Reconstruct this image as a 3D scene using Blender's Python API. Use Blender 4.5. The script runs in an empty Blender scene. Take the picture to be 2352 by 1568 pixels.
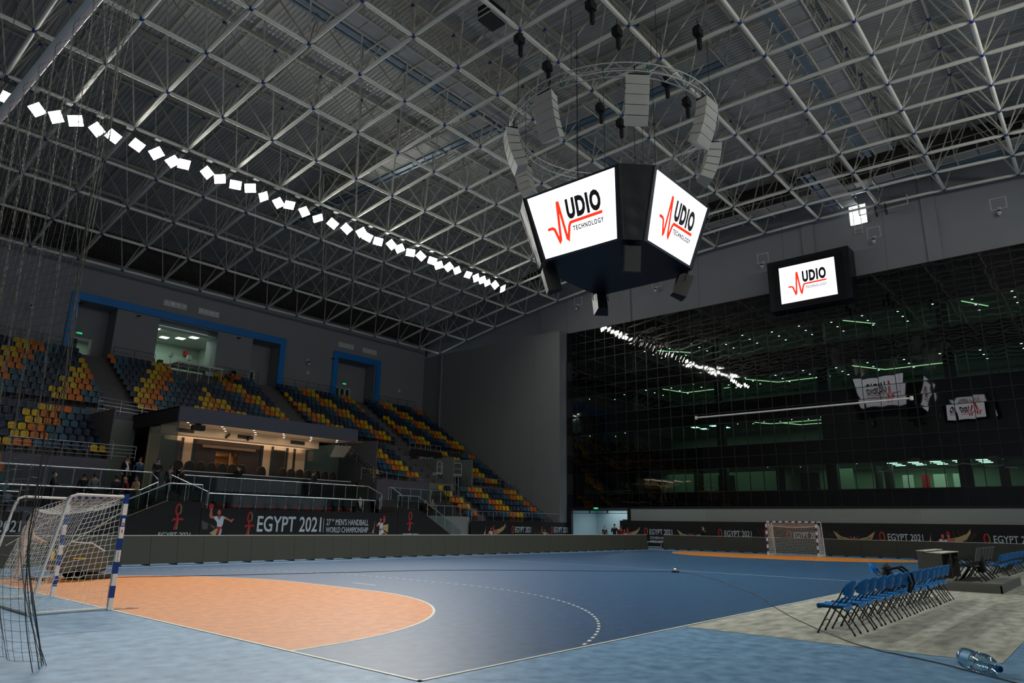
import bpy, bmesh, math, random
from mathutils import Vector, Matrix
RND = random.Random(11)
SC = bpy.context.scene
COL = SC.collection
PI = math.pi

# ---------------------------------------------------------------- camera, world, exposure
CAM_ROWS = ((0.65042284, -0.75941082, 0.01566307), (0.20317068, 0.1540688, -0.96694595), (0.73189603, 0.63210601, 0.25449988))
cd = bpy.data.cameras.new('camera'); cam = bpy.data.objects.new('camera', cd); COL.objects.link(cam)
r, d, f = (Vector(v) for v in CAM_ROWS)
cam.matrix_world = Matrix(((r.x, -d.x, -f.x, -5.506), (r.y, -d.y, -f.y, -15.9825), (r.z, -d.z, -f.z, 1.646), (0, 0, 0, 1)))
cd.sensor_width = 36.0
cd.lens = 1590.79 / 2352 * 36
cd.clip_start = 0.05; cd.clip_end = 400
SC.camera = cam
CAMP = Vector((-5.506, -15.9825, 1.646)); CF = f; CR = r; CD = d
w = bpy.data.worlds.new('hall_world'); SC.world = w; w.use_nodes = True
w.node_tree.nodes['Background'].inputs[0].default_value = (0.75, 0.9, 1.0, 1)
w.node_tree.nodes['Background'].inputs[1].default_value = 0.6      # daylight outside; only enters through the high window
SC.view_settings.view_transform = 'Standard'
SC.view_settings.look = 'None'
SC.view_settings.exposure = 0.0
SC.view_settings.gamma = 1.0
SC.view_settings.use_curve_mapping = False
LAMP_W = 1050.0          # one floodlight
LAMP_AIM = 1.0

# ---------------------------------------------------------------- mesh helpers
def s2l(c):
    c = c / 255.0
    return c / 12.92 if c <= 0.04045 else ((c + 0.055) / 1.055) ** 2.4
def rgb(t): return (s2l(t[0]), s2l(t[1]), s2l(t[2]), 1)

class MB:
    def __init__(s): s.v = []; s.f = []; s.m = []
    def add(s, vs, fs, mi=0):
        o = len(s.v); s.v += [tuple(p) for p in vs]
        s.f += [tuple(i + o for i in q) for q in fs]; s.m += [mi] * len(fs); return s
    def box(s, x0, x1, y0, y1, z0, z1, mi=0):
        return s.add([(x0,y0,z0),(x1,y0,z0),(x1,y1,z0),(x0,y1,z0),(x0,y0,z1),(x1,y0,z1),(x1,y1,z1),(x0,y1,z1)],
                     [(0,3,2,1),(4,5,6,7),(0,1,5,4),(1,2,6,5),(2,3,7,6),(3,0,4,7)], mi)
    def obox(s, M, sx, sy, sz, mi=0):
        vs = [M @ Vector((x*sx/2, y*sy/2, z*sz/2)) for x, y, z in ((-1,-1,-1),(1,-1,-1),(1,1,-1),(-1,1,-1),(-1,-1,1),(1,-1,1),(1,1,1),(-1,1,1))]
        return s.add(vs, [(0,3,2,1),(4,5,6,7),(0,1,5,4),(1,2,6,5),(2,3,7,6),(3,0,4,7)], mi)
    def quad(s, a, b, c, d, mi=0): return s.add([a,b,c,d], [(0,1,2,3)], mi)
    def tube(s, a, b, r, n=8, mi=0, r2=None, cap=True):
        a = Vector(a); b = Vector(b); d = b - a
        if d.length < 1e-6: return s
        d.normalize(); u = d.orthogonal().normalized(); w = d.cross(u); r2 = r if r2 is None else r2
        vs = []
        for p, q in ((a, r), (b, r2)):
            for k in range(n):
                t = 2*PI*k/n; vs.append(p + (u*math.cos(t) + w*math.sin(t))*q)
        fs = [(k, (k+1) % n, n+(k+1) % n, n+k) for k in range(n)]
        if cap: fs += [tuple(range(n-1, -1, -1)), tuple(range(n, 2*n))]
        return s.add(vs, fs, mi)
    def path(s, pts, r, n=6, mi=0, closed=False, flat=None):
        pts = [Vector(p) for p in pts]; N = len(pts); vs = []; up = None
        for i, p in enumerate(pts):
            if closed: t = pts[(i+1) % N] - pts[i-1]
            else: t = pts[min(i+1, N-1)] - pts[max(i-1, 0)]
            t.normalize()
            if up is None: up = t.orthogonal().normalized()
            up = (up - t*up.dot(t)); up = up.normalized() if up.length > 1e-5 else t.orthogonal().normalized()
            w = t.cross(up); rr = r[i] if isinstance(r, (list, tuple)) else r
            for k in range(n):
                a = 2*PI*k/n; vs.append(p + (up*math.cos(a) + w*math.sin(a))*rr)
        fs = []
        for i in range(N if closed else N-1):
            j = (i+1) % N
            for k in range(n): fs.append((i*n+k, i*n+(k+1) % n, j*n+(k+1) % n, j*n+k))
        if not closed: fs += [tuple(range(n-1, -1, -1)), tuple(range((N-1)*n, N*n))]
        return s.add(vs, fs, mi)
    def prism(s, poly, M, d0, d1, mi=0):
        """polygon in local xy extruded from z=d0 to d1, through matrix M"""
        n = len(poly)
        vs = [M @ Vector((x, y, d0)) for x, y in poly] + [M @ Vector((x, y, d1)) for x, y in poly]
        fs = [tuple(range(n-1, -1, -1)), tuple(range(n, 2*n))] + [(k, (k+1) % n, n+(k+1) % n, n+k) for k in range(n)]
        return s.add(vs, fs, mi)
    def lathe(s, prof, M=None, n=12, mi=0):
        M = M or Matrix(); vs = []; L = len(prof)
        for (rr, z) in prof:
            for k in range(n):
                a = 2*PI*k/n; vs.append(M @ Vector((rr*math.cos(a), rr*math.sin(a), z)))
        fs = [(i*n+k, i*n+(k+1) % n, (i+1)*n+(k+1) % n, (i+1)*n+k) for i in range(L-1) for k in range(n)]
        if prof[0][0] > 1e-5: fs.append(tuple(range(n-1, -1, -1)))
        if prof[-1][0] > 1e-5: fs.append(tuple(range((L-1)*n, L*n)))
        return s.add(vs, fs, mi)
    def ball(s, c, r, n=8, m=5, mi=0, sc=(1,1,1), M=None):
        prof = [(max(1e-6, math.sin(PI*i/m)), -math.cos(PI*i/m)) for i in range(m+1)]
        X = Matrix.Translation(Vector(c)) @ (M or Matrix()) @ Matrix.Diagonal((r*sc[0], r*sc[1], r*sc[2], 1))
        return s.lathe(prof, X, n, mi)
    def grid(s, fn, nu, nv, mi=0):
        vs = [fn(i/nu, j/nv) for j in range(nv+1) for i in range(nu+1)]
        fs = [(j*(nu+1)+i, j*(nu+1)+i+1, (j+1)*(nu+1)+i+1, (j+1)*(nu+1)+i) for j in range(nv) for i in range(nu)]
        return s.add(vs, fs, mi)
    def mesh(s, name, mats, smooth=False):
        me = bpy.data.meshes.new(name); me.from_pydata(s.v, [], s.f)
        if not isinstance(mats, (list, tuple)): mats = [mats]
        for m in mats: me.materials.append(m)
        if len(mats) > 1: me.polygons.foreach_set('material_index', s.m)
        if smooth: me.polygons.foreach_set('use_smooth', [True]*len(me.polygons))
        me.update(); return me
    def build(s, name, mats, parent=None, smooth=False):
        return put(name, s.mesh(name, mats, smooth), parent)

def put(name, me, parent=None, M=None):
    o = bpy.data.objects.new(name, me); COL.objects.link(o)
    if M is not None: o.matrix_world = M
    if parent is not None:
        o.parent = parent
        o.matrix_parent_inverse = ROOTINV.get(parent.name, Matrix())
    return o
ROOTINV = {}
def tag(o, label, cat, group=None):
    o['label'] = label; o['category'] = cat
    if group: o['group'] = group
    return o
def thing(name, label, cat, loc=(0,0,0), rz=0, group=None, local=False):
    """Empty at a thing's base. local=False: its parts are given in world coordinates."""
    o = bpy.data.objects.new(name, None); COL.objects.link(o); o.empty_display_size = 0.1
    o.location = loc; o.rotation_euler = (0, 0, rz)
    if not local:
        ROOTINV[o.name] = (Matrix.Translation(Vector(loc)) @ Matrix.Rotation(rz, 4, 'Z')).inverted()
    return tag(o, label, cat, group)
def struct(o): o['kind'] = 'structure'; return o
def stuff(o): o['kind'] = 'stuff'; return o
def kids(o): return [c for c in COL.objects if c.parent == o]
def dup(src, children, loc, rz, label, group=None):
    """copy of a thing made with local=True, with copies of its parts; children: list of (part, [subparts])"""
    c = src.copy(); COL.objects.link(c); c.location = loc; c.rotation_euler = (0, 0, rz); c['label'] = label
    if group: c['group'] = group
    for p, subs in children:
        q = p.copy(); COL.objects.link(q); q.parent = c
        for sb in subs:
            t = sb.copy(); COL.objects.link(t); t.parent = q
    return c
ORD = ['zeroth','first','second','third','fourth','fifth','sixth','seventh','eighth','ninth','tenth','eleventh','twelfth','thirteenth','fourteenth','fifteenth','sixteenth','seventeenth','eighteenth','nineteenth','twentieth','twenty-first','twenty-second','twenty-third','twenty-fourth','twenty-fifth','twenty-sixth','twenty-seventh','twenty-eighth','twenty-ninth','thirtieth']
def nth(k):
    if k < len(ORD): return ORD[k]
    tens = {3:'thirty',4:'forty',5:'fifty'}[k//10]
    return tens + ('-' + ORD[k % 10] if k % 10 else 'th')
def depth_of(p): return (Vector(p) - CAMP).dot(CF)
def in_view(p, m=0.0):
    q = Vector(p) - CAMP; z = q.dot(CF)
    if z < 0.3: return False
    u = 1176 + 1590.79*q.dot(CR)/z; v = 784 + 1590.79*q.dot(CD)/z
    return -m < u < 2352+m and -m < v < 1568+m

def text_mesh(name, txt, x0, y0, wd, ht, M, d0, d1, mat, bold=0.0, shear=0.0, sp=1.0):
    cu = bpy.data.curves.new('txt', 'FONT'); cu.body = txt; cu.resolution_u = 3; cu.offset = bold; cu.shear = shear; cu.extrude = 0.5; cu.space_character = sp
    ob = bpy.data.objects.new('txt', cu); me = bpy.data.meshes.new_from_object(ob)
    bpy.data.objects.remove(ob); bpy.data.curves.remove(cu)
    xs = [v.co.x for v in me.vertices]; ys = [v.co.y for v in me.vertices]
    ax, bx, ay, by = min(xs), max(xs), min(ys), max(ys)
    for v in me.vertices:
        v.co = M @ Vector((x0 + (v.co.x-ax)/(bx-ax)*wd, y0 + (v.co.y-ay)/(by-ay)*ht, d0 if v.co.z < 0 else d1))
    me.materials.clear(); me.materials.append(mat); me.name = name
    return me
def frame(o, u, v):
    """matrix whose local x runs along u, y along v, z out of the face"""
    u = Vector(u).normalized(); v = Vector(v).normalized(); n = u.cross(v)
    return Matrix(((u.x, v.x, n.x, o[0]), (u.y, v.y, n.y, o[1]), (u.z, v.z, n.z, o[2]), (0,0,0,1)))

# ---------------------------------------------------------------- materials
def mat(name, col, rough=0.6, metal=0.0, spec=0.5, noise=0.0, nscale=8.0, bump=0.0, bscale=40.0, emit=None, es=0.0, stretch=(1,1,1), coord='Object', col2=None, detail=4.0):
    m = bpy.data.materials.new(name); m.use_nodes = True; nt = m.node_tree; b = nt.nodes['Principled BSDF']
    c = rgb(col)
    b.inputs['Base Color'].default_value = c; b.inputs['Roughness'].default_value = rough; b.inputs['Metallic'].default_value = metal
    b.inputs['Specular IOR Level'].default_value = spec
    if noise > 0 or bump > 0 or col2:
        tc = nt.nodes.new('ShaderNodeTexCoord'); mp = nt.nodes.new('ShaderNodeMapping'); mp.inputs['Scale'].default_value = stretch
        nt.links.new(tc.outputs[coord], mp.inputs[0])
    if noise > 0 or col2:
        n = nt.nodes.new('ShaderNodeTexNoise'); n.inputs['Scale'].default_value = nscale; n.inputs['Detail'].default_value = detail
        nt.links.new(mp.outputs[0], n.inputs['Vector'])
        cr = nt.nodes.new('ShaderNodeValToRGB')
        cr.color_ramp.elements[0].position = 0.3; cr.color_ramp.elements[1].position = 0.72
        k0 = 1-noise; k1 = 1+noise
        cr.color_ramp.elements[0].color = tuple(min(1, c[i]*k0) for i in range(3)) + (1,)
        c1 = rgb(col2) if col2 else c
        cr.color_ramp.elements[1].color = tuple(min(1, c1[i]*k1) for i in range(3)) + (1,)
        nt.links.new(n.outputs['Fac'], cr.inputs[0]); nt.links.new(cr.outputs[0], b.inputs['Base Color'])
    if bump > 0:
        n2 = nt.nodes.new('ShaderNodeTexNoise'); n2.inputs['Scale'].default_value = bscale; n2.inputs['Detail'].default_value = 3
        nt.links.new(mp.outputs[0], n2.inputs['Vector'])
        bp = nt.nodes.new('ShaderNodeBump'); bp.inputs['Strength'].default_value = bump; bp.inputs['Distance'].default_value = 0.02
        nt.links.new(n2.outputs['Fac'], bp.inputs['Height']); nt.links.new(bp.outputs[0], b.inputs['Normal'])
    if emit:
        b.inputs['Emission Color'].default_value = rgb(emit); b.inputs['Emission Strength'].default_value = es
    return m
def glass_mat(name, tint, refl=0.08, rough=0.02, rmul=1.0):
    """thin sheet glass: tinted see-through plus a Fresnel mirror layer"""
    m = bpy.data.materials.new(name); m.use_nodes = True; nt = m.node_tree; nt.nodes.clear()
    o = nt.nodes.new('ShaderNodeOutputMaterial'); mx = nt.nodes.new('ShaderNodeMixShader'); t = nt.nodes.new('ShaderNodeBsdfTransparent'); g = nt.nodes.new('ShaderNodeBsdfGlossy')
    fr = nt.nodes.new('ShaderNodeFresnel'); fr.inputs['IOR'].default_value = 1.5
    ma = nt.nodes.new('ShaderNodeMath'); ma.operation = 'MULTIPLY_ADD'; ma.inputs[1].default_value = rmul; ma.inputs[2].default_value = refl; ma.use_clamp = True
    t.inputs[0].default_value = rgb(tint); g.inputs['Roughness'].default_value = rough; g.inputs[0].default_value = (1,1,1,1)
    nt.links.new(fr.outputs[0], ma.inputs[0]); nt.links.new(ma.outputs[0], mx.inputs[0])
    nt.links.new(t.outputs[0], mx.inputs[1]); nt.links.new(g.outputs[0], mx.inputs[2]); nt.links.new(mx.outputs[0], o.inputs[0])
    return m
def emis(name, col, st):
    m = bpy.data.materials.new(name); m.use_nodes = True; nt = m.node_tree; nt.nodes.clear()
    o = nt.nodes.new('ShaderNodeOutputMaterial'); e = nt.nodes.new('ShaderNodeEmission'); e.inputs[0].default_value = rgb(col); e.inputs[1].default_value = st
    nt.links.new(e.outputs[0], o.inputs[0]); return m
M = {}
M['white'] = mat('white_paint', (225,225,220), 0.45)
M['line'] = mat('line_tape', (222,226,214), 0.4, noise=0.06, nscale=5)
M['floor_pale'] = mat('pale_blue_sport_vinyl', (92,136,174), 0.44, spec=0.38, noise=0.16, nscale=4.5, stretch=(1,1,1), bump=0.04, bscale=3, col2=(122,162,194), detail=9)
M['floor_dark'] = mat('dark_blue_sport_vinyl', (17,64,104), 0.42, spec=0.8, noise=0.16, nscale=5, bump=0.04, bscale=2.5, col2=(30,82,124), detail=9)
M['floor_orange'] = mat('orange_sport_vinyl', (212,120,24), 0.44, spec=0.45, noise=0.08, nscale=5, bump=0.04, bscale=3, col2=(224,136,38), detail=9)
M['floor_beige'] = mat('beige_needle_carpet', (150,152,140), 0.8, spec=0.15, noise=0.18, nscale=3.5, stretch=(0.6,1.5,1), col2=(180,181,168), detail=9)
M['wall'] = mat('grey_wall_paint', (140,142,147), 0.75, noise=0.03, nscale=0.6)
M['wall2'] = mat('grey_side_wall_paint', (135,138,138), 0.75, noise=0.03, nscale=0.5)
M['wall_pale'] = mat('pale_grey_base_wall', (150,158,154), 0.7, noise=0.03)
M['blue_frame'] = mat('bright_blue_portal_paint', (0,126,208), 0.5)
M['concrete'] = mat('stand_concrete', (98,94,98), 0.85, noise=0.12, nscale=3)
M['tier_wall'] = mat('violet_grey_tier_wall', (98,96,110), 0.8, noise=0.06, nscale=2)
M['black'] = mat('matt_black', (16,16,18), 0.6)
M['black_gloss'] = mat('satin_black', (14,15,18), 0.3)
M['led'] = mat('led_board_face', (62,63,54), 0.5, spec=0.35, noise=0.10, nscale=90, detail=1, bump=0.15, bscale=300)
M['led_cap'] = mat('pale_led_top_cap', (205,205,190), 0.5)
M['steel_tube'] = mat('pale_grey_tube_paint', (232,230,218), 0.42, spec=0.5)
M['steel_web'] = mat('grey_web_tube_paint', (196,192,180), 0.45)
M['node'] = mat('blue_node_paint', (18,62,140), 0.4)
M['deck'] = mat('corrugated_roof_deck', (188,188,184), 0.5, metal=0.1, noise=0.08, nscale=0.5)
M['clad'] = mat('brown_grey_eaves_cladding', (78,74,68), 0.7, noise=0.15, nscale=2)
M['steel'] = mat('brushed_stainless', (200,205,208), 0.28, metal=0.9)
M['alu'] = mat('aluminium', (214,216,214), 0.4, metal=0.25)
M['dark_metal'] = mat('charcoal_tube', (66,66,62), 0.5, metal=0.3)
M['rail_glass'] = glass_mat('balustrade_glass', (205,222,216), 0.0, 0.03, 0.7)
M['duct'] = mat('blue_grey_duct', (120,142,160), 0.45, metal=0.3)
M['grate'] = mat('catwalk_plate', (170,170,166), 0.6, noise=0.1, nscale=2)
M['fix_body'] = mat('floodlight_housing', (150,152,150), 0.4, metal=0.5)
M['fix_on'] = emis('floodlight_led', (255,255,246), 46.0)
M['box_white'] = mat('white_ballast_box', (205,208,205), 0.5)
SEATC = {'yellow': (200,164,4), 'orange': (198,104,12), 'teal': (32,84,106), 'navy': (10,38,68), 'slate': (22,42,70)}
for k, c in SEATC.items(): M['seat_'+k] = mat(k + '_seat_plastic', c, 0.4, noise=0.06, nscale=6)
M['red'] = mat('poster_red', (188,24,34), 0.55); M['gold'] = mat('poster_gold', (150,118,66), 0.55); M['gold2'] = mat('poster_pale_gold', (196,168,118), 0.55)
M['skinp'] = mat('poster_skin', (200,108,92), 0.55); M['pwhite'] = mat('poster_white', (214,222,228), 0.55); M['pgrey'] = mat('poster_grey', (92,80,76), 0.6); M['pteal'] = mat('poster_teal', (90,150,160), 0.6)
M['banner'] = mat('black_banner_cloth', (17,15,18), 0.7, noise=0.1, nscale=1)
M['blue_stripe'] = mat('post_blue', (14,62,136), 0.35); M['white_stripe'] = mat('post_white', (232,228,222), 0.35)
M['net_white'] = mat('white_net_cord', (228,230,222), 0.8); M['net_black'] = mat('black_net_cord', (22,20,18), 0.8); M['net_near'] = mat('glint_lightened_net_cord', (74,70,60), 0.5, spec=0.6)  # near net: dark cord lightened in colour to stand for lamp glints
M['chair_blue'] = mat('bright_blue_chair_plastic', (4,124,206), 0.42, spec=0.35, noise=0.04, nscale=5)

# ---------------------------------------------------------------- lights: two rows of roof floodlights (the lamps' bodies are built further down)
FLOOD_X = [0.87,2.1,2.95,3.81,4.84,5.66,6.89,7.94,8.87,9.5,10.88,11.69,12.69,13.65,14.59,15.65,16.44,17.56,18.63,19.83,20.99,22.27,22.82,23.79,25.04,25.84,26.92,27.98,29.19,29.89,30.99,31.95,33.25,34.23,34.98,35.62,36.61,37.64]
FLOOD_Z = [21.44,21.44,21.45,21.65,21.63,21.61,21.64,21.61,21.5,21.6,21.64,21.56,21.57,21.73,21.51,21.48,21.63,21.57,21.48,21.52,21.54,21.7,21.53,21.51,21.66,21.62,21.62,21.68,21.65,21.49,21.68,21.67,21.66,21.66,21.69,21.61,21.7,21.64]
LAMPDATA = None
def flood_spot(x, y, z, tx, ty, power, size=math.radians(62)):
    global LAMPDATA
    key = 'far' if y > 0 else 'near'
    if LAMPDATA is None: LAMPDATA = {}
    if key not in LAMPDATA:
        l = bpy.data.lights.new('flood_beam', 'SPOT'); l.energy = power; l.spot_size = size; l.spot_blend = 0.75; l.shadow_soft_size = 0.35; l.color = (1.0, 0.985, 0.94)
        LAMPDATA[key] = l
    o = bpy.data.objects.new('flood_beam', LAMPDATA[key]); COL.objects.link(o)
    o.location = (x, y, z); dr = Vector((tx-x, ty-y, -z)).normalized(); o.rotation_euler = dr.to_track_quat('-Z', 'Y').to_euler()
    return o
LR = random.Random(5); FLOOD_AIM = []
for i, x in enumerate(FLOOD_X):
    tx = x + LR.uniform(-9, 7); ty = LR.uniform(-9, 6)
    if i == 3 or 19 <= i <= 30: tx, ty = 0.25*x - 3 + LR.uniform(-2, 2), -11 + LR.uniform(-2, 3)   # the ones turned towards the near corner
    FLOOD_AIM.append((tx, ty))
    flood_spot(x, 22.45, FLOOD_Z[i]-0.35, tx, ty, LAMP_W)
for i, x in enumerate(FLOOD_X):
    flood_spot(x + 1.0, -20.3, FLOOD_Z[i]-0.2, x + LR.uniform(-7, 7), LR.uniform(-4, 5), LAMP_W*0.85, math.radians(54))
# ================================================================ FLOOR
fl = struct(MB().box(-26, 56, -42, 44, -0.3, 0.0).build('floor', M['floor_pale']))
def flat(name, polys, z, m, parent=fl):
    b = MB()
    for p in polys:
        n = len(p); b.add([(x, y, z) for x, y in p], [tuple(range(n))])
    return b.build(name, m, parent)
flat('court_surface', [[(0,-10),(40,-10),(40,10),(0,10)]], 0.002, M['floor_dark'])
def dpoly(r, x0, s, n=28):
    pts = [(x0, -1.5-r)]
    pts += [(x0 + s*r*math.sin(PI/2*k/n), -1.5 - r*math.cos(PI/2*k/n)) for k in range(1, n+1)]
    pts += [(x0 + s*r*math.cos(PI/2*k/n), 1.5 + r*math.sin(PI/2*k/n)) for k in range(0, n+1)]
    return pts
for x0, s in ((0, 1), (40, -1)):
    P6 = dpoly(5.95, x0, s); P6 = P6 if s > 0 else P6[::-1]
    flat('goal_area', [P6], 0.004, M['floor_orange'])
    a, b_ = dpoly(5.95, x0, s), dpoly(6.0, x0, s)
    flat('goal_area_line', [([a[i], b_[i], b_[i+1], a[i+1]] if s > 0 else [a[i], a[i+1], b_[i+1], b_[i]]) for i in range(len(a)-1)], 0.005, M['line'])
    # dashed nine metre line: 15 cm dashes, 15 cm gaps, as far as the side lines
    a, b_ = dpoly(8.95, x0, s, 90), dpoly(9.0, x0, s, 90)
    dash = []; acc = 0.0
    for i in range(len(a)-1):
        seg = math.dist(b_[i], b_[i+1]); nsub = max(1, int(round(seg/0.155)))
        for q in range(nsub):
            t0, t1 = q/nsub, (q+1)/nsub
            L = lambda P, t: (P[i][0]+(P[i+1][0]-P[i][0])*t, P[i][1]+(P[i+1][1]-P[i][1])*t)
            acc += 1
            if acc % 2: continue
            c = [L(a, t0), L(b_, t0), L(b_, t1), L(a, t1)]
            if all(abs(p[1]) < 9.97 for p in c): dash.append(c if s > 0 else c[::-1])
    flat('free_throw_line', dash, 0.005, M['line'])
    xm = x0 + s*7
    flat('penalty_line', [[(xm-0.025,-0.5),(xm+0.025,-0.5),(xm+0.025,0.5),(xm-0.025,0.5)]], 0.005, M['line'])
def ln(name, x0, x1, y0, y1): flat(name, [[(x0,y0),(x1,y0),(x1,y1),(x0,y1)]], 0.006, M['line'])
ln('side_line', 0, 40, -10.0, -9.95); ln('side_line', 0, 40, 9.95, 10.0)
ln('end_line', 0, 0.05, -10, 10); ln('end_line', 39.95, 40, -10, 10); ln('centre_line', 19.975, 20.025, -9.95, 9.95)
flat('bench_carpet', [[(6.0,-14.5),(36,-14.5),(36,-10.02),(6.0,-10.02)]], 0.004, M['floor_beige'])

# ================================================================ WALLS
YB = 40.0; XE = 44.6; XG = 45.6; XU = 46.4
def bx(name, x0, x1, y0, y1, z0, z1, m, parent=None, st=True):
    o = MB().box(x0, x1, y0, y1, z0, z1).build(name, m, parent)
    if parent is None and st: struct(o)
    return o
b = MB()
TOP = 20.5
# back wall with its recesses: (x0,x1,z0,z1) solid pieces in front of deeper recess walls
holes = [(10.5, 13.15, 17.1), (16.3, 21.15, 17.02), (24.35, 27.0, 17.1), (33.4, 37.9, 17.1)]
xx = -14.0
for x0, x1, zt in holes:
    b.box(xx, x0, YB, YB+1.9, 0, TOP); b.box(x0, x1, YB, YB+1.9, zt, TOP); b.box(x0, x1, YB, YB+1.9, 0, 12.9); xx = x1
b.box(xx, XE, YB, YB+1.9, 0, TOP)
for x in (9.2, 17.5, 25.5, 33.8, 41.5): b.box(x, x+0.55, YB-0.12, YB+0.3, TOP-0.35, TOP+0.05)
wb = struct(b.build('wall_back', M['wall']))
# recess rear walls with door openings
def recess(x0, x1, doors, depth=1.6):
    r = MB(); yy = YB+depth; xq = x0
    for d0, d1, zt in doors:
        r.box(xq, d0, yy, yy+0.15, 12.9, 17.1); r.box(d0, d1, yy, yy+0.15, zt, 17.1); xq = d1
    r.box(xq, x1, yy, yy+0.15, 12.9, 17.1)
    return r.build('recess_wall', M['wall'], wb)
recess(10.5, 13.15, [(10.75, 12.2, 14.6)]); recess(24.35, 27.0, [(24.6, 25.75, 14.6)]); recess(33.4, 37.9, [(33.7, 36.2, 14.6)])
# end wall beside the stand, its return, the high wall above the glass, unseen walls
bx('wall_side', XE, XE+0.6, 21.45, YB+2, 0, 19.2, M['wall2'])
b = MB().box(XE-0.06, XE+0.1, 24.35, 24.42, 3.0, 19.25).box(XE-0.22, XE-0.02, 37.05, 37.25, 11.2, 19.35)
b.build('wall_joint', M['wall2'], COL.objects['wall_side'])
bx('wall_return', XE+0.6, XU, 21.45, 21.75, 0, 19.2, M['wall'])
b = MB().box(XU, XU+0.3, -42, -5.15, 18.9, 29).box(XU, XU+0.3, -3.95, 44, 18.9, 29).box(XU, XU+0.3, -5.15, -3.95, 18.9, 23.25).box(XU, XU+0.3, -5.15, -3.95, 24.75, 29)
for y in (-26.0, -9.0, -0.9, 15.2, 24.6): b.box(XU-0.14, XU, y-0.42, y+0.42, 19.0, 28)
wu = struct(b.build('wall_upper', M['wall']))
for y in (21.9, 31.0): MB().box(XU-0.05, XU, y-0.02, y+0.02, 19.2, 24).build('wall_joint', M['wall'], wu)
bx('wall_left', -14.3, -14.0, -42, 44, 0, 29, M['wall'])
bx('wall_front', -14.3, 47, -42, -41.7, 0, 29, M['wall'])
# ribbed eaves cladding above the back wall and under the roof at the far wall
def ribbed(name, x0, x1, y, z0, z1, step=0.28, along='x'):
    r = MB(); n = int((x1-x0)/step); vs = []
    for k in range(n*4+1):
        t = x0 + (x1-x0)*k/(n*4); o = 0.06 if k % 4 in (1, 2) else 0.0
        for z in (z0, z1): vs.append((t, y-o, z) if along == 'x' else (y-o, t, z))
    return struct(r.add(vs, [(2*i, 2*i+2, 2*i+3, 2*i+1) for i in range(n*4)]).build(name, M['clad']))
ribbed('wall_eaves', -14, 46.4, YB+1.7, 19.8, 24.8)
ribbed('trim_1', -42, 41.6, XU-0.05, 25.6, 28.5, along='y')
bx('trim_2', -14, XE, YB+0.9, YB+1.2, TOP+0.1, TOP+0.3, mat('dark_green_pipe', (40,46,44), 0.5))

# ================================================================ ROOF DECK (a shallow vault) AND SPACE FRAME
def zb(y): return 24.1 - (y+1.5)**2/370.0
NY = 30; ys = [-42 + (YB+2+42)*k/NY for k in range(NY+1)]
step = 0.26; nx = int(61.0/step); prof = []
for k in range(nx):
    x = -14.2 + k*step; prof += [(x, 0), (x+0.15, 0), (x+0.18, 0.06), (x+0.23, 0.06)]
vs = [(x, y, zb(y)+4.45+o) for y in ys for x, o in prof]; N = len(prof)
fs = [(j*N+i, (j+1)*N+i, (j+1)*N+i+1, j*N+i+1) for j in range(NY) for i in range(N-1)]
struct(MB().add(vs, fs).build('ceiling', M['deck']))
bx('ceiling_upper_skin', -14.3, 47, -42, 42, 30.5, 30.8, M['black'])
fr = thing('space_frame', 'white tubular space frame with blue ball nodes carrying the whole arena roof', 'roof frame', (20, 0, 20))
GX = [3.56 + 3*i for i in range(-6, 15)]; GY = [2.05 + 4.07*j for j in range(-10, 10)]
def bn(i, j): y = GY[j]; return Vector((GX[i], y, zb(y)))
TX = [x+1.5 for x in GX[:-1]]; TY = [y+2.035 for y in GY[:-1]]
def tn(i, j): y = TY[j]; return Vector((TX[i], y, zb(y)+3.9))
def tube_mesh(name, ra, rb, tip, m):
    """unit-length tube along z with tapered ends"""
    n = 8; prof = [(ra*0.45, 0.0), (ra*0.5, tip*0.35), (ra, tip), (ra, 1-tip), (ra*0.5, 1-tip*0.35), (ra*0.45, 1.0)]
    return MB().lathe(prof, None, n).mesh(name, m, True)
ch_me = tube_mesh('chord_tube', 0.104, 0, 0.085, M['steel_tube'])
wb_me = tube_mesh('web_tube', 0.043, 0, 0.05, M['steel_web'])
tc_me = tube_mesh('top_chord', 0.036, 0, 0.05, M['steel_web'])
nd_me = MB().ball((0,0,0), 0.12, 8, 5).mesh('ball_node', M['node'], True)
def place_bars(bars, me, name, parent, limit=300):
    bars = [(a, b) for a, b in bars]
    vis = [(depth_of((a+b)/2), a, b) for a, b in bars if in_view((a+b)/2, 60)]
    vis.sort(key=lambda t: t[0]); single = vis[:limit]; sid = {(tuple(a), tuple(b)) for _, a, b in single}
    for _, a, b in single:
        d = b-a; o = bpy.data.objects.new(name, me); COL.objects.link(o); o.parent = parent; o.matrix_parent_inverse = ROOTINV[parent.name]
        o.location = a; o.rotation_mode = 'QUATERNION'; o.rotation_quaternion = d.to_track_quat('Z', 'Y'); o.scale = (1, 1, d.length)
    rest = MB(); vs0 = [v.co.copy() for v in me.vertices]; fs0 = [tuple(p.vertices) for p in me.polygons]
    for a, b in bars:
        if (tuple(a), tuple(b)) in sid: continue
        d = b-a; X = Matrix.Translation(a) @ d.to_track_quat('Z', 'Y').to_matrix().to_4x4() @ Matrix.Diagonal((1, 1, d.length, 1))
        rest.add([X @ v for v in vs0], fs0)
    if rest.v: stuff(rest.build(name + '_rest', me.materials[0], parent, True))
nbx, nby = len(GX), len(GY)
chords = [(bn(i, j), bn(i+1, j)) for j in range(nby) for i in range(nbx-1)] + [(bn(i, j), bn(i, j+1)) for j in range(nby-1) for i in range(nbx)]
webs = []; tops = []
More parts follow.
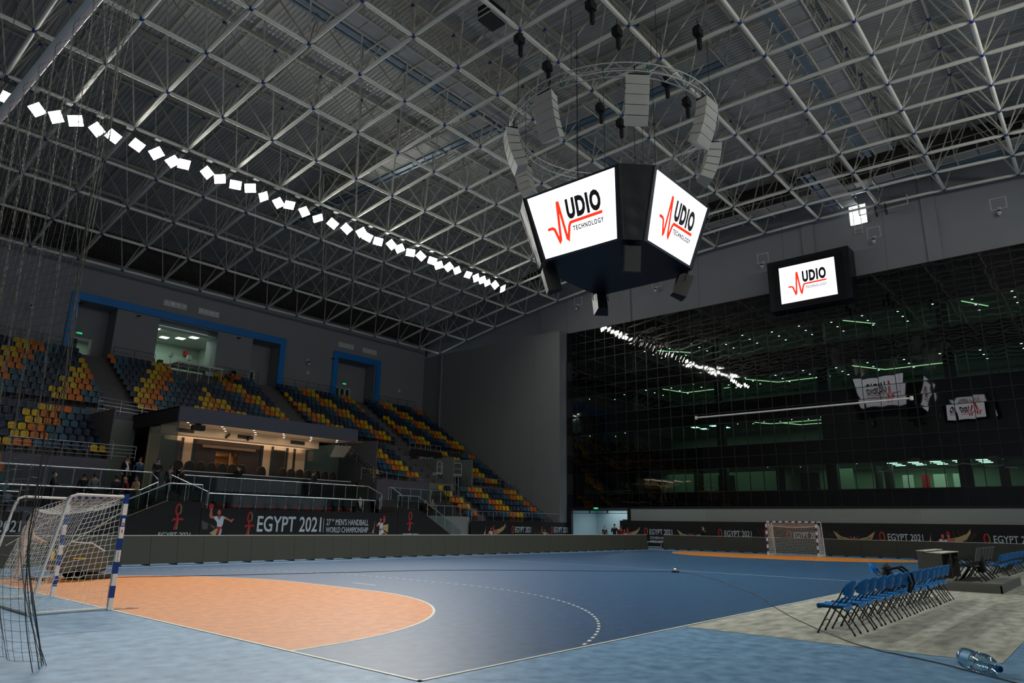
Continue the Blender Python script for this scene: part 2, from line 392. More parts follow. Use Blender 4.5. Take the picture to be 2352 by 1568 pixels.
for j in range(nby-1):
    for i in range(nbx-1):
        t = tn(i, j)
        webs += [(bn(i, j), t), (bn(i+1, j), t), (bn(i, j+1), t), (bn(i+1, j+1), t)]
        if i < nbx-2: tops.append((t, tn(i+1, j)))
        if j < nby-2: tops.append((t, tn(i, j+1)))
place_bars(chords, ch_me, 'chord_tube', fr); place_bars(webs, wb_me, 'web_tube', fr); place_bars(tops, tc_me, 'top_chord', fr)
nodes = [bn(i, j) for j in range(nby) for i in range(nbx)] + [tn(i, j) for j in range(nby-1) for i in range(nbx-1)]
nodes.sort(key=depth_of); nv = [p for p in nodes if in_view(p, 30)][:300]; nvs = {tuple(p) for p in nv}
for p in nv:
    o = bpy.data.objects.new('ball_node', nd_me); COL.objects.link(o); o.parent = fr; o.matrix_parent_inverse = ROOTINV[fr.name]; o.location = p
rest = MB()
for p in nodes:
    if tuple(p) not in nvs: rest.ball(p, 0.12, 6, 4)
stuff(rest.build('ball_node_rest', M['node'], fr))
# purlins on the top nodes carrying the deck (each a part)
for j in range(nby-1):
    y = TY[j]; z = zb(y)+4.25
    b = MB().box(-14, XU, y-0.06, y+0.06, z-0.1, z+0.12)
    for i in range(nbx-1): b.box(TX[i]-0.05, TX[i]+0.05, y-0.05, y+0.05, z-0.4, z)
    b.build('purlin', M['steel_web'], fr)
for i in range(-1, nbx-1):
    x = GX[i+1] if i >= 0 else GX[0]
    b = MB()
    for k in range(18):
        ya, yb_ = -38+k*77/18, -38+(k+1)*77/18
        b.add([(x-0.08, ya, zb(ya)+4.28), (x+0.08, ya, zb(ya)+4.28), (x+0.08, yb_, zb(yb_)+4.28), (x-0.08, yb_, zb(yb_)+4.28),
               (x-0.08, ya, zb(ya)+4.46), (x+0.08, ya, zb(ya)+4.46), (x+0.08, yb_, zb(yb_)+4.46), (x-0.08, yb_, zb(yb_)+4.46)], [(0,3,2,1),(0,1,5,4),(1,2,6,5),(2,3,7,6),(3,0,4,7)])
    b.build('rafter', M['steel_web'], fr)

# ================================================================ CATWALKS inside the frame
def catwalk(label, axis, a0, a1, c, width, z, duct=True):
    mid = ((a0+a1)/2, c) if axis == 'x' else (c, (a0+a1)/2)
    t = thing('catwalk', label, 'catwalk', (mid[0], mid[1], z))
    def T(a, s, h): return (a, c+s, z+h) if axis == 'x' else (c+s, a, z+h)
    def bar(b, a, s, h, a2, s2, h2, r): b.tube(T(a, s, h), T(a2, s2, h2), r, 5)
    n = max(1, int(abs(a1-a0)/1.2)); st = (a1-a0)/n
    for k in range(n):
        p = [T(a0+k*st+0.03, -width/2, 0), T(a0+(k+1)*st-0.03, -width/2, 0), T(a0+(k+1)*st-0.03, width/2, 0), T(a0+k*st+0.03, width/2, 0)]
        q = [Vector(v) + Vector((0, 0, 0.05)) for v in p]
        MB().add(p+q, [(0,3,2,1),(4,5,6,7),(0,1,5,4),(1,2,6,5),(2,3,7,6),(3,0,4,7)]).build('deck_plate', M['grate'], t)
    for s in (-width/2, width/2):
        b = MB()
        for h in (0.0, 0.5, 1.0): bar(b, a0, s, h, a1, s, h, 0.025 if h else 0.05)
        for k in range(n+1): bar(b, a0+k*st, s, 0, a0+k*st, s, 1.0, 0.02)
        b.build('guard_rail', M['steel_web'], t)
    for k in range(n//2+1):
        b = MB(); a = a0 + 2*k*st; bar(b, a, -width/2-0.2, -0.12, a, width/2+0.9, -0.12, 0.045)
        bar(b, a, width/2+0.9, -0.12, a, width/2+0.9, 0.8, 0.03); bar(b, a, -width/2-0.2, -0.12, a, -width/2-0.2, 2.4, 0.03)
        b.build('cross_bracket', M['steel_web'], t)
    if duct:
        for s, wd in ((width/2+0.35, 0.3), (width/2+0.75, 0.14)):
            p = [T(a0, s-wd/2, -0.05), T(a1, s-wd/2, -0.05), T(a1, s+wd/2, -0.05), T(a0, s+wd/2, -0.05)]
            q = [Vector(v) + Vector((0, 0, 0.12)) for v in p]
            MB().add(p+q, [(0,3,2,1),(4,5,6,7),(0,1,5,4),(1,2,6,5),(2,3,7,6),(3,0,4,7)]).build('cable_tray', M['duct'], t)
    return t
catwalk('long catwalk with blue-grey cable trays running from upper left towards the speaker ring', 'x', -2, 24.0, 8.9, 1.0, 25.4)
catwalk('catwalk with cable tray crossing towards the back wall, left of the hanging screens', 'y', 9.6, 36, 21.4, 1.0, 25.3)
catwalk('catwalk behind the hanging speakers running towards the far glazed wall', 'x', 22.5, 40.5, -7.8, 1.0, 25.3)
catwalk('catwalk along the far wall just under the roof at right', 'y', -26, 12, 43.6, 1.0, 25.0)
catwalk('short catwalk leading to the bright window high in the far wall', 'x', 38.6, 45.4, -4.3, 1.0, 24.4)
catwalk('catwalk crossing above the hanging screens', 'y', -3.6, 8.2, 24.6, 1.0, 25.4)
catwalk('upper catwalk over the right end of the court', 'x', 26.5, 42.5, 5.6, 0.9, 25.2)

# ================================================================ HIGH WINDOW (daylight)
win = struct(MB().box(XU+0.3, XU+0.36, -5.1, -4.0, 23.3, 24.7).build('window_1', emis('daylight_pane', (244,248,255), 9.0)))
b = MB()
for y0, y1, z0, z1 in ((-5.2,-5.12,23.2,24.8),(-3.98,-3.9,23.2,24.8),(-5.2,-3.9,23.18,23.26),(-5.2,-3.9,24.74,24.82)): b.box(XU-0.04, XU+0.3, y0, y1, z0, z1)
b.build('window_frame', M['wall_pale'], win)
for k, y in enumerate((-4.95, -4.5)):
    lad = None
ld = thing('wall_ladder', 'grey steel ladder hanging below the bright high window', 'ladder', (XU-0.2, -4.5, 22))
for y in (-4.75, -4.25): MB().tube((XU-0.16, y, 22.4), (XU-0.16, y, 24.6), 0.03, 6).build('ladder_rail', M['steel_web'], ld)
for k in range(7): MB().tube((XU-0.16, -4.75, 22.55+0.3*k), (XU-0.16, -4.25, 22.55+0.3*k), 0.02, 6).build('rung', M['steel_web'], ld)
wn = thing('cable_winch', 'grey twin-disc cable drum under the roof edge right of the bright window', 'winch', (45.3, -6.3, 23.2))
X = Matrix.Translation((45.2, -6.3, 23.4)) @ Matrix.Rotation(PI/2, 4, 'X')
MB().lathe([(0.18, -0.3), (0.18, 0.3)], X, 12).build('drum', M['fix_body'], wn)
for z in (-0.32, 0.3): MB().lathe([(0.42, z), (0.42, z+0.04)], X, 16).build('flange', M['dark_metal'], wn)
MB().tube((45.2, -8.0, 23.4), (45.2, -4.9, 23.4), 0.04, 6).build('axle', M['steel_web'], wn)
MB().tube((45.2, -8.0, 23.4), (45.2, -8.0, 24.1), 0.04, 6).tube((45.2, -4.9, 23.4), (45.2, -4.9, 24.2), 0.04, 6).build('hanger', M['steel_web'], wn)
# ================================================================ FAR GLAZED WALL AND THE ROOMS BEHIND IT
gm_v = glass_mat('green_tinted_vision_glass', (116,152,136), 0.03, 0.0, 1.0)
gm_s = mat('black_spandrel_glass', (3,4,5), 0.03, spec=0.9); gm_s.node_tree.nodes['Principled BSDF'].inputs['IOR'].default_value = 1.45
zl = [3.15, 4.26]
for k in range(4):
    c = 4.26 + 3.42*k; zl += [c+1.73, c+2.58, c+3.42]
zl = zl[:-1] + [17.9, 19.05]
zl = sorted(set(round(z, 3) for z in zl))
yl = [21.3 - 1.042*k for k in range(36)]
gw = struct(MB().box(XG-0.02, XG+0.1, yl[-1], yl[0], 3.0, 3.15).build('window_2', M['black']))
gr = random.Random(3)
# each pane hangs in its own plane, a fraction of a degree off its neighbour
panes = []
for i in range(len(yl)-1):
    for j in range(len(zl)-1):
        z0, z1 = zl[j], zl[j+1]; vision = any(abs(z0-(4.26+3.42*k)) < 0.02 for k in range(4))
        panes.append((depth_of((XG, (yl[i]+yl[i+1])/2, (z0+z1)/2)) - 30*(in_view((XG, (yl[i]+yl[i+1])/2, (z0+z1)/2), 10)), i, j, vision))
panes.sort(); pm = {}
rest = {True: MB(), False: MB()}
for n, (_, i, j, vision) in enumerate(panes):
    y0, y1, z0, z1 = yl[i+1]+0.02, yl[i]-0.02, zl[j]+0.02, zl[j+1]-0.02
    w_, h_ = y1-y0, z1-z0; key = (round(h_, 2), vision)
    if key not in pm: 
        # slightly pillowed pane
        pm[key] = MB().grid(lambda u, v: (-0.0022*math.sin(PI*u)*math.sin(PI*v), (u-0.5)*w_, (v-0.5)*h_), 6, 6).mesh('glass_pane', gm_v if vision else gm_s, True)
    X = Matrix.Translation((XG, (y0+y1)/2, (z0+z1)/2)) @ Matrix.Rotation(gr.gauss(0, 0.0022), 4, 'Z') @ Matrix.Rotation(gr.gauss(0, 0.0022), 4, 'Y')
    if n < 300: put('glass_pane', pm[key], gw, X)
    else: rest[vision].add([X @ v.co for v in pm[key].vertices], [tuple(p.vertices) for p in pm[key].polygons])
for v in (True, False):
    if rest[v].v: stuff(rest[v].build('glass_pane_rest', gm_v if v else gm_s, gw, True))
mm = mat('dark_mullion', (20,21,23), 0.4)
for y in yl: MB().box(XG-0.012, XG+0.08, y-0.02, y+0.02, 3.1, 19.05).build('mullion', mm, gw)
for z in zl: MB().box(XG-0.012, XG+0.08, yl[-1], yl[0], z-0.02, z+0.02).build('transom', mm, gw)
bx('wall_base', XG, XG+0.3, -16, 14.95, 0, 3.12, M['wall_pale'])
# rooms: slabs, ceilings, rear wall, columns, partitions
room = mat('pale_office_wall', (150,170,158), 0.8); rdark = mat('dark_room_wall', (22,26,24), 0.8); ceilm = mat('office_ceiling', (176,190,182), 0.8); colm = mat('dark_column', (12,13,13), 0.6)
XR = 53.5
def ZC(k): return 3.46 + 3.42*k + 2.67 if k < 3 else 16.4
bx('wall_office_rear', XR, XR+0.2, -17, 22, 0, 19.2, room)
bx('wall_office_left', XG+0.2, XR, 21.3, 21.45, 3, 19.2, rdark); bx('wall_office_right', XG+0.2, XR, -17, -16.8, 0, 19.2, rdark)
for k in range(5):
    z = 3.46 + 3.42*k if k < 4 else 17.9
    if k == 4: bx('ceiling_office', XG+0.2, XR, -17, 21.4, 16.4, 16.6, ceilm)
    else:
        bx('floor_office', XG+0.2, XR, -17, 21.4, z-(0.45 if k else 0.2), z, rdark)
        if k > 0: bx('ceiling_office', XG+0.3, XR, -17, 21.4, z-0.75, z-0.5, ceilm)
dn = emis('downlight', (235,255,245), 30.0); st = emis('cove_strip', (240,255,205), 3.0); pl = emis('office_panel_light', (225,255,235), 7.0)
for k in range(4):
    zf = 3.46 + 3.42*k; zc = ZC(k)
    for y0, y1 in ((6.75, 7.15), (-1.25, -0.75), (-9.15, -8.65), (14.75, 15.1)):
        bx('column', 46.1, 46.6, y0-0.1, y1+0.1, zf, zc, colm)
    # dark stair core at the left end
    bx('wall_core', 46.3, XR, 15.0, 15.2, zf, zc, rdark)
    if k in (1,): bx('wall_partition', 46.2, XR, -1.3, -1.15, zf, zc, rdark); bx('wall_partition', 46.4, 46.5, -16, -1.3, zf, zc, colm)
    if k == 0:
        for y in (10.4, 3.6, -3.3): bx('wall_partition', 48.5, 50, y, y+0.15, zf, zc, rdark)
# lights of the rooms
def disc(name, x, y, z, r, m, lab, cat, grp):
    t = tag(MB().lathe([(r*0.7, -0.02), (r*0.7, 0.0)], Matrix.Translation((x, y, z)), 8).build(name, m), lab, cat, grp)
    b = MB(); b.lathe([(r*0.72, -0.012), (r, -0.025), (r, 0.0)], Matrix.Translation((x, y, z)), 8); b.build('trim_ring', M['box_white'], t)
    return t
flr = ['lowest', 'second', 'third', 'top']
for k in (2, 3):
    zc = ZC(k)
    for i in range(13):
        for j in range(3):
            y = 13.6 - i*2.2; x = 46.5 + 1.5*j + (0.4 if i % 2 else 0)
            disc('downlight', x, y, zc-0.001, 0.085, dn, 'small round downlight in the ceiling of the %s glazed storey' % flr[k], 'downlight', 'downlights of the %s storey' % flr[k])
for x, y in ((47.3, 20), (48.8, 18.2), (47.2, 16.2)): 
    for k in (1, 2):
        disc('downlight', x, y, ZC(k)-0.001, 0.07, dn, 'small downlight in the dark stair core of the %s storey' % flr[k], 'downlight', 'stair core downlights %s' % flr[k])
for i in range(7):
    disc('downlight', 47.3+0.5*(i % 2), 6 - 1.05*i, ZC(1)-0.001, 0.07, dn, 'small downlight beside the green strips of the second glazed storey', 'downlight', 'downlights of the second storey')
for i in range(9):
    disc('downlight', 47.6+(i % 3), 4-2.1*i, ZC(0)-0.001, 0.07, dn, 'small downlight in the lowest glazed storey', 'downlight', 'downlights of the lowest storey')
def strip(k, pts, lab):
    zc = ZC(k)-0.001; t = thing('strip_light', lab, 'strip light', (pts[0][0], pts[0][1], zc))
    for a, b_ in zip(pts[:-1], pts[1:]):
        d = Vector((b_[0]-a[0], b_[1]-a[1], 0)); c = Vector(((a[0]+b_[0])/2, (a[1]+b_[1])/2, zc-0.02)); X = Matrix.Translation(c) @ Matrix.Rotation(math.atan2(d.y, d.x), 4, 'Z')
        MB().obox(X, d.length, 0.04, 0.03).build('tube', st, t)
strip(2, [(46.9, 12.2), (49.5, 11.4), (49.5, 7.4)], 'green-white strip light bent at a corner, third storey, leftmost')
strip(2, [(47.0, 5.0), (49.6, 3.4), (49.6, -0.6)], 'green-white strip light bent at a corner, third storey, middle')
strip(2, [(46.9, -2.9), (49.6, -4.4), (49.6, -8.4)], 'green-white strip light bent at a corner, third storey, right of the middle pillar')
strip(3, [(46.9, 12.6), (49.2, 10.6)], 'slanting green-white strip light on the top storey, leftmost')
strip(3, [(46.9, -2.6), (49.2, -4.2)], 'slanting green-white strip light on the top storey over stacked chairs')
strip(3, [(46.9, -10.0), (49.2, -11.2)], 'slanting green-white strip light on the top storey, rightmost')
strip(1, [(47.2, 4.6), (48.6, 3.9), (48.6, -1.0)], 'green-white strip light bent at a corner, second storey, upper')
strip(1, [(48.6, 3.0), (50.4, 2.2), (50.4, -1.0)], 'green-white strip light bent at a corner, second storey, lower')
strip(0, [(46.4, -4.5), (46.4, -8.0)], 'thin strip light along the window head of the lowest storey, left of the pillar')
strip(0, [(46.4, -10.5), (46.4, -15.5)], 'thin strip light along the window head of the lowest storey, far right')
def panel(k, x, y, lab, w_=0.6, l_=0.6):
    zc = ZC(k)-0.001
    t = tag(MB().box(x-w_/2, x+w_/2, y-l_/2, y+l_/2, zc-0.02, zc).build('panel_light', pl), lab, 'panel light', 'square panel lights of the %s storey' % flr[k])
    b = MB()
    for s in (-1, 1): b.box(x-w_/2-0.03, x+w_/2+0.03, y+s*l_/2-0.02, y+s*l_/2+0.02, zc-0.03, zc+0.01)
    b.build('frame', M['box_white'], t)
for x, y in ((47.4, 9.6), (48.6, 9.4), (47.4, 8.0), (48.8, 7.6)): panel(1, x, y, 'square panel light in the second storey left of the pillar')
for i in range(5): panel(0, 46.9, 11.8-1.7*i, 'panel light near the window of the lowest storey at left', 0.25, 0.9)
for i in range(5):
    for j in range(3): panel(0, 48.4+1.2*j, -4.4-1.3*i, 'panel light in the lowest storey right of the middle', 0.35, 0.7)
def room_or_fill_lamp(x, y, z, sx, sy, pw, col=(0.85, 1.0, 0.9)):
    l = bpy.data.lights.new('room_or_fill_lamp', 'AREA'); l.shape = 'RECTANGLE'; l.size = sx; l.size_y = sy; l.energy = pw; l.color = col
    o = bpy.data.objects.new('room_or_fill_lamp', l); COL.objects.link(o); o.location = (x, y, z)
    return o
ROOM = 1.6
room_or_fill_lamp(49.5, 7, 16.3, 5, 12, 110*ROOM); room_or_fill_lamp(49.5, -8, 16.3, 5, 12, 110*ROOM)
room_or_fill_lamp(49.5, 7, 12.9, 5, 12, 110*ROOM); room_or_fill_lamp(49.5, -8, 12.9, 5, 12, 110*ROOM)
room_or_fill_lamp(49.5, 9.5, 9.5, 5, 9, 40*ROOM, (0.9, 1, 0.8)); room_or_fill_lamp(49.5, 2, 9.5, 5, 5, 30*ROOM, (0.9, 1, 0.8))
room_or_fill_lamp(49.5, 9, 6.05, 5, 10, 45*ROOM, (0.95, 1, 0.75)); room_or_fill_lamp(49.5, -4.5, 6.05, 6, 10, 150*ROOM, (0.95, 1, 0.75)); room_or_fill_lamp(50, 18, 6.05, 3, 3, 12*ROOM); room_or_fill_lamp(50, 18, 9.5, 3, 3, 8*ROOM)
# upturned chairs stacked on tables behind the glass
def ttxt(n): return (nth(n+1) + ' from the left at the left end') if n < 4 else ((nth(n-3) + ' from the left, right of middle') if n < 8 else ('at the far right' if n == 9 else 'just left of the far right one'))
chm = mat('dark_chair_silhouette', (10,11,11), 0.6)
for n, (y, k) in enumerate(((12.6,2),(11.7,2),(10.8,2),(9.6,2),(-3.2,3),(-4.4,3),(-5.6,3),(-6.6,3),(-11.2,2),(-12.3,2))):
    zf = 3.46+3.42*k; t = thing('cafe_table', 'dark table with upturned chair, %s storey glass, ' % flr[k] + ttxt(n), 'table', (46.8, y, zf))
    MB().box(46.5, 47.1, y-0.42, y+0.42, zf+0.72, zf+0.76).build('tabletop', chm, t); MB().tube((46.8, y, zf), (46.8, y, zf+0.72), 0.04, 8).build('pedestal', chm, t)
    c = thing('cafe_chair', 'upturned chair on its table, %s storey glass, ' % flr[k] + ttxt(n), 'chair', (46.8, y, zf+0.76))
    MB().box(46.6, 47.0, y-0.22, y+0.22, zf+0.8, zf+0.85).build('seat', chm, c)
    for sx in (-1, 1):
        for sy in (-1, 1): MB().tube((46.8+sx*0.18, y+sy*0.2, zf+0.85), (46.8+sx*0.18, y+sy*0.2, zf+1.28), 0.02, 6).build('leg', chm, c)
    MB().tube((46.62, y-0.2, zf+1.28), (46.62, y+0.2, zf+1.28), 0.02, 6).tube((46.98, y-0.2, zf+1.28), (46.98, y+0.2, zf+1.28), 0.02, 6).build('stretcher', chm, c)
    MB().box(46.6, 46.64, y-0.2, y+0.2, zf+0.77, zf+0.8).build('backrest', chm, c)
# interior guard rails of the lowest storey
def room_rail(y0, y1, z, lab):
    t = thing('stair_rail', lab, 'railing', (47.2, (y0+y1)/2, z))
    for h in (0.35, 0.65, 0.95): MB().tube((47.2, y0, z+h), (47.2, y1, z+h), 0.02, 6).build('rail_bar', M['dark_metal'], t)
    n = 4
    for q in range(n): MB().tube((47.2, y0+(y1-y0)*q/(n-1), z), (47.2, y0+(y1-y0)*q/(n-1), z+0.95), 0.02, 6).build('post', M['dark_metal'], t)
room_rail(9.6, 7.6, 3.46, 'dark stair railing behind the lowest storey glass'); room_rail(18.2, 15.6, 6.88, 'dark stair railing behind second storey glass at the left end')
sf = thing('stair_flight', 'dark stair flight slanting down behind the lowest storey glass, far left', 'staircase', (48, 16.5, 3.46))
for q in range(9): MB().box(47.0, 48.4, 18.4-0.32*q, 18.75-0.32*q, 5.9-0.24*q, 6.02-0.24*q).build('tread', rdark, sf)
X = frame((47.0, 18.9, 5.85), (0, -0.8, -0.6), (0, -0.6, 0.8)); MB().prism([(0, -0.25), (3.6, -0.25), (3.6, 0.1), (0, 0.1)], X, -0.05, 0.05).build('stringer', rdark, sf)
for y in (8.6, 1.9):
    dd = thing('room_door', 'dark door in the lowest storey %s' % ('left of the net' if y > 5 else 'behind the net'), 'door', (50.45, y, 3.46))
    MB().box(50.4, 50.5, y-0.7, y+0.7, 3.46, 5.8).build('leaf', rdark, dd); MB().box(50.34, 50.4, y-0.6, y-0.55, 4.5, 4.7).build('handle', M['steel'], dd)
bx('wall_partition', 50.5, 50.6, -1.2, 14.7, 3.46, 6.13, room)
for i, (y, w_, m_) in enumerate(((-4.6,0.7,'white'),(-5.7,0.5,'red'),(-6.6,0.8,'white'),(-7.7,0.6,'white'),(-12.6,0.9,'white'))):
    t = thing('roll_up_poster', '%s standing panel inside the brightest part of the lowest storey, %s from the left' % ('red' if m_ == 'red' else 'white', nth(i+1)), 'poster', (51.5, y, 3.46))
    MB().box(51.5, 51.54, y-w_/2, y+w_/2, 3.56, 5.5).build('panel', M[m_], t); MB().box(51.4, 51.64, y-w_/2, y+w_/2, 3.46, 3.56).build('base', M['alu'], t)
for y in (-3.9, -8.4, -10.6): bx('column', 49.0, 49.5, y-0.25, y+0.25, 3.46, 6.13, colm)
room_or_fill_lamp(51.0, -6, 6.05, 3, 5, 160, (1.0, 1, 0.85))
# ground-floor opening at the left end of the glazed wall
bx('wall_lobby', XG, XG+0.3, 20.95, 21.4, 0, 3.12, M['black']); bx('trim_3', XG-0.06, XG+0.1, 14.9, 15.2, 0, 3.1, M['black'])
bx('trim_4', XG-0.06, XG+0.2, 15.2, 20.95, 2.86, 2.96, M['black']); bx('trim_5', XG-0.02, XG+0.1, 15.2, 20.95, 2.62, 2.66, M['black'])
for y in (19.0, 17.2): bx('trim_6', XG-0.02, XG+0.1, y-0.03, y+0.03, 2.66, 2.86, M['black'])
lob = mat('lobby_wall', (170,190,194), 0.7)
bx('wall_lobby_rear', 55.0, 55.2, 8, 21.4, 0, 3.4, lob); bx('wall_lobby_left', XG+0.3, 55, 21.4, 21.6, 0, 3.4, lob); bx('ceiling_lobby', XG+0.3, 55, 10, 21.4, 3.1, 3.2, lob)
bx('wall_lobby_inner', 50.2, 50.4, 18.6, 21.4, 0, 3.1, lob); bx('door_1', 54.9, 55.0, 18.0, 19.2, 0, 2.1, mat('grey_lobby_door', (70,78,82), 0.5))
bx('ceiling_lobby_bulkhead', 50.2, 50.4, 10, 18.6, 2.2, 3.1, lob)
room_or_fill_lamp(48.5, 18, 3.05, 3, 4, 70, (0.9, 1, 1)); room_or_fill_lamp(52.7, 15, 3.0, 3, 4, 60, (0.9, 1, 1))
for x, y in ((47.5, 16.8), (47.5, 19.0), (49.0, 16.0), (49.2, 18.0)):
    disc('downlight', x, y, 3.095, 0.09, dn, 'small downlight in the pale lobby ceiling', 'downlight', 'lobby downlights')
def exit_sign(x, y, z, lab, axis='y'):
    t = thing('exit_sign', lab, 'exit sign', (x, y, z))
    F = frame((x, y, z), (1,0,0), (0,0,1)) if axis == 'y' else frame((x, y, z), (0,-1,0), (0,0,1))
    MB().prism([(-0.24,-0.08),(0.24,-0.08),(0.24,0.08),(-0.24,0.08)], F, -0.03, 0.03).build('case', M['box_white'], t)
    g = emis('exit_green', (0,215,110), 1.6) if 'exit_green' not in bpy.data.materials else bpy.data.materials['exit_green']
    b = MB()
    for p in ([(-0.2,-0.01),(-0.08,0.04),(-0.03,-0.02),(-0.08,0.0),(-0.2,-0.05)], [(-0.05,0.06),(0.02,0.06),(0.0,-0.06),(-0.06,-0.06)], [(0.05,-0.05),(0.2,-0.05),(0.2,0.05),(0.05,0.05)], [(-0.1,-0.06),(-0.04,-0.02),(-0.02,-0.06)]):
        b.prism(p, F, 0.03, 0.036)
    b.build('pictogram', g, t)
exit_sign(XG-0.05, 18.3, 3.05, 'green running-man exit sign over the lobby opening', 'x')
# ================================================================ GRANDSTAND
def yk(k): return 26.78 + 0.768*k
def zf(k): return 4.75 + 0.488*k
st_ = thing('grandstand', 'stepped grey concrete grandstand rising along the far long side to the back wall', 'grandstand', (15, 24, 0))
def tread(x0, x1, k, zlow=None, name='tread', yfront=None):
    y0 = yk(k)-0.43 if yfront is None else yfront; y1 = yk(k)+0.36
    z1 = zf(k); return MB().box(x0, x1, y0, y1, (z1-1.3) if zlow is None else zlow, z1).build(name, M['concrete'], st_)
for k in range(7, 17): tread(-9, XE, k)
MB().box(-9, XE, yk(16)+0.36, YB-0.005, zf(16)-1, 13.02).build('top_walkway', M['concrete'], st_)
for x0, x1 in ((-9, 9.35), (28.0, 36.0), (38.35, XE)):
    for k in range(0, 6): tread(x0, x1, k, 0.0)
MB().box(-9, 9.35, yk(6)-0.43, yk(6)+0.4, 0, zf(6)).box(28.0, XE, yk(6)-0.43, yk(6)+0.4, 5, zf(6)).build('cross_walkway', M['concrete'], st_)
for k in range(5, 7): tread(36.0, 38.35, k, 5.0)
for x0, x1 in ((-9, 4.2), (33.45, XE)):
    for k in range(-6, -1): tread(x0, x1, k, 0.0)
    MB().box(x0, x1, yk(-1)-0.43, yk(-1)+0.35, 0, zf(-2)).build('lower_walkway', M['concrete'], st_)
# front walls of the tiers
MB().box(-9, 9.35, 26.1, 26.36, 3.0, 4.75).build('tier_wall', M['tier_wall'], st_)
MB().box(28.0, 33.2, 26.1, 26.36, 3.0, 4.75).build('tier_wall', M['tier_wall'], st_)
MB().box(38.2, XE, 26.1, 26.36, 3.0, 4.75).build('tier_wall', M['tier_wall'], st_)
MB().box(9.35, 12.4, 31.2, 31.7, 7.1, 8.15).box(24.8, 28.0, 31.2, 31.7, 7.1, 8.15).build('tier_wall', M['tier_wall'], st_)
# half steps in the aisles
for xa, xb, ks in ((10.9, 12.6, range(7, 17)), (24.75, 26.4, range(7, 17)), (34.6, 36.0, range(0, 17)), (43.35, 44.55, range(-6, 17)), (34.95, 35.9, range(-6, -1))):
    for k in ks:
        if k < 0 or k > 0: MB().box(xa, xb, yk(k)-0.73, yk(k)-0.43, zf(k)-0.5, zf(k)-0.244).build('aisle_step', M['concrete'], st_)
# side stair wells left and right of the box of honour, vomitory number six
cw = mat('grey_green_stair_wall', (120,128,122), 0.8)
MB().box(9.35, 12.35, 31.0, 31.2, 3.0, 7.6).box(24.85, 28.0, 31.0, 31.2, 3.0, 7.6).build('stairwell_wall', cw, st_)
MB().box(9.3, 9.4, 26.3, 31.2, 3.0, 7.6).build('stairwell_side', M['concrete'], st_); MB().box(27.95, 28.05, 26.3, 31.2, 3.0, 7.6).build('stairwell_side', M['concrete'], st_)
MB().box(33.2, 36.0, 26.0, 26.1, 2.4, 4.75).box(35.98, 36.05, 26.1, 30.3, 3, 7).build('vomitory_wall', cw, st_)
MB().box(36.0, 38.35, 30.25, 30.4, 2.4, 7.3).box(38.3, 38.4, 26.2, 30.3, 2.4, 7.0).build('vomitory_wall', cw, st_)
MB().box(36.0, 38.35, 25.0, 30.3, 2.2, 2.45).build('vomitory_floor', M['concrete'], st_)

# ---------------------------------------------------------------- seats
def seat_mesh(m):
    b = MB()
    # back: rounded, slightly concave shell
    def back(u, v):
        a = (u-0.5)*2; wdt = (0.205 - 0.035*(1-v)) * (1 - 0.10*max(0, v-0.7)/0.3)
        x = a*wdt; top = 0.80 - 0.05*abs(a)**3; z = 0.40 + (top-0.40)*v
        return (x, 0.13 + 0.09*v - 0.035*a*a, z)
    def back2(u, v):
        p = back(1-u, v); return (p[0], p[1]+0.022, p[2])
    b.grid(back, 6, 5); b.grid(back2, 6, 5)
    n = 7
    def pan(u, v):
        a = (u-0.5)*2; return (a*(0.20-0.02*v), 0.15-0.38*v, 0.42 - 0.03*(1-a*a)*(1-v) + (0.0 if v < 0.95 else -0.02))
    def pan2(u, v): p = pan(1-u, v); return (p[0], p[1], p[2]-0.025)
    b.grid(pan, 6, 5); b.grid(pan2, 6, 5)
    # rims
    def rim(f, g, idx):
        pts = [f(*i) for i in idx]; qts = [g(1-i[0], i[1]) for i in idx]
        for q in range(len(pts)-1): b.add([pts[q], qts[q], qts[q+1], pts[q+1]], [(0,1,2,3)])
    edge = [(0, v/5) for v in range(6)] + [(u/6, 1) for u in range(1, 7)] + [(1, 1-v/5) for v in range(1, 6)]
    rim(back, back2, edge); rim(pan, pan2, edge)
    return b.mesh('seat_shell', m, True)
SM = {c: seat_mesh(M['seat_'+c]) for c in SEATC}
br_me = MB().box(-0.03, 0.03, -0.02, 0.34, 0.30, 0.36).box(-0.03, 0.03, 0.1, 0.16, 0.04, 0.32).box(-0.12, 0.12, 0.06, 0.2, 0.0, 0.04).mesh('bracket', M['black'])
PITCH = 0.4525; AX = 18.62
SEQR = ['orange','yellow','yellow','navy','navy','slate','slate','teal','teal','orange']
def colour(x, k):
    n = abs(int(round((x-AX)/PITCH))) + 2*((k-9)//2)
    return SEQR[n % 10]
blocks = []   # name, x start, x end, rows
blocks.append(('upper left block', 4.3-0.4525*22, 10.6, range(7, 17), 'r'))
blocks.append(('lower left block', 9.17-0.4525*30, 9.17, range(0, 6), 'r'))
blocks.append(('upper middle block', 12.88, 24.3, range(7, 17), 'l'))
blocks.append(('upper right block', 26.67, 34.25, range(7, 17), 'l'))
blocks.append(('lower right block', 28.03, 32.5, range(0, 6), 'l'))
blocks.append(('right end block', 36.33, 43.05, range(7, 17), 'l'))
blocks.append(('right end block below the vomitory', 38.52, 43.05, range(0, 6), 'l'))
blocks.append(('front right block', 36.2, 43.05, range(-6, -1), 'l'))
blocks.append(('front block left of the right aisle', 33.75, 34.7, range(-6, -1), 'l'))
blocks.append(('far left front block', 4.0-0.4525*9, 4.0, range(-6, -1), 'r'))
seats = []
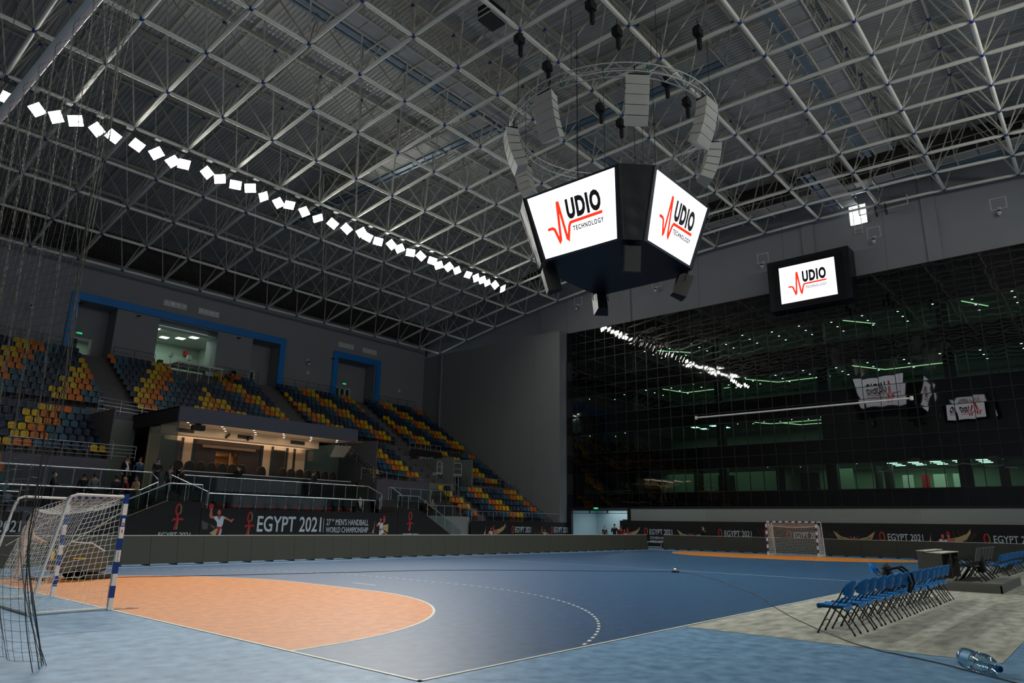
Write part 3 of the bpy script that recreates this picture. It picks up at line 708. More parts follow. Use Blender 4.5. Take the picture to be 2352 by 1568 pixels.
for nm, xa, xb, rows, anchor in blocks:
    n = int(round((xb-xa)/PITCH)) + 1
    for k in rows:
        lo = xa; hi = xb
        for i in range(n):
            x = (xb - i*PITCH) if anchor == 'r' else (xa + i*PITCH)
            if nm == 'upper middle block' and k in (15, 16) and 17.3 < x < 20.8: continue     # camera stand in front of the control room
            if nm == 'upper middle block' and k == 14 and 17.6 < x < 20.4: continue
            if nm.startswith('front block left') and k < -4 and x > 34.4 and False: continue
            c = colour(x, k)
            seats.append(((x, yk(k)-0.12, zf(k)), c, nm, k, i, anchor, k-min(rows)))
seats.sort(key=lambda s: depth_of(s[0]) - 100*in_view((s[0][0], s[0][1], s[0][2]+0.5), 5))
CN = {'yellow':'yellow','orange':'orange','teal':'teal blue','navy':'navy blue','slate':'dark slate blue'}
rest = {c: MB() for c in SEATC}
for n, (p, c, nm, k, i, anchor, ri) in enumerate(seats):
    if n < 300:
        o = put('stadium_seat', SM[c]); o.location = p
        tag(o, '%s seat, %s from %s aisle, %s row up, %s' % (CN[c], nth(i+1), 'right-hand' if anchor == 'r' else 'left-hand', nth(ri+1), nm), 'seat', 'bucket seats of the grandstand')
        q = put('bracket', br_me); q.parent = o
    else:
        me = SM[c]; rest[c].add([(v.co.x+p[0], v.co.y+p[1], v.co.z+p[2]) for v in me.vertices], [tuple(f.vertices) for f in me.polygons])
        rest[c].add([(v.co.x+p[0], v.co.y+p[1], v.co.z+p[2]) for v in br_me.vertices], [tuple(f.vertices) for f in br_me.polygons])
allr = MB()
for ci, c in enumerate(SEATC): allr.add(rest[c].v, rest[c].f, ci)
so = stuff(allr.build('stadium_seat_rows', [M['seat_'+c] for c in SEATC], None, True)); tag(so, 'remaining rows of yellow, orange and blue bucket seats further up and right in the grandstand', 'seats')
# loose unmounted seats piled in front of the control room
pr = random.Random(9)
for q in range(12):
    c = ['orange','orange','yellow','teal','navy','orange'][q % 6]
    o = put('stadium_seat', SM[c]); o.location = (21.35+0.36*(q % 4)+pr.uniform(-.08,.08), yk(15)-0.1-0.3*(q//4 % 2), zf(15)+0.02+0.32*(q//4)); o.rotation_euler = (pr.uniform(-.25,.25)+0.3*(q//4), pr.uniform(-.3,.3), pr.uniform(-1.2,1.2))
    tag(o, 'loose %s seat in the jumbled pile right of the control room window' % CN[c], 'seat', 'loose %s seats piled right of the control room' % CN[c])

# ---------------------------------------------------------------- railings
def rail(name, label, pts, h, bars=(0.25,0.5,0.75), step=1.25, posts=True, m=None, glass=False, hr=0.025, gtop=0.82):
    """pts: base polyline (world)"""
    m = m or M['steel']
    t = thing(name, label, 'railing', pts[0])
    U = Vector((0,0,1)); P = [Vector(p) for p in pts]
    MB().path([p+U*h for p in P], hr, 6).build('handrail', m, t)
    for bb in bars:
        MB().path([p+U*bb for p in P], 0.012, 5).build('rail_bar', m, t)
    for a, b_ in zip(P[:-1], P[1:]):
        L = (b_-a).length; n = max(1, int(round(L/step)))
        for q in range(n+1):
            if q == n and b_ is not P[-1]: continue
            c = a.lerp(b_, q/n)
            pb = MB().tube(c, c+U*h, 0.019, 6)
            if glass: pb.ball(c+U*0.16, 0.04, 6, 4).ball(c+U*(h-0.14), 0.04, 6, 4)
            pb.build('post', m, t)
        if glass:
            for q in range(n):
                c0 = a.lerp(b_, (q+0.04)/n); c1 = a.lerp(b_, (q+0.96)/n)
                MB().add([c0+U*0.07, c1+U*0.07, c1+U*(h-0.06), c0+U*(h-0.06)], [(0,1,2,3)]).build('glass_panel', M['rail_glass'], t)
    return t
rail('metal_railing', 'bright steel railing along the front of the lower left seat block', [(4.55,26.2,4.75),(10.7,26.2,4.75)], 0.8, (0.2,0.4,0.6))
rail('metal_railing', 'bright steel railing at the front of the upper left seats running to the canopy', [(10.0,31.1,7.95),(15.2,31.1,7.75)], 0.9, (0.22,0.45,0.68))
rail('metal_railing', 'steel railing along the front of the lower right seat block', [(26.6,26.2,4.62),(33.7,26.2,4.0)], 0.86, (0.4,))
rail('metal_railing', 'thin steel railing in front of the right end block, middle height', [(38.35,26.25,4.72),(44.5,26.25,4.72)], 0.76, (0.38,))
rail('metal_railing', 'thin steel railing along the front of the front right seat block above the black banner', [(33.5,21.45,1.82),(44.45,21.45,1.82)], 0.73, (0.36,))
rail('metal_railing', 'steel railing in front of the far left front seats behind the near goal', [(-3,21.45,1.9),(4.2,21.45,1.9)], 0.8, (0.2,0.4,0.6))
for x0, x1, lab in ((-3, 9.8, 'left of the left portal'), (13.2, 16.2, 'between the left doorway and the control room window'), (21.2, 25.0, 'right of the control room window'), (27.4, 33.6, 'between the two blue portals'), (38.4, 43.2, 'right of the right blue portal')):
    rail('metal_railing', 'thin railing behind the top row, %s' % lab, [(x0, yk(16)+0.5, 13.02), (x1, yk(16)+0.5, 13.02)], 1.0, (0.33,0.66), m=M['dark_metal'], hr=0.018)
rail('metal_railing', 'sloping steel stair rail beside the left stairwell under the dark wall', [(9.55,30.6,7.0),(9.55,26.4,4.8)], 0.85, (0.3,0.55))
rail('metal_railing', 'sloping steel stair rail beside the right stairwell behind the box of honour', [(27.85,30.6,7.0),(27.85,26.4,4.8)], 0.85, (0.3,0.55))
rail('metal_railing', 'sloping steel rail on the steps right of vomitory six', [(38.45,29.6,6.6),(38.45,26.2,4.6)], 0.85, (0.4,))
rail('metal_railing', 'sloping steel rail down the stair left of vomitory six', [(36.1,29.0,6.0),(36.1,25.4,3.6)], 0.85, (0.4,))
# vomitory sign wall and gantry
vs_ = thing('vomitory_sign', 'black sign panel lettered with a bracketed 6 above the stair opening in the stand', 'sign', (35.6, 30.2, 7))
F = frame((34.75, 30.15, 6.55), (1,0,0), (0,0,1))
MB().prism([(0,0.0),(3.7,-0.15),(3.7,1.25),(0,1.3)], F, -0.08, 0.0).build('panel', M['banner'], vs_)
put('lettering', text_mesh('lettering', 'EGYPT 2021', 0.95, 0.42, 0.95, 0.26, F, 0.0, 0.012, M['pwhite']), vs_)
put('lettering', text_mesh('lettering', '(6)', 2.0, 0.12, 0.72, 0.62, F, 0.0, 0.012, M['pwhite'], 0.01), vs_)
MB().prism([(0.7,0.25),(0.8,0.25),(0.8,0.7),(0.7,0.7)], F, 0, 0.012).prism([(0.62,0.5),(0.88,0.5),(0.88,0.58),(0.62,0.58)], F, 0, 0.012).build('emblem', M['red'], vs_)
for u, v in ((0.35, 0.0), (2.75, -0.1)): MB().prism([(u,v),(u+0.22,v),(u+0.22,v+0.33),(u,v+0.33)], F, 0, 0.01).build('notice', M['white'], vs_)
rail('metal_railing', 'pale railing posts on top of the black vomitory sign', [(34.7,30.3,7.75),(38.4,30.3,7.75)], 0.6, (), 0.6)
gt = thing('camera_gantry', 'grey metal camera platform with rounded guard rails beside the bracketed 6 sign', 'platform', (36.6, 28.0, 5.6))
MB().box(35.3, 38.3, 27.4, 28.9, 5.62, 5.74).build('platform_deck', M['alu'], gt)
for q in range(8): MB().box(35.3+q*0.41, 35.36+q*0.41, 27.4, 28.9, 5.5, 5.62).build('joist', M['alu'], gt)
for x, y in ((35.4,27.5),(35.4,28.8),(38.0,27.5),(37.6,27.5)): MB().tube((x,y,4.2 if x < 36 else 3.9), (x,y,5.6), 0.035, 6).build('leg', M['alu'], gt)
for x0, x1 in ((35.35,35.85),(35.95,38.25)):
    MB().path([(x0,27.42,5.74),(x0,27.42,6.55),(x0+0.12,27.42,6.7),(x1-0.12,27.42,6.7),(x1,27.42,6.55),(x1,27.42,5.74)], 0.028, 6).tube((x0,27.42,6.2),(x1,27.42,6.2),0.022,6).build('guard_rail', M['alu'], gt)
MB().path([(38.25,27.42,5.74),(38.25,27.42,6.6),(38.25,27.6,6.7),(38.25,28.8,6.7),(38.25,28.9,6.6),(38.25,28.9,5.74)], 0.028, 6).build('guard_rail', M['alu'], gt)

# ================================================================ BACK WALL: blue portals, control room, doors, vents, cameras
def portal(label, x0, x1, zt, w_=0.57, zb_=12.95):
    t = thing('door_portal', label, 'portal', ((x0+x1)/2, YB, zb_))
    for a, b_ in ((x0, x0+w_), (x1-w_, x1)): MB().box(a, b_, YB-0.14, YB, zb_, zt-0.6).build('jamb', M['blue_frame'], t)
    MB().box(x0, x1, YB-0.14, YB, zt-0.6, zt).build('lintel', M['blue_frame'], t)
    return t
portal('long bright blue portal band framing the left doorway, control room and second doorway', 9.93, 27.55, 17.7)
portal('narrower bright blue portal framing the double glass door at right', 32.75, 38.55, 17.7)
gp = thing('control_room', 'lit control room behind a large window high in the back wall', 'room', (18.7, 43, 13))
cr_w = mat('control_room_wall', (165,178,168), 0.8); cr_c = mat('control_room_ceiling', (205,212,205), 0.8)
MB().box(15.2, 22.2, 45.5, 45.6, 12.9, 17.3).box(15.1, 15.2, YB+1.9, 45.6, 12.9, 17.3).box(22.2, 22.3, YB+1.9, 45.6, 12.9, 17.3).build('room_wall', cr_w, gp)
MB().box(15.1, 22.3, YB+0.2, 45.6, 16.45, 16.55).build('room_ceiling', cr_c, gp); MB().box(15.1, 22.3, YB, 45.6, 12.9, 13.1).build('room_floor', M['concrete'], gp)
for x, y in ((16.5,41.2),(17.4,44.3),(19.2,42.6),(19.8,41.4),(18.2,43.4)): MB().box(x-0.3, x+0.3, y-0.3, y+0.3, 16.42, 16.45).build('ceiling_light', pl, gp)
MB().box(16.0, 21.2, 41.4, 42.2, 13.75, 13.82).build('desk', M['black'], gp)
for x, s in ((16.9,0.25),(17.5,0.35),(19.9,0.5),(20.6,0.4),(18.7,0.2)): MB().box(x-s/2, x+s/2, 41.6, 42.0, 13.82, 13.82+0.3).build('desk_equipment', M['black'], gp)
for x in (18.1, 19.6):
    MB().tube((x,41.3,13.1),(x,41.3,14.45),0.03,6).box(x-0.16,x+0.16,41.2,41.5,14.45,14.85).build('shrouded_camera', M['box_white'], gp)
for x in (16.1, 20.9): MB().box(x-0.13, x+0.13, 44.9, 45.3, 15.6, 16.05).build('wall_speaker', M['red'], gp)
room_or_fill_lamp(18.7, 43.0, 16.4, 5, 3, 45, (0.95, 1.0, 0.93))
for x0, x1 in ((16.3,17.9),(17.92,19.5),(19.52,21.15)): MB().add([(x0,YB+0.9,13.3),(x1,YB+0.9,13.3),(x1,YB+0.9,16.4),(x0,YB+0.9,16.4)], [(0,1,2,3)]).build('window_pane', glass_mat('control_glass','' or (225,238,230),0.01,0.01,0.6) if 'control_glass' not in bpy.data.materials else bpy.data.materials['control_glass'], gp)
cs = thing('camera_stand', 'white slatted camera stand standing over the seats below the control room', 'platform', (19.1, 38, 12.5))
for q in range(9): MB().box(17.4+q*0.4, 17.7+q*0.4, 38.0, 39.4, 13.42, 13.47).build('slat', M['box_white'], cs)
MB().box(17.3, 21.0, 37.95, 38.03, 13.36, 13.5).box(17.3, 21.0, 39.4, 39.48, 13.36, 13.5).build('beam', M['box_white'], cs)
for x in (17.4, 18.2, 19.0, 19.9, 20.9):
    for y in (38.0, 39.4): MB().tube((x,y,zf(14 if y < 39 else 16)),(x,y,13.4),0.03,6).build('leg', M['box_white'], cs)
def glazed_door(name, label, x0, x1, leaves, ypl, lit, zt=14.55):
    t = thing(name, label, 'door', ((x0+x1)/2, ypl, 13.0)); wfr = M['box_white']; n = leaves; ww = (x1-x0)/n
    MB().box(x0-0.06, x0, ypl, ypl+0.12, 13, zt).box(x1, x1+0.06, ypl, ypl+0.12, 13, zt).box(x0-0.06, x1+0.06, ypl, ypl+0.12, zt, zt+0.06).build('door_frame', wfr, t)
    gl = glass_mat('door_glass', (90,150,130), 0.03, 0.02) if 'door_glass' not in bpy.data.materials else bpy.data.materials['door_glass']
    for q in range(n):
        a = x0+q*ww; b = MB().box(a+0.01, a+0.11, ypl, ypl+0.06, 13.02, zt).box(a+ww-0.11, a+ww-0.01, ypl, ypl+0.06, 13.02, zt).box(a, a+ww, ypl, ypl+0.06, zt-0.1, zt).box(a, a+ww, ypl, ypl+0.06, 13.45, 13.53).box(a, a+ww, ypl, ypl+0.06, 13.02, 13.12)
        leaf = b.build('door_leaf', wfr, t)
        MB().box(a+0.1, a+ww-0.1, ypl+0.02, ypl+0.03, 13.1, zt-0.1).build('glass_pane', gl, leaf)
    return t
glazed_door('double_door', 'white framed glass double door with daylight behind in the right blue portal', 33.75, 36.15, 4, YB+1.6, True)
glazed_door('glazed_door', 'white framed glass door in the second doorway of the long blue portal', 24.65, 25.7, 2, YB+1.6, False)
d1 = thing('open_doorway', 'open white doorway with pale corridor behind, in the left end of the long portal', 'door', (11.5, YB+1.6, 13))
MB().box(10.7,10.78,YB+1.5,YB+1.8,13,14.6).box(12.15,12.25,YB+1.5,YB+1.8,13,14.6).box(10.7,12.25,YB+1.5,YB+1.8,14.55,14.65).build('door_frame', M['box_white'], d1)
MB().box(10.8, 11.3, YB+1.6, YB+1.66, 13, 14.55).build('glass_leaf', bpy.data.materials['door_glass'], d1)
hw = struct(MB().box(9.5, 40, YB+5.2, YB+5.3, 12.9, 15.5).box(9.5, 14.5, YB+1.8, YB+5.2, 15.2, 15.3).box(23, 40, YB+1.8, YB+5.2, 15.2, 15.3).box(9.5,9.6,YB+1.8,YB+5.3,12.9,15.3).box(14.4,14.5,YB+1.8,YB+5.3,12.9,15.3).box(27.5,27.6,YB+1.8,YB+5.3,12.9,15.3).box(23,40,YB+1.8,YB+5.2,12.9,13).box(9.5,14.5,YB+1.8,YB+5.2,12.9,13).build('wall_corridor', cr_w))
room_or_fill_lamp(12, YB+3.5, 15.1, 2, 2, 16); room_or_fill_lamp(25.5, YB+3.5, 15.1, 2, 2, 3, (0.6, 1, 0.8)); room_or_fill_lamp(35, YB+3.5, 15.1, 3, 2, 6)
dl = emis('daylight_pane_door', (225,240,235), 1.3)
sw = thing('corridor_window', 'bright corridor window with bars seen through the right portal glass door', 'window', (35.3, YB+5.1, 13.6))
for q in range(3): MB().box(34.75+0.55*q, 35.2+0.55*q, YB+5.12, YB+5.2, 13.0, 14.6).build('pane', dl, sw)
for q in range(4): MB().box(34.7, 36.4, YB+5.06, YB+5.12, 13.35+0.3*q, 13.4+0.3*q).build('bar', M['box_white'], sw)
for x, lab in ((11.3,'above the open left doorway'),(24.85,'above the second doorway'),(33.6,'left one in the right portal'),(35.35,'right one in the right portal')):
    exit_sign(x, YB+1.55 if x > 0 else 0, 15.0, 'small green exit sign ' + lab)
def vent(x0, x1, lab):
    t = thing('vent_panel', lab, 'vent', ((x0+x1)/2, YB, 18.4)); F = frame((x0, YB-0.0, 18.17), (1,0,0), (0,0,1)); W_ = x1-x0
    MB().prism([(0,0),(W_,0),(W_,0.5),(0,0.5)], F, 0.0, 0.08).build('plate', M['box_white'], t)
    for q in range(4):
        X = F @ Matrix.Translation((W_*(q+0.5)/4, 0.25, 0.08))
        MB().lathe([(0.06,0.0),(0.19,0.0),(0.2,0.02),(0.17,0.03),(0.06,0.01)], X, 14).build('nozzle_ring', M['alu'], t)
        MB().lathe([(0.165,0.002),(0.165,0.006)], X, 14).build('nozzle_throat', M['black'], t)
vent(16.36, 18.24, 'white panel of four round air nozzles, first from the left on the back wall'); vent(19.2, 21.0, 'white panel of four round air nozzles, second from the left on the back wall')
vent(33.2, 35.05, 'white panel of four round air nozzles, left one over the right portal'); vent(36.13, 37.92, 'white panel of four round air nozzles, right one over the right portal')
def dome_cam(o, u, v, lab):
    t = thing('dome_camera', lab, 'camera', o); F = frame(o, u, v)
    MB().prism([(-0.1,0.1),(0.1,0.1),(0.1,0.32),(-0.1,0.32)], F, 0.0, 0.06).build('wall_plate', M['box_white'], t)
    MB().path([F @ Vector((0,0.2,0.05)), F @ Vector((0,0.22,0.3)), F @ Vector((0,0.1,0.32))], 0.035, 6).build('arm', M['box_white'], t)
    X = F @ Matrix.Translation((0,-0.12,0.32)) @ Matrix.Rotation(-PI/2, 4, 'X')
    MB().lathe([(0.06,-0.22),(0.13,-0.1),(0.14,0.02)], X, 12).build('housing', M['box_white'], t)
    MB().lathe([(0.13,0.02),(0.12,0.09),(0.07,0.15),(0.001,0.17)], X, 12).build('dome', M['black_gloss'], t)
dome_cam((29.95, YB, 16.0), (1,0,0), (0,0,1), 'white dome camera on the back wall between the blue portals')
dome_cam((7.6, YB, 15.9), (1,0,0), (0,0,1), 'white dome camera on the back wall behind the black net')
for y, lab in ((-12.9,'rightmost on the far wall'),(-5.44,'below the bright high window'),(2.64,'just left of the wall screen'),(12.11,'behind the hanging screens'),(20.54,'leftmost on the far wall')):
    dome_cam((XU, y, 21.75), (0,-1,0), (0,0,1), 'white dome camera under a square hatch, %s' % lab)
    h = thing('access_hatch', 'square grey wall hatch above the dome camera, %s' % lab, 'hatch', (XU, y, 22.3))
    F = frame((XU, y, 22.35), (0,-1,0), (0,0,1))
    MB().prism([(-0.4,-0.36),(0.4,-0.36),(0.4,0.36),(-0.4,0.36)], F, 0, 0.02).build('cover', M['wall'], h)
    b = MB()
    for p in ([(-0.45,-0.41),(0.45,-0.41),(0.45,-0.36),(-0.45,-0.36)], [(-0.45,0.36),(0.45,0.36),(0.45,0.41),(-0.45,0.41)], [(-0.45,-0.36),(-0.4,-0.36),(-0.4,0.36),(-0.45,0.36)], [(0.4,-0.36),(0.45,-0.36),(0.45,0.36),(0.4,0.36)]): b.prism(p, F, 0, 0.04)
    b.build('rim', M['alu'], h)
for x, y, z, lab in ((30.1,YB,15.0,'below the dome camera between the portals'),(41.2,YB,15.0,'near the right corner of the back wall'),(5.2,YB,15.2,'behind the black net')):
    t = thing('wifi_box', 'small white box on the back wall ' + lab, 'box', (x,y,z)); MB().box(x-0.14,x+0.14,y-0.08,y,z-0.14,z+0.14).build('case', M['box_white'], t); MB().tube((x,y-0.04,z+0.14),(x,y-0.04,z+0.42),0.012,5).build('conduit', M['box_white'], t)
for x, lab in ((14.6,'left of the control room'),(22.9,'right of the control room'),(32.6,'at the right portal'),(10.55,'in the left doorway')):
    t = thing('bullet_camera', 'small dark bullet camera under the blue band ' + lab, 'camera', (x, YB-0.2, 16.6)); MB().tube((x-0.1,YB-0.35,16.75),(x+0.14,YB-0.22,16.85),0.06,8).build('body', M['black'], t); MB().tube((x,YB,16.9),(x,YB-0.28,16.8),0.03,6).build('arm', M['black'], t)
# ================================================================ BOX OF HONOUR AND SIDE TERRACES
dk = mat('dark_terrace_floor', (64,60,60), 0.8); desk_m = mat('black_brown_desk', (24,20,18), 0.35); cream = mat('cream_plaster', (206,180,150), 0.75); cream2 = mat('cream_soffit', (214,184,150), 0.75)
plat = thing('honour_platform', 'terraced platform of the box of honour with two side stairs behind the big black banner', 'platform', (18.9, 23, 0))
def pb(x0,x1,y0,y1,z0,z1,name='floor_slab',m=dk): return MB().box(x0,x1,y0,y1,z0,z1).build(name,m,plat)
pb(12.3,25.4,20.56,23.3,0,1.92); pb(10.4,12.3,20.56,22.4,0,2.48); pb(25.4,27.35,20.56,22.4,0,2.48)
pb(9.9,28.0,23.3,28.7,0,3.12); pb(3.0,9.9,22.35,23.5,0,2.05); pb(3.0,9.9,23.5,26.1,0,3.1); pb(28.0,33.4,22.35,23.5,0,2.05); pb(28.0,33.4,23.5,26.1,0,3.1)
pb(9.35,12.4,28.7,31.0,0,3.12); pb(24.8,28.0,28.7,31.0,0,3.12); pb(33.2,36.0,22.0,26.0,0,1.8)
for q in range(3): pb(10.4,12.3,22.4+0.3*q,23.3,2.48,2.48+0.213*(q+1),'step'); pb(25.4,27.35,22.4+0.3*q,23.3,2.48,2.48+0.213*(q+1),'step')
for q in range(13):
    z = 2.48-0.178*(q+1); pb(10.4-0.33*(q+1),10.4-0.33*q,20.56,22.3,0,z,'step'); pb(27.35+0.33*q,27.35+0.33*(q+1),20.56,22.3,0,z,'step')
MB().box(29.2,33.45,21.62,21.75,0,2.12).build('front_wall', M['wall2'], plat); MB().box(3.0,9.3,22.3,22.38,0,2.05).build('front_wall', M['tier_wall'], plat)
# canopy
can = thing('canopy', 'grey box canopy with a cream soffit of downlights over the box of honour', 'canopy', (18.5, 28, 7))
fas = mat('dark_grey_fascia', (84,86,98), 0.7); fas2 = mat('black_grey_return', (40,41,44), 0.75)
MB().box(12.15,24.85,24.6,24.75,7.1,7.97).build('fascia', fas, can); MB().box(12.15,12.3,24.75,31.2,7.1,7.97).build('side_return', fas2, can); MB().box(24.7,24.85,24.75,31.2,7.1,7.97).build('side_return', fas2, can)
MB().box(12.15,24.85,24.75,31.5,7.9,7.99).build('roof_slab', fas, can)
MB().box(12.3,24.7,24.75,27.2,7.12,7.2).build('soffit', cream2, can); MB().box(12.3,23.4,27.2,28.7,6.62,6.72).build('soffit_rear', cream2, can); MB().box(12.3,23.4,27.15,27.25,6.62,7.15).build('soffit_drop', cream, can)
for y in (25.4, 26.6): MB().box(12.3,24.7,y,y+0.03,7.112,7.122).build('shadow_gap', M['black'], can)
wd_ = emis('warm_downlight', (255,236,205), 9.0)
q = 0
for i in range(6):
    for j, y in enumerate((25.0, 25.9, 26.9)):
        x = 12.9 + 2.1*i + 0.6*j
        if x > 24.4: continue
        t = tag(MB().lathe([(0.07,-0.015),(0.07,0)], Matrix.Translation((x,y,7.118)), 8).build('downlight', wd_), 'warm canopy downlight, %s from the left in the %s row from the front' % (nth(i+1), nth(j+1)), 'downlight', 'canopy downlights')
        MB().lathe([(0.075,-0.01),(0.1,-0.02),(0.1,0.0)], Matrix.Translation((x,y,7.119)), 8).build('trim_ring', M['box_white'], t)
for x0 in (13.2, 17.2, 21.1): MB().box(x0,x0+1.1,27.11,27.16,6.78,7.0).build('air_grille', M['black'], can)
for x in (16.4, 17.9):
    t = thing('wall_projector', 'small dark spotlight fixed on the cream canopy beam, %s' % ('left' if x < 17 else 'right'), 'spotlight', (x,27.1,6.85)); MB().tube((x-0.1,26.95,6.7),(x+0.15,27.0,6.95),0.08,8).build('head', M['black'], t); MB().tube((x,27.15,6.9),(x,26.95,6.85),0.03,6).build('arm', M['black'], t)
t = thing('ceiling_speaker', 'black loudspeaker hanging under the left front of the canopy', 'loudspeaker', (13.5,25.0,6.85)); MB().box(13.2,13.9,24.85,25.25,6.72,7.02).build('cabinet', M['black'], t); MB().box(13.4,13.7,25.0,25.1,7.02,7.12).build('bracket', M['black'], t)
# rear wall of the box
rw = thing('honour_box_rear', 'cream rear wall of the box of honour with a dark timber portal', 'wall panel', (18.5,28.7,3.1))
wood = mat('dark_timber_portal', (46,28,20), 0.5, noise=0.2, nscale=3)
MB().box(12.3,15.0,28.6,28.8,3.12,7.1).box(19.95,23.3,28.6,28.8,3.12,7.1).box(15.0,19.95,28.6,28.8,6.62,7.1).build('cream_panel', cream, rw)
MB().box(15.0,16.6,28.62,28.8,3.12,6.62).box(18.2,19.95,28.62,28.8,3.12,6.62).box(16.6,18.2,28.62,28.8,5.95,6.62).build('timber_panel', wood, rw)
MB().box(15.6,19.3,28.45,28.6,6.12,6.3).build('sliding_door_rail', mat('tan_rail',(150,126,108),0.5), rw)
MB().box(15.0,15.25,28.58,28.62,3.12,6.62).box(19.75,19.95,28.58,28.62,3.12,6.62).build('portal_edge', M['black_gloss'], rw)
for x in (13.0, 14.25, 20.55, 21.7, 22.3): MB().box(x,x+0.14,28.5,28.62,3.12,6.62).build('pilaster_strip', mat('dark_teal_strip',(34,44,44),0.3) if 'dark_teal_strip' not in bpy.data.materials else bpy.data.materials['dark_teal_strip'], rw)
for x0, x1 in ((13.16,14.2),(20.72,21.65)): MB().box(x0,x1,28.56,28.6,3.12,6.4).build('dark_glass_screen', mat('smoked_screen',(58,52,46),0.15) if 'smoked_screen' not in bpy.data.materials else bpy.data.materials['smoked_screen'], rw)
MB().add([(23.3,28.7,3.12),(25.2,25.2,3.12),(25.2,25.2,7.1),(23.3,28.7,7.1)], [(0,1,2,3)]).build('glass_screen', M['rail_glass'], rw)
MB().add([(12.32,24.8,3.12),(12.32,28.6,3.12),(12.32,28.6,7.1),(12.32,24.8,7.1)], [(0,1,2,3)]).build('glass_screen', M['rail_glass'], rw)
lb = thing('honour_lobby', 'warm lit lobby seen through the open door of the box of honour', 'room', (17.4,31,3.1))
MB().box(14,22,34,34.1,3.1,6.6).box(14,14.1,28.8,34,3.1,6.6).box(22,22.1,28.8,34,3.1,6.6).build('lobby_wall', cream, lb); MB().box(14,22,28.8,34,6.05,6.15).build('lobby_ceiling', cream2, lb); MB().box(14,22,28.8,34,3.0,3.12).build('lobby_floor', dk, lb)
MB().box(14.2,21.8,32.6,33.2,5.2,5.5).build('timber_beam', wood, lb)
wl = emis('warm_lobby_lamp', (255,190,110), 8.0)
for i in range(5): MB().ball((16.6+0.45*i,32.5,5.5),0.1,8,5).build('beam_lamp', wl, lb)
MB().box(17.9,18.1,29.1,29.3,3.12,6.0).build('lit_jamb', mat('amber_timber',(190,130,64),0.5), lb)
room_or_fill_lamp(17.6,31,6.0,3,2,55,(1,0.8,0.55))
room_or_fill_lamp(18.4,26.0,7.05,10,1.2,60,(1,0.86,0.68))
for yy_, zz_, pw_ in ((28.3,6.3,26),(24.7,4.36,60)):  # added uplights without fixtures, brightening the canopy soffit from below
    o = room_or_fill_lamp(18.2,yy_,zz_,9.5,0.15,pw_,(1,0.84,0.66)); o.rotation_euler = (PI,0,0)
# long desk
dsk = thing('honour_desk', 'long black desk with a pale top edge across the box of honour', 'desk', (18.6,24.6,3.12))
MB().box(12.5,24.9,24.35,24.45,3.12,4.25).build('front_panel', desk_m, dsk); MB().box(12.4,25.0,24.3,25.1,4.25,4.3).build('desktop', desk_m, dsk); MB().box(12.4,24.3,24.28,24.31,4.26,4.31).build('top_edge', M['alu'], dsk); MB().box(12.5,12.6,24.35,25.0,3.12,4.25).box(24.8,24.9,24.35,25.0,3.12,4.25).build('end_panel', desk_m, dsk)
# armchairs
leather = mat('dark_brown_leather', (20,15,12), 0.5, spec=0.25, bump=0.3, bscale=14); gold_trim = mat('dark_gilt', (92,70,40), 0.4, metal=0.4)
def armchair():
    t = thing('armchair', '', 'armchair', (0,0,0), local=True, group='armchairs behind the honour desk')
    def bk(u, v):
        a = (u-0.5)*2; w_ = 0.31*(1-0.22*max(0,(v-0.75)/0.25)**2); top = 1.88-0.12*a*a
        return (a*w_, 0.30+0.10*v-0.05*(1-a*a)*0.6, 0.72+(top-0.72)*v)
    b = MB(); b.grid(bk, 8, 8); b.grid(lambda u, v: (lambda p: (p[0],p[1]+0.09,p[2]))(bk(1-u,v)), 8, 8)
    e = [(0,v/8) for v in range(9)]+[(u/8,1) for u in range(1,9)]+[(1,1-v/8) for v in range(1,9)]
    for q in range(len(e)-1):
        p0, p1 = bk(*e[q]), bk(*e[q+1]); b.add([p0,(p0[0],p0[1]+0.09,p0[2]),(p1[0],p1[1]+0.09,p1[2]),p1],[(0,1,2,3)])
    parts = [b.build('backrest', leather, t, True)]
    tr = MB().path([(x,y-0.005,z) for x,y,z in (bk(*i) for i in e)], 0.02, 5).build('carved_frame', gold_trim, t); parts.append(tr)
    parts.append(MB().box(-0.3,0.3,-0.25,0.32,0.58,0.74).build('seat', leather, t))
    for s in (-1,1): parts.append(MB().path([(s*0.33,0.3,1.1),(s*0.34,0.0,1.05),(s*0.34,-0.2,1.02),(s*0.34,-0.24,0.85),(s*0.33,-0.2,0.6)],0.03,6).build('armrest', gold_trim, t))
    for s in (-1,1):
        for y in (-0.2,0.28): parts.append(MB().tube((s*0.27,y,0),(s*0.27,y,0.6),0.03,6).build('leg', gold_trim, t))
    return t, [(p,[]) for p in parts]
a0, ap = armchair()
ax_ = [13.15,13.85,14.5,15.2,15.9,16.55,17.2,18.55,20.1,20.75,21.4,22.05,22.75,23.4,24.05]
for i, x in enumerate(ax_):
    lab = 'high-backed dark leather armchair behind the honour desk, %s from the left' % nth(i+1)
    if i == 0: a0.location = (x,25.75,3.12); a0['label'] = lab
    else: dup(a0, ap, (x,25.75,3.12), 0, lab)
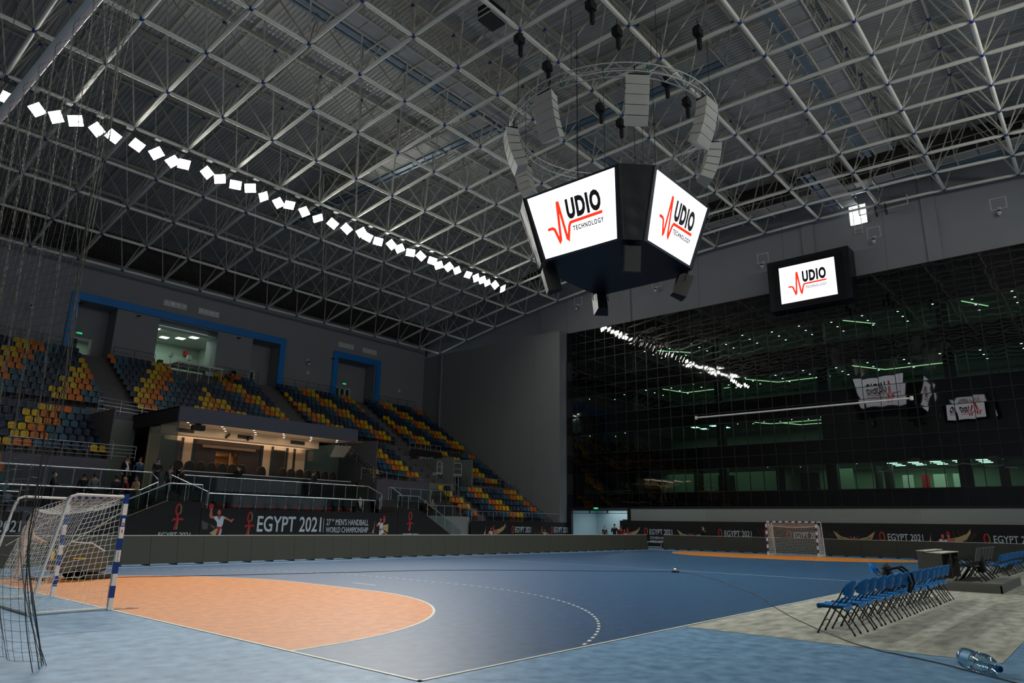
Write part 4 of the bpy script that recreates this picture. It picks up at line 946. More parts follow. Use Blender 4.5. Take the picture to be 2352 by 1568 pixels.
# front row seats with red cushions
teal_m = mat('dark_teal_upholstery', (34,50,58), 0.8); red_m = mat('dark_red_cushion', (120,30,24), 0.8)
def vseat():
    t = thing('theatre_chair', '', 'seat', (0,0,0), local=True, group='front row seats of the box of honour'); P_ = []
    P_.append(MB().grid(lambda u,v:((u-0.5)*0.62,0.28+0.1*v,0.45+0.62*v),4,4).grid(lambda u,v:((0.5-u)*0.62,0.36+0.1*v,0.45+0.62*v),4,4).box(-0.31,0.31,0.36,0.47,1.05,1.08).build('backrest',teal_m,t))
    P_.append(MB().box(-0.3,0.3,0.10,0.24,0.12,0.58).build('tip_up_cushion',red_m,t))
    for s in (-1,1): P_.append(MB().box(s*0.36-0.05,s*0.36+0.05,-0.1,0.4,0.0,0.66).build('armrest',M['black'],t))
    return t, [(p,[]) for p in P_]
v0, vp = vseat()
for i in range(13):
    x = 13.2+0.79*i; lab = 'teal and red tip-up seat in the front row, %s from the left' % nth(i+1)
    if i == 0: v0.location = (x,22.0,1.92); v0['label'] = lab
    else: dup(v0, vp, (x,22.0,1.92), 0, lab)
# glass balustrades
G = dict(bars=(), glass=True, hr=0.032)
rail('glass_balustrade','glass balustrade climbing the left honour stair and turning level on its landing',[(7.6,20.62,1.2),(10.4,20.62,2.5),(12.15,20.62,2.5)],0.87,step=1.1,**G)
rail('glass_balustrade','short glass balustrade sloping from the left landing down to the front seat row',[(10.75,21.3,2.97),(12.5,20.75,2.2),(12.52,20.62,2.2)],0.85,step=1.0,**G)
rail('glass_balustrade','long low glass balustrade in front of the red seats of the box of honour',[(12.5,20.62,2.2),(23.6,20.62,2.2)],0.76,step=0.95,**G)
rail('glass_balustrade','long glass balustrade in front of the honour desk',[(12.0,23.35,3.14),(25.1,23.35,3.14)],0.84,step=0.95,**G)
rail('glass_balustrade','lower glass balustrade of the left terrace with a man leaning on it',[(3.2,22.4,2.05),(9.75,22.4,2.05),(10.6,22.4,2.5)],0.98,step=1.2,**G)
rail('glass_balustrade','upper glass balustrade of the left terrace, ending at the stair',[(3.2,23.55,3.12),(10.65,23.55,3.12),(10.9,23.2,2.75)],0.9,step=1.2,**G)
rail('glass_balustrade','upper glass balustrade of the right terrace below the seats',[(27.1,23.55,3.12),(33.2,23.55,3.12)],0.9,step=1.1,**G)
rail('glass_balustrade','lower glass balustrade of the right terrace by the tall floor lamp',[(29.2,21.7,2.13),(33.4,21.7,2.13)],0.72,step=0.9,**G)
rail('glass_balustrade','glass balustrade stepping down the right honour stair to the floor',[(25.5,20.62,2.5),(27.35,20.62,2.5),(31.6,20.62,0.25)],0.87,step=1.0,**G)
rail('glass_balustrade','short angled glass balustrade at the right end of the honour desk terrace',[(25.1,23.35,3.14),(25.6,22.4,2.6),(24.2,20.9,2.3)],0.84,step=1.0,**G)
rail('glass_balustrade','short sloping glass balustrade beside the right landing steps',[(27.2,23.4,3.2),(27.3,22.3,2.6)],0.84,step=1.0,**G)
# plants and floor lamp
lp = thing('stand_lamp', 'black square lamp head on a tall thin pole in front of the right seats', 'lamp', (31.9,22.6,2.05)); MB().tube((31.9,22.6,2.05),(31.9,22.6,4.0),0.035,8).build('pole',M['black'],lp); MB().box(31.6,32.2,22.5,22.65,4.0,4.35).build('head',M['black'],lp); MB().lathe([(0.2,0),(0.2,0.04)],Matrix.Translation((31.9,22.6,2.05)),10).build('base',M['black'],lp)
pp = thing('potted_plant','dark leafy pot plant beside the leftmost armchair','plant',(12.7,26.6,3.12)); MB().lathe([(0.15,0),(0.2,0.4)],Matrix.Translation((12.7,26.6,3.12)),10).build('pot',M['black'],pp)
leafm = mat('dark_leaf',(34,48,30),0.6); lr = random.Random(4)
for q in range(22):
    a = lr.uniform(0,6.28); e = lr.uniform(0.3,1.2); d = Vector((math.cos(a)*math.cos(e),math.sin(a)*math.cos(e),math.sin(e))); c = Vector((12.7,26.6,3.75)); s = d.cross(Vector((0,0,1))).normalized()*0.07; L_ = lr.uniform(0.45,0.8)
    MB().add([c,c+d*L_*0.5+s,c+d*L_-Vector((0,0,0.1)),c+d*L_*0.5-s],[(0,1,2,3)]).build('leaf',leafm,pp)

# ================================================================ BANNERS
def ankh(F, x, y, h, mats3, parent, cut=None):
    """ribbon-like key emblem, h tall, standing at (x,y)"""
    red = MB(); gold = MB(); w_ = h*0.07; R_ = h*0.17; cx, cy = x, y+h*0.78
    def arc(a0, a1, rx, ry, w0, w1, n=14):
        o_ = []; i_ = []
        for k in range(n+1):
            a = a0+(a1-a0)*k/n; ww = w0+(w1-w0)*k/n; o_.append((cx+(rx+ww/2)*math.cos(a), cy+(ry+ww/2)*math.sin(a))); i_.append((cx+(rx-ww/2)*math.cos(a), cy+(ry-ww/2)*math.sin(a)))
        return o_ + i_[::-1]
    rx, ry = h*0.105, h*0.22
    def clip(p): return [(a, max(b, cut)) for a, b in p] if cut is not None else p
    red.prism(clip(arc(PI*1.45, PI*0.5, rx, ry, w_*1.0, w_*1.1)), F, 0.0, 0.012); gold.prism(clip(arc(PI*0.42, -PI*0.25, rx, ry, w_*0.9, w_*0.8)), F, 0.0, 0.011)
    red.prism(clip([(cx+rx*0.1+h*0.05*math.cos(a), y+h*0.56+h*0.05+h*0.05*math.sin(a)) for a in [2*PI*k/12 for k in range(12)]]), F, 0.0, 0.014)
    red.prism(clip([(cx+h*0.035*math.cos(a), cy+ry+h*0.035*math.sin(a)) for a in [2*PI*k/10 for k in range(10)]]), F, 0.0, 0.014)
    if cut is None:
        red.prism([(x-h*0.09,y+h*0.64),(x-h*0.03,y+h*0.42),(x+h*0.05,y+h*0.42),(x-h*0.01,y+h*0.60)], F, 0.0, 0.0125)
        red.prism([(x-h*0.23,y+h*0.33),(x-h*0.2,y+h*0.43),(x,y+h*0.47),(x+h*0.24,y+h*0.44),(x+h*0.23,y+h*0.36),(x+h*0.03,y+h*0.39),(x-h*0.03,y),(x-h*0.13,y),(x-h*0.04,y+h*0.39)], F, 0.0, 0.012)
        gold.prism([(x-h*0.03,y),(x+h*0.03,y),(x+h*0.05,y+h*0.39),(x+h*0.03,y+h*0.39)], F, 0.0, 0.011)
    red.build('emblem_red', M['red'], parent); gold.build('emblem_gold', M['gold'], parent)
def player(F, x, y, h, parent, kind=0, flip=1, low=None):
    """flat printed thrower: ball, head, tunic, arms, kilt"""
    def P_(pts): return [(x+flip*a*h, max(y+b*h, low if low is not None else -9)) for a, b in (pts if flip > 0 else pts[::-1])]
    def circ(cx, cy, r, n=14, ry=None): return [(cx+r*math.cos(2*PI*k/n), cy+(ry or r)*math.sin(2*PI*k/n)) for k in range(n)]
    sk = MB(); wh = MB(); rd = MB(); gd = MB(); gy = MB(); tl = MB()
    if kind == 0:
        rd.prism(P_(circ(-0.36,0.95,0.085)), F, 0, 0.014); sk.prism(P_(circ(-0.06,0.75,0.062,14,0.085)), F, 0, 0.012)
        sk.prism(P_([(-0.43,0.92),(-0.36,0.86),(-0.3,0.88),(-0.32,0.8),(-0.28,0.62),(-0.2,0.55),(-0.36,0.55),(-0.40,0.66),(-0.38,0.8)]), F, 0, 0.011)
        wh.prism(P_([(-0.22,0.6),(-0.16,0.63),(0.1,0.63),(0.13,0.55),(0.12,0.36),(0.08,0.27),(-0.08,0.28),(-0.1,0.42),(-0.2,0.53)]), F, 0, 0.010)
        gd.prism(P_([(-0.3,0.55),(-0.3,0.62),(-0.21,0.62),(-0.2,0.53)]), F, 0, 0.0105); gd.prism(P_([(0.1,0.63),(0.2,0.6),(0.19,0.53),(0.12,0.54)]), F, 0, 0.0105)
        sk.prism(P_([(0.2,0.6),(0.38,0.51),(0.52,0.56),(0.42,0.42),(0.36,0.46),(0.19,0.53)]), F, 0, 0.011)
        rd.prism(P_([(-0.14,0.63),(-0.05,0.55),(0.06,0.63),(0.02,0.66),(-0.1,0.66)]), F, 0, 0.013); tl.prism(P_(circ(-0.04,0.555,0.05,10)), F, 0, 0.0145)
        rd.prism(P_([(-0.1,0.26),(0.1,0.28),(0.1,0.22),(0.05,0.2),(0.02,0.02),(-0.06,0.05),(-0.04,0.2),(-0.1,0.21)]), F, 0, 0.013)
        wh.prism(P_([(0.0,0.2),(0.09,0.22),(0.1,0.1),(0.06,-0.03),(0.0,-0.03)]), F, 0, 0.0102); gd.prism(P_([(-0.1,0.22),(-0.04,0.2),(-0.1,-0.02),(-0.2,0.02),(-0.32,0.06)]), F, 0, 0.0104)
        sk.prism(P_([(-0.32,-0.03),(-0.22,0.02),(-0.1,-0.01),(-0.1,-0.03)]), F, 0, 0.0108)
        gy.prism(P_([(-0.64,0.48),(-0.58,0.18),(-0.4,0.2),(-0.4,0.38)]), F, 0, 0.008); gy.prism(P_([(-0.38,0.37),(-0.12,0.28),(-0.2,0.2)]), F, 0, 0.0085)
    else:
        rd.prism(P_(circ(0.2,0.93,0.085)), F, 0, 0.014); sk.prism(P_(circ(-0.04,0.78,0.065,14,0.1)), F, 0, 0.012)
        sk.prism(P_([(0.12,0.84),(0.2,0.86),(0.26,0.88),(0.26,0.7),(0.16,0.58),(0.1,0.62),(0.18,0.72)]), F, 0, 0.011); sk.prism(P_([(-0.2,0.62),(-0.34,0.5),(-0.3,0.42),(-0.06,0.47),(-0.06,0.53),(-0.22,0.5)]), F, 0, 0.0112)
        wh.prism(P_([(-0.2,0.64),(-0.06,0.67),(0.12,0.62),(0.14,0.5),(0.1,0.3),(-0.08,0.3),(-0.1,0.45),(-0.22,0.56)]), F, 0, 0.010); rd.prism(P_([(-0.1,0.66),(-0.02,0.57),(0.06,0.63),(0.0,0.68)]), F, 0, 0.013)
        if low is None:
            rd.prism(P_([(-0.1,0.3),(0.1,0.32),(0.02,0.22),(0.0,0.08),(-0.05,0.24)]), F, 0, 0.013); wh.prism(P_([(-0.09,0.26),(0.1,0.3),(0.26,0.14),(0.1,0.02),(-0.06,-0.03),(-0.1,-0.03)]), F, 0, 0.0102)
            sk.prism(P_([(0.22,0.16),(0.44,0.06),(0.48,-0.02),(0.34,0.02),(0.16,0.04)]), F, 0, 0.0108)
            gd.prism(P_([(-0.62,0.1),(-0.5,0.3),(-0.44,0.75),(-0.46,0.3),(-0.5,0.04)]), F, 0, 0.009); gd.prism(P_([(0.14,0.5),(0.52,0.56),(0.52,0.1),(0.3,0.2),(0.14,0.3)]), F, 0, 0.0085)
    for b, n_, m_ in ((sk,'skin_print','skinp'),(wh,'tunic_print','pwhite'),(rd,'red_print','red'),(gd,'gold_print','gold2'),(gy,'grey_print','pgrey'),(tl,'teal_print','pteal')):
        if b.v: b.build(n_, M[m_], parent)
def boat(F, x, y, w_, h, parent, rower=False, low=None, flip=1):
    b = MB()
    def P_(pts): return [(x+flip*a*w_, max(y+c*h, low if low is not None else -9)) for a, c in (pts if flip > 0 else pts[::-1])]
    if rower:
        b.prism(P_([(-0.5,0.95),(-0.4,0.3),(-0.3,0.0),(0.3,0.0),(0.42,0.35),(0.5,0.95),(0.3,0.45),(0.0,0.2),(-0.3,0.45)]), F, 0, 0.009); b.build('boat_print', M['gold2'], parent)
        c = MB().prism(P_([(-0.4,0.5),(-0.3,0.05),(0.3,0.05),(0.42,0.5),(0.2,0.25),(-0.2,0.25)]), F, 0, 0.0095); c.build('boat_shade', M['gold'], parent)
        s = MB().prism(P_([(-0.11,0.55),(-0.09,0.5),(-0.02,0.2),(-0.05,0.15)]), F, 0, 0.012).prism(P_([(0.11,0.6),(0.09,0.5),(0.01,0.18),(0.04,0.14)]), F, 0, 0.012).prism(P_([(0.03*math.cos(a),0.34+0.12*math.sin(a)) for a in [2*PI*k/10 for k in range(10)]]), F, 0, 0.0125); s.build('skin_print', M['skinp'], parent)
        MB().prism(P_([(-0.06,0.2),(0.05,0.2),(0.07,0.0),(-0.08,0.0)]), F, 0, 0.0118).prism(P_([(0.12,0.08),(0.24,0.1),(0.24,0.03),(0.12,0.02)]), F, 0, 0.0118).build('tunic_print', M['pwhite'], parent)
    else:
        b.prism(P_([(0.0,0.0),(0.0,0.35),(0.5,0.5),(0.85,0.72),(1.0,1.0),(1.0,0.75),(0.8,0.35),(0.45,0.1),(0.2,0.0)]), F, 0, 0.009); b.build('boat_print', M['gold2'], parent)
        MB().prism(P_([(0.0,0.02),(0.0,0.33),(0.35,0.42),(0.3,0.06)]), F, 0, 0.0095).build('boat_shade', M['skinp'], parent)
        MB().prism(P_([(-0.78,0.0),(-0.66,0.4),(-0.62,0.75),(-0.66,0.0)]), F, 0, 0.009).build('sail_print', M['gold2'], parent)
def loops(F, x, y, r, parent):
    b = MB()
    for k in range(3):
        rr = r*(1-0.27*k); pts = [F @ Vector((x+0.1*k+rr*1.3*math.cos(a), y+rr*math.sin(a), 0.006)) for a in [PI*0.9+PI*1.1*q/16 for q in range(17)]]
        b.path(pts, 0.007, 4)
    b.build('line_print', M['gold'], parent)
# main banner and the two ankh panels on the honour platform
Fm = frame((0, 20.5, 0), (1,0,0), (0,0,1))
bm_ = thing('main_banner', 'long black championship banner across the front of the box of honour', 'banner', (18.9,20.5,0))
MB().box(12.2,25.45,20.5,20.55,0.02,2.2).build('cloth', M['banner'], bm_)
put('lettering', text_mesh('lettering','EGYPT 2021',15.42,1.0,4.15,0.86,Fm,0,0.012,M['pwhite'],0.012), bm_)
put('lettering', text_mesh('lettering','27    MEN\u2019S HANDBALL',19.93,1.4,3.15,0.36,Fm,0,0.012,M['pwhite'],0.006), bm_)
put('lettering', text_mesh('lettering','TH',20.27,1.62,0.2,0.14,Fm,0,0.013,M['pwhite'],0.004), bm_)
put('lettering', text_mesh('lettering','WORLD CHAMPIONSHIP',19.93,0.97,3.15,0.32,Fm,0,0.012,M['pwhite'],0.006), bm_)
MB().prism([(19.72,0.98),(19.745,0.98),(19.745,1.78),(19.72,1.78)],Fm,0,0.012).build('divider', M['pwhite'], bm_)
player(Fm, 13.25, 0.83, 1.55, bm_, 0); ankh(Fm, 14.95, 0.83, 1.2, None, bm_)
player(Fm, 24.1, 0.86, 1.15, bm_, 1)
MB().path([Fm @ Vector((23.1+0.13*k, 0.9+(0.08 if k % 2 else 0), 0.008)) for k in range(6)], 0.008, 4).build('wave_print', M['gold'], bm_)
la = thing('ankh_banner', 'black banner panel with a red ankh emblem on the left honour stair', 'banner', (10.5,20.5,0))
MB().prism([(5.6,0.02),(12.18,0.02),(12.18,2.5),(10.4,2.5),(5.6,0.37)], Fm, -0.05, 0.0).build('cloth', M['banner'], la)
ankh(Fm, 11.0, 1.1, 1.25, None, la); put('lettering', text_mesh('lettering','EGYPT 2021',10.15,0.72,1.6,0.25,Fm,0,0.012,M['pwhite'],0.006), la)
MB().tube((5.6,20.47,0.40),(10.4,20.47,2.53),0.012,5).build('hem', M['gold2'], la)
ra = thing('ankh_banner', 'black banner panel with a red ankh emblem on the right honour stair', 'banner', (26.5,20.5,0))
MB().prism([(25.47,0.02),(32.0,0.02),(27.35,2.48),(25.47,2.48)], Fm, -0.05, 0.0).build('cloth', M['banner'], ra)
ankh(Fm, 26.55, 1.08, 1.22, None, ra); put('lettering', text_mesh('lettering','EGYPT 2021',26.0,0.72,1.35,0.2,Fm,0,0.012,M['pwhite'],0.006), ra)
# banner below the front right seats
Fr = frame((0, 21.32, 0), (1,0,0), (0,0,1))
rb = thing('side_banner', 'black championship banner under the front right seat block', 'banner', (39,21.3,0)); MB().box(33.3,45.5,21.32,21.38,0.02,1.83).build('cloth', M['banner'], rb)
for x, xl in ((36.9,38.45),(42.2,43.6)):
    put('lettering', text_mesh('lettering','EGYPT 2021',xl,0.98,2.0,0.46,Fr,0,0.012,M['pwhite'],0.008), rb); ankh(Fr, xl-0.3, 0.22, 1.25, None, rb, 0.82)
    MB().prism([(xl,0.8),(xl+2.0,0.8),(xl+2.0,0.86),(xl,0.86)],Fr,0,0.01).build('underline', M['pgrey'], rb)
player(Fr, 35.6, 0.35, 1.15, rb, 1, 1, 0.84); boat(Fr, 35.85, 0.84, 1.4, 0.85, rb); player(Fr, 42.35, 0.3, 1.15, rb, 0, 1, 0.84)
loops(Fr, 37.0, 1.5, 0.3, rb); loops(Fr, 41.3, 1.3, 0.5, rb)
# left banner behind the near goal
Fl = frame((0, 21.38, 0), (1,0,0), (0,0,1))
lb2 = thing('side_banner', 'black championship banner behind the near goal at the left edge', 'banner', (1,21.4,0)); MB().box(-6,4.5,21.4,21.45,0.02,1.85).build('cloth', M['banner'], lb2)
put('lettering', text_mesh('lettering','EGYPT 2021',2.0,0.95,2.5,0.5,Fl,0,0.012,M['pwhite'],0.008), lb2); ankh(Fl, 1.6, 0.22, 1.25, None, lb2, 0.82)
# far end banner along the glazed wall (faces -x)
XBN = 45.0
Fe = frame((XBN, 0, 0), (0,-1,0), (0,0,1))
eb = thing('end_banner', 'long black championship banner along the foot of the glazed wall', 'banner', (XBN,1,0)); MB().box(XBN,XBN+0.05,-17,15.6,0.02,2.05).build('cloth', M['banner'], eb)
def ecoord(u): # pixel column at banner height -> local x (=-y)
    v = 1222; d = CF + CR*((u-1176)/1590.79) + CD*((v-784)/1590.79); t = (XBN-CAMP.x)/d.x; return -(CAMP.y + t*d.y)
for u0, u1, nm in ((1492,1544,0),(1664,1726,0),(1823,1882,0),(2038,2119,0),(2280,2380,0)):
    a, b_ = ecoord(u0), ecoord(u1); put('lettering', text_mesh('lettering','EGYPT 2021',a,1.0,b_-a,0.42,Fe,0,0.012,M['pwhite'],0.008), eb); ankh(Fe, a-0.33, 0.2, 1.3, None, eb, 0.82)
a = ecoord(1493); put('lettering', text_mesh('lettering','27TH MEN\u2019S HANDBALL',a,0.66,1.75,0.2,Fe,0,0.012,M['pwhite'],0.004), eb); put('lettering', text_mesh('lettering','WORLD CHAMPIONSHIP',a,0.38,1.75,0.2,Fe,0,0.012,M['pwhite'],0.004), eb)
player(Fe, ecoord(1436), 0.35, 1.15, eb, 1, 1, 0.82); boat(Fe, ecoord(1441), 0.82, 1.15, 0.75, eb); boat(Fe, ecoord(1588), 0.84, 2.4, 0.62, eb, True); boat(Fe, ecoord(1961), 0.84, 2.6, 0.75, eb, True)
player(Fe, ecoord(2166), 0.35, 1.25, eb, 1, 1, 0.82); boat(Fe, ecoord(2172), 0.82, 1.3, 0.95, eb); player(Fe, ecoord(1772), 0.3, 1.2, eb, 0, 1, 0.82)
for u in (1690, 1760, 1905, 2215): loops(Fe, ecoord(u), 1.55, 0.45, eb)
# ================================================================ LED BOARDS
def led_board(name, label, p0, p1, n, lean):
    """panels side by side from p0 to p1 (floor line), leaning back by `lean` at the top; viewed from the right-hand side of p0->p1"""
    a = Vector((p0[0],p0[1],0)); b_ = Vector((p1[0],p1[1],0)); d = (b_-a).normalized(); nrm = Vector((d.y,-d.x,0)); t = thing(name, label, 'LED board', a)
    L = (b_-a).length/n
    X0 = Matrix(((d.x,-nrm.x*1,0,0),(d.y,-nrm.y,0,0),(0,0,1,0),(0,0,0,1)))
    def panel_me():
        m = MB(); m.add([(0.004,0,0.05),(L-0.004,0,0.05),(L-0.004,lean,1.02),(0.004,lean,1.02),(0.004,0.09,0.05),(L-0.004,0.09,0.05),(L-0.004,lean+0.09,1.02),(0.004,lean+0.09,1.02)], [(0,1,2,3),(5,4,7,6),(0,4,5,1),(3,2,6,7),(0,3,7,4),(1,5,6,2)])
        return m.mesh('led_panel', M['led'])
    me = panel_me()
    for q in range(n): put('led_panel', me, t, Matrix.Translation(a + d*(q*L)) @ X0)
    MB().add([Matrix.Translation(a) @ X0 @ Vector(v) for v in [(0,lean-0.01,1.02),(L*n,lean-0.01,1.02),(L*n,lean+0.1,1.02),(0,lean+0.1,1.02),(0,lean-0.01,1.045),(L*n,lean-0.01,1.045),(L*n,lean+0.1,1.045),(0,lean+0.1,1.045)]], [(0,3,2,1),(4,5,6,7),(0,1,5,4),(1,2,6,5),(2,3,7,6),(3,0,4,7)]).build('top_cap', M['led_cap'], t)
    for q in range(n+1):
        X = Matrix.Translation(a + d*min(max(q*L,0.06),n*L-0.06)) @ X0
        f_ = MB(); f_.add([X @ Vector(v) for v in [(-0.05,0.03,0.0),(0.05,0.03,0.0),(0.05,0.55,0.0),(-0.05,0.55,0.0),(-0.05,0.03,0.05),(0.05,0.03,0.05),(0.05,0.55,0.04),(-0.05,0.55,0.04)]], [(0,3,2,1),(4,5,6,7),(0,1,5,4),(1,2,6,5),(2,3,7,6),(3,0,4,7)])
        f_.tube(X @ Vector((0,0.5,0.03)), X @ Vector((0,lean+0.1,0.9)), 0.018, 5); f_.build('foot', M['black'], t)
    return t
led_board('led_board', 'long dark LED advertising board along the far side line', (-4, 10.85), (41.25, 10.85), 46, 0.14)
led_board('led_board', 'dark LED advertising board behind the far goal along the end line', (42.25, 10.2), (42.25, -17.0), 28, 0.10)
hb = thing('low_barrier', 'small white tubular barrier in the corner gap between the LED boards', 'barrier', (42.7, 11.0, 0))
MB().path([(42.6,11.7,0),(42.6,11.7,0.5),(42.6,10.55,0.5),(42.6,10.55,0)], 0.03, 6).build('frame_tube', M['white'], hb); MB().tube((42.6,11.7,0.14),(42.6,10.55,0.14),0.025,6).build('rail_bar', M['white'], hb)

# ================================================================ GOALS
def goal(label, x0, s, sag_seed, near):
    """s=-1: the net lies towards -x"""
    t = thing('handball_goal', label, 'goal', (x0, 0, 0)); sg = random.Random(sag_seed)
    def striped(name, a, b_, n, first):
        """square post of n bands, colours alternating"""
        bm = MB(); a = Vector(a); b_ = Vector(b_)
        for q in range(n):
            c0 = a.lerp(b_, q/n); c1 = a.lerp(b_, (q+1)/n)
            lo = [min(c0[i],c1[i])-(0.04 if abs(a[i]-b_[i]) < 1e-6 else 0) for i in range(3)]; hi = [max(c0[i],c1[i])+(0.04 if abs(a[i]-b_[i]) < 1e-6 else 0) for i in range(3)]
            bm.box(lo[0],hi[0],lo[1],hi[1],lo[2],hi[2],(q+first) % 2)
        return bm.build(name, [M['white_stripe'], M['blue_stripe']], t)
    xc = x0 + s*0.0
    pts_ = {}
    for y in (-1.54, 1.54):
        po = striped('goal_post', (xc,y,0), (xc,y,1.9), 9, 0); pts_[y] = po
        MB().box(xc-0.04,xc+0.04,y-0.04,y+0.04,1.9,2.08).build('corner_band', M['blue_stripe'], t)
    striped('crossbar', (xc,-1.5,2.04), (xc,1.5,2.04), 15, 0)
    if near:
        F = frame((xc-0.0, -1.5801, 0), (1,0,0), (0,0,1))
        put('lettering', text_mesh('lettering','interplastic',-0.19,-0.012,0.38,0.035,F @ Matrix.Translation((0,0.95,0)) @ Matrix.Rotation(PI/2,4,'Z'),0,0.002,M['blue_stripe']), pts_[-1.54])
        em = MB().prism([(-0.026,1.50),(0.026,1.50),(0.026,1.63),(-0.026,1.63)], F, 0, 0.002); em.build('sticker', M['white_stripe'], pts_[-1.54])
        MB().prism([(-0.012,1.51),(0.012,1.51),(0.016,1.55),(-0.016,1.55)], F, 0.002, 0.003).prism([(-0.004,1.36),(0.004,1.36),(0.012,1.42),(-0.012,1.42)], F, 0, 0.003).build('emblem', M['red'], pts_[-1.54])
    fm = M['white']; dx = 0.98; bx_ = 1.30
    for y in (-1.54, 1.54):
        P_ = [(xc+s*0.02,y,2.03),(xc+s*(dx-0.14),y,2.04),(xc+s*(dx-0.04),y,2.0),(xc+s*dx,y,1.9),(xc+s*(bx_-0.02),y,0.16),(xc+s*(bx_-0.03),y,0.07),(xc+s*(bx_-0.12),y,0.03),(xc,y,0.03)]
        MB().path(P_, 0.026, 8).build('side_frame', fm, t)
    MB().tube((xc+s*(bx_-0.02),-1.54,0.03),(xc+s*(bx_-0.02),1.54,0.03),0.026,8).build('ground_bar', fm, t)
    for y, sy in ((-1.54,1),(1.54,-1)): MB().tube((xc+s*0.03,y,1.75),(xc+s*1.02,y*0.985,1.05 if near else 1.6),0.008,5).build('brace_wire', fm, t)
    # net of knotted cord: ridge hangs below the top tubes
    r_ = 0.0044 if near else 0.0085
    cell = 0.10
    nb = MB()
    def backx(z, v):  # depth of the back sheet at height z, v in 0..1 across
        return (0.62 if near else 0.75) + 0.52*(1-z/1.78)**0.9 + 0.06*math.sin(PI*v)*math.sin(PI*z/1.78)
    jit = lambda a: sg.uniform(-a, a)
    def sheet(fn, nu, nv):
        g = [[Vector(fn(i/nu, j/nv)) + Vector((jit(.008),jit(.008),jit(.008))) for i in range(nu+1)] for j in range(nv+1)]
        for j in range(nv+1): nb.path(g[j], r_, 3)
        for i in range(nu+1): nb.path([g[j][i] for j in range(nv+1)], r_, 3)
    ztop = lambda v: 1.78 - 0.10*math.sin(PI*v)
    sheet(lambda u, v: (xc+s*backx(ztop(u)*(1-v), u), -1.5+3.0*u, ztop(u)*(1-v)+0.01), 30, 18)
    sheet(lambda u, v: (xc+s*(0.05+(backx(ztop(u), u)-0.05)*v), -1.5+3.0*u, 2.0-(2.0-ztop(u))*v - 0.08*math.sin(PI*v)), 30, 8)
    for y in (-1.52, 1.52):
        def side(u, v, y=y):
            z = (2.0 - (2.0-1.78)*u)*(1-v)+0.012; xx_ = backx(min(z,1.78), 0.0); bulge = 0.05*math.sin(PI*u)*math.sin(PI*v)*(1 if y < 0 else -1)
            return (xc+s*(0.05+(xx_-0.05)*u), y+bulge, z)
        sheet(side, 9, 19)
    nb.build('goal_net', M['net_white'], t)
    return t
g1 = goal('blue and white striped handball goal with slack white net, at the left foreground', 0.0, -1, 3, True)
goal('distant blue and white striped handball goal in front of the end LED board', 40.0, 1, 4, False)
# loose net rope lying at the near post
rp = tag(MB().path([(0.05,-1.6,0.02),(0.15,-1.66,0.025),(0.26,-1.63,0.02),(0.36,-1.7,0.025),(0.46,-1.68,0.02)], 0.016, 6).build('net_rope', M['net_white']), 'loose white net rope on the orange floor at the near goal post', 'rope')
# ================================================================ BALL-STOP NETS
def safety_net(label, x, y0, y1, ztop, cell, r_, near):
    t = thing('safety_net', label, 'net', (x, (y0+y1)/2, 0)); sg = random.Random(6)
    MB().tube((x,y0-0.35,ztop),(x,y1+0.35,ztop),0.06 if not near else 0.085,12).build('net_bar', M['white'], t)
    for y in (y0-0.35, y1+0.35): MB().tube((x,y,ztop-0.12),(x,y,ztop+0.12),0.1,8).build('bar_end', M['steel_tube'], t)
    nb = MB(); ny = int((y1-y0)/cell); nz = int(ztop/cell)
    def pt(i, j):
        v = j/nz; z = ztop*(1-v); gather = 1.0
        y = y0+(y1-y0)*i/ny; e = 0
        xx_ = x; ex_ = 0
        if near:
            # the right-hand edge is drawn together, then flares and trails on the floor
            w_ = max(0.0, 1-(y-y0)/2.6); fl_ = (max(0,v-0.84)/0.16)**1.4; y += -0.12*w_*math.sin(min(1,v*1.1)*PI) + 0.6*w_*fl_; ex_ = 0.6*w_*fl_; z = z if v < 0.97 else ztop*0.03*(1-v)/0.03
            xx_ += 0.05*math.sin(i*0.9+j*0.15) + ex_
            z += sg.uniform(-.008,.008); y += sg.uniform(-.012,.012)
        return (xx_, y, max(z,0.01))
    G_ = [[pt(i,j) for i in range(ny+1)] for j in range(nz+1)]
    for j in range(0, nz+1): nb.path(G_[j], r_, 3)
    for i in range(0, ny+1): nb.path([G_[j][i] for j in range(nz+1)], r_*(1.8 if near and i in (0,) else 1.0), 3)
    if near:
        for j in range(0, nz+1):
            for i in range(0, 34):
                if in_view(G_[j][i], 40): nb.ball(G_[j][i], 0.006, 4, 2)
        for q in range(4):
            nb.path([(x+0.03*math.sin(q+k*0.4)+0.6*(0.5+0.17*q)*(max(0,k/50-0.84)/0.16)**1.4, y0+0.06*q+0.05*math.sin(k*0.7+q)+(-0.12*math.sin(min(1,k/50*1.1)*PI)+0.6*(max(0,k/50-0.84)/0.16)**1.4*(0.5+0.17*q)), max(0.012, ztop*(1-k/50))) for k in range(51)], 0.006, 4)
    nb.build('net_mesh', M['net_near'] if near else M['net_black'], t)
    wr = MB()
    for y in (y0+0.2, y1-0.2, (y0+y1)/2): wr.tube((x,y,ztop),(x+(0.9 if not near else -0.3),y*1.02,24.0),0.008,4)
    wr.build('hoist_wire', M['black'], t)
    return t
safety_net('black ball-stop net hanging from a long white bar in front of the glazed wall', 41.45, -7.0, 6.3, 9.35, 0.12, 0.0035, False)
safety_net('black ball-stop net hanging from the slanting white bar in the left foreground', -3.0, -7.05, 7.0, 9.2, 0.12, 0.0026, True)

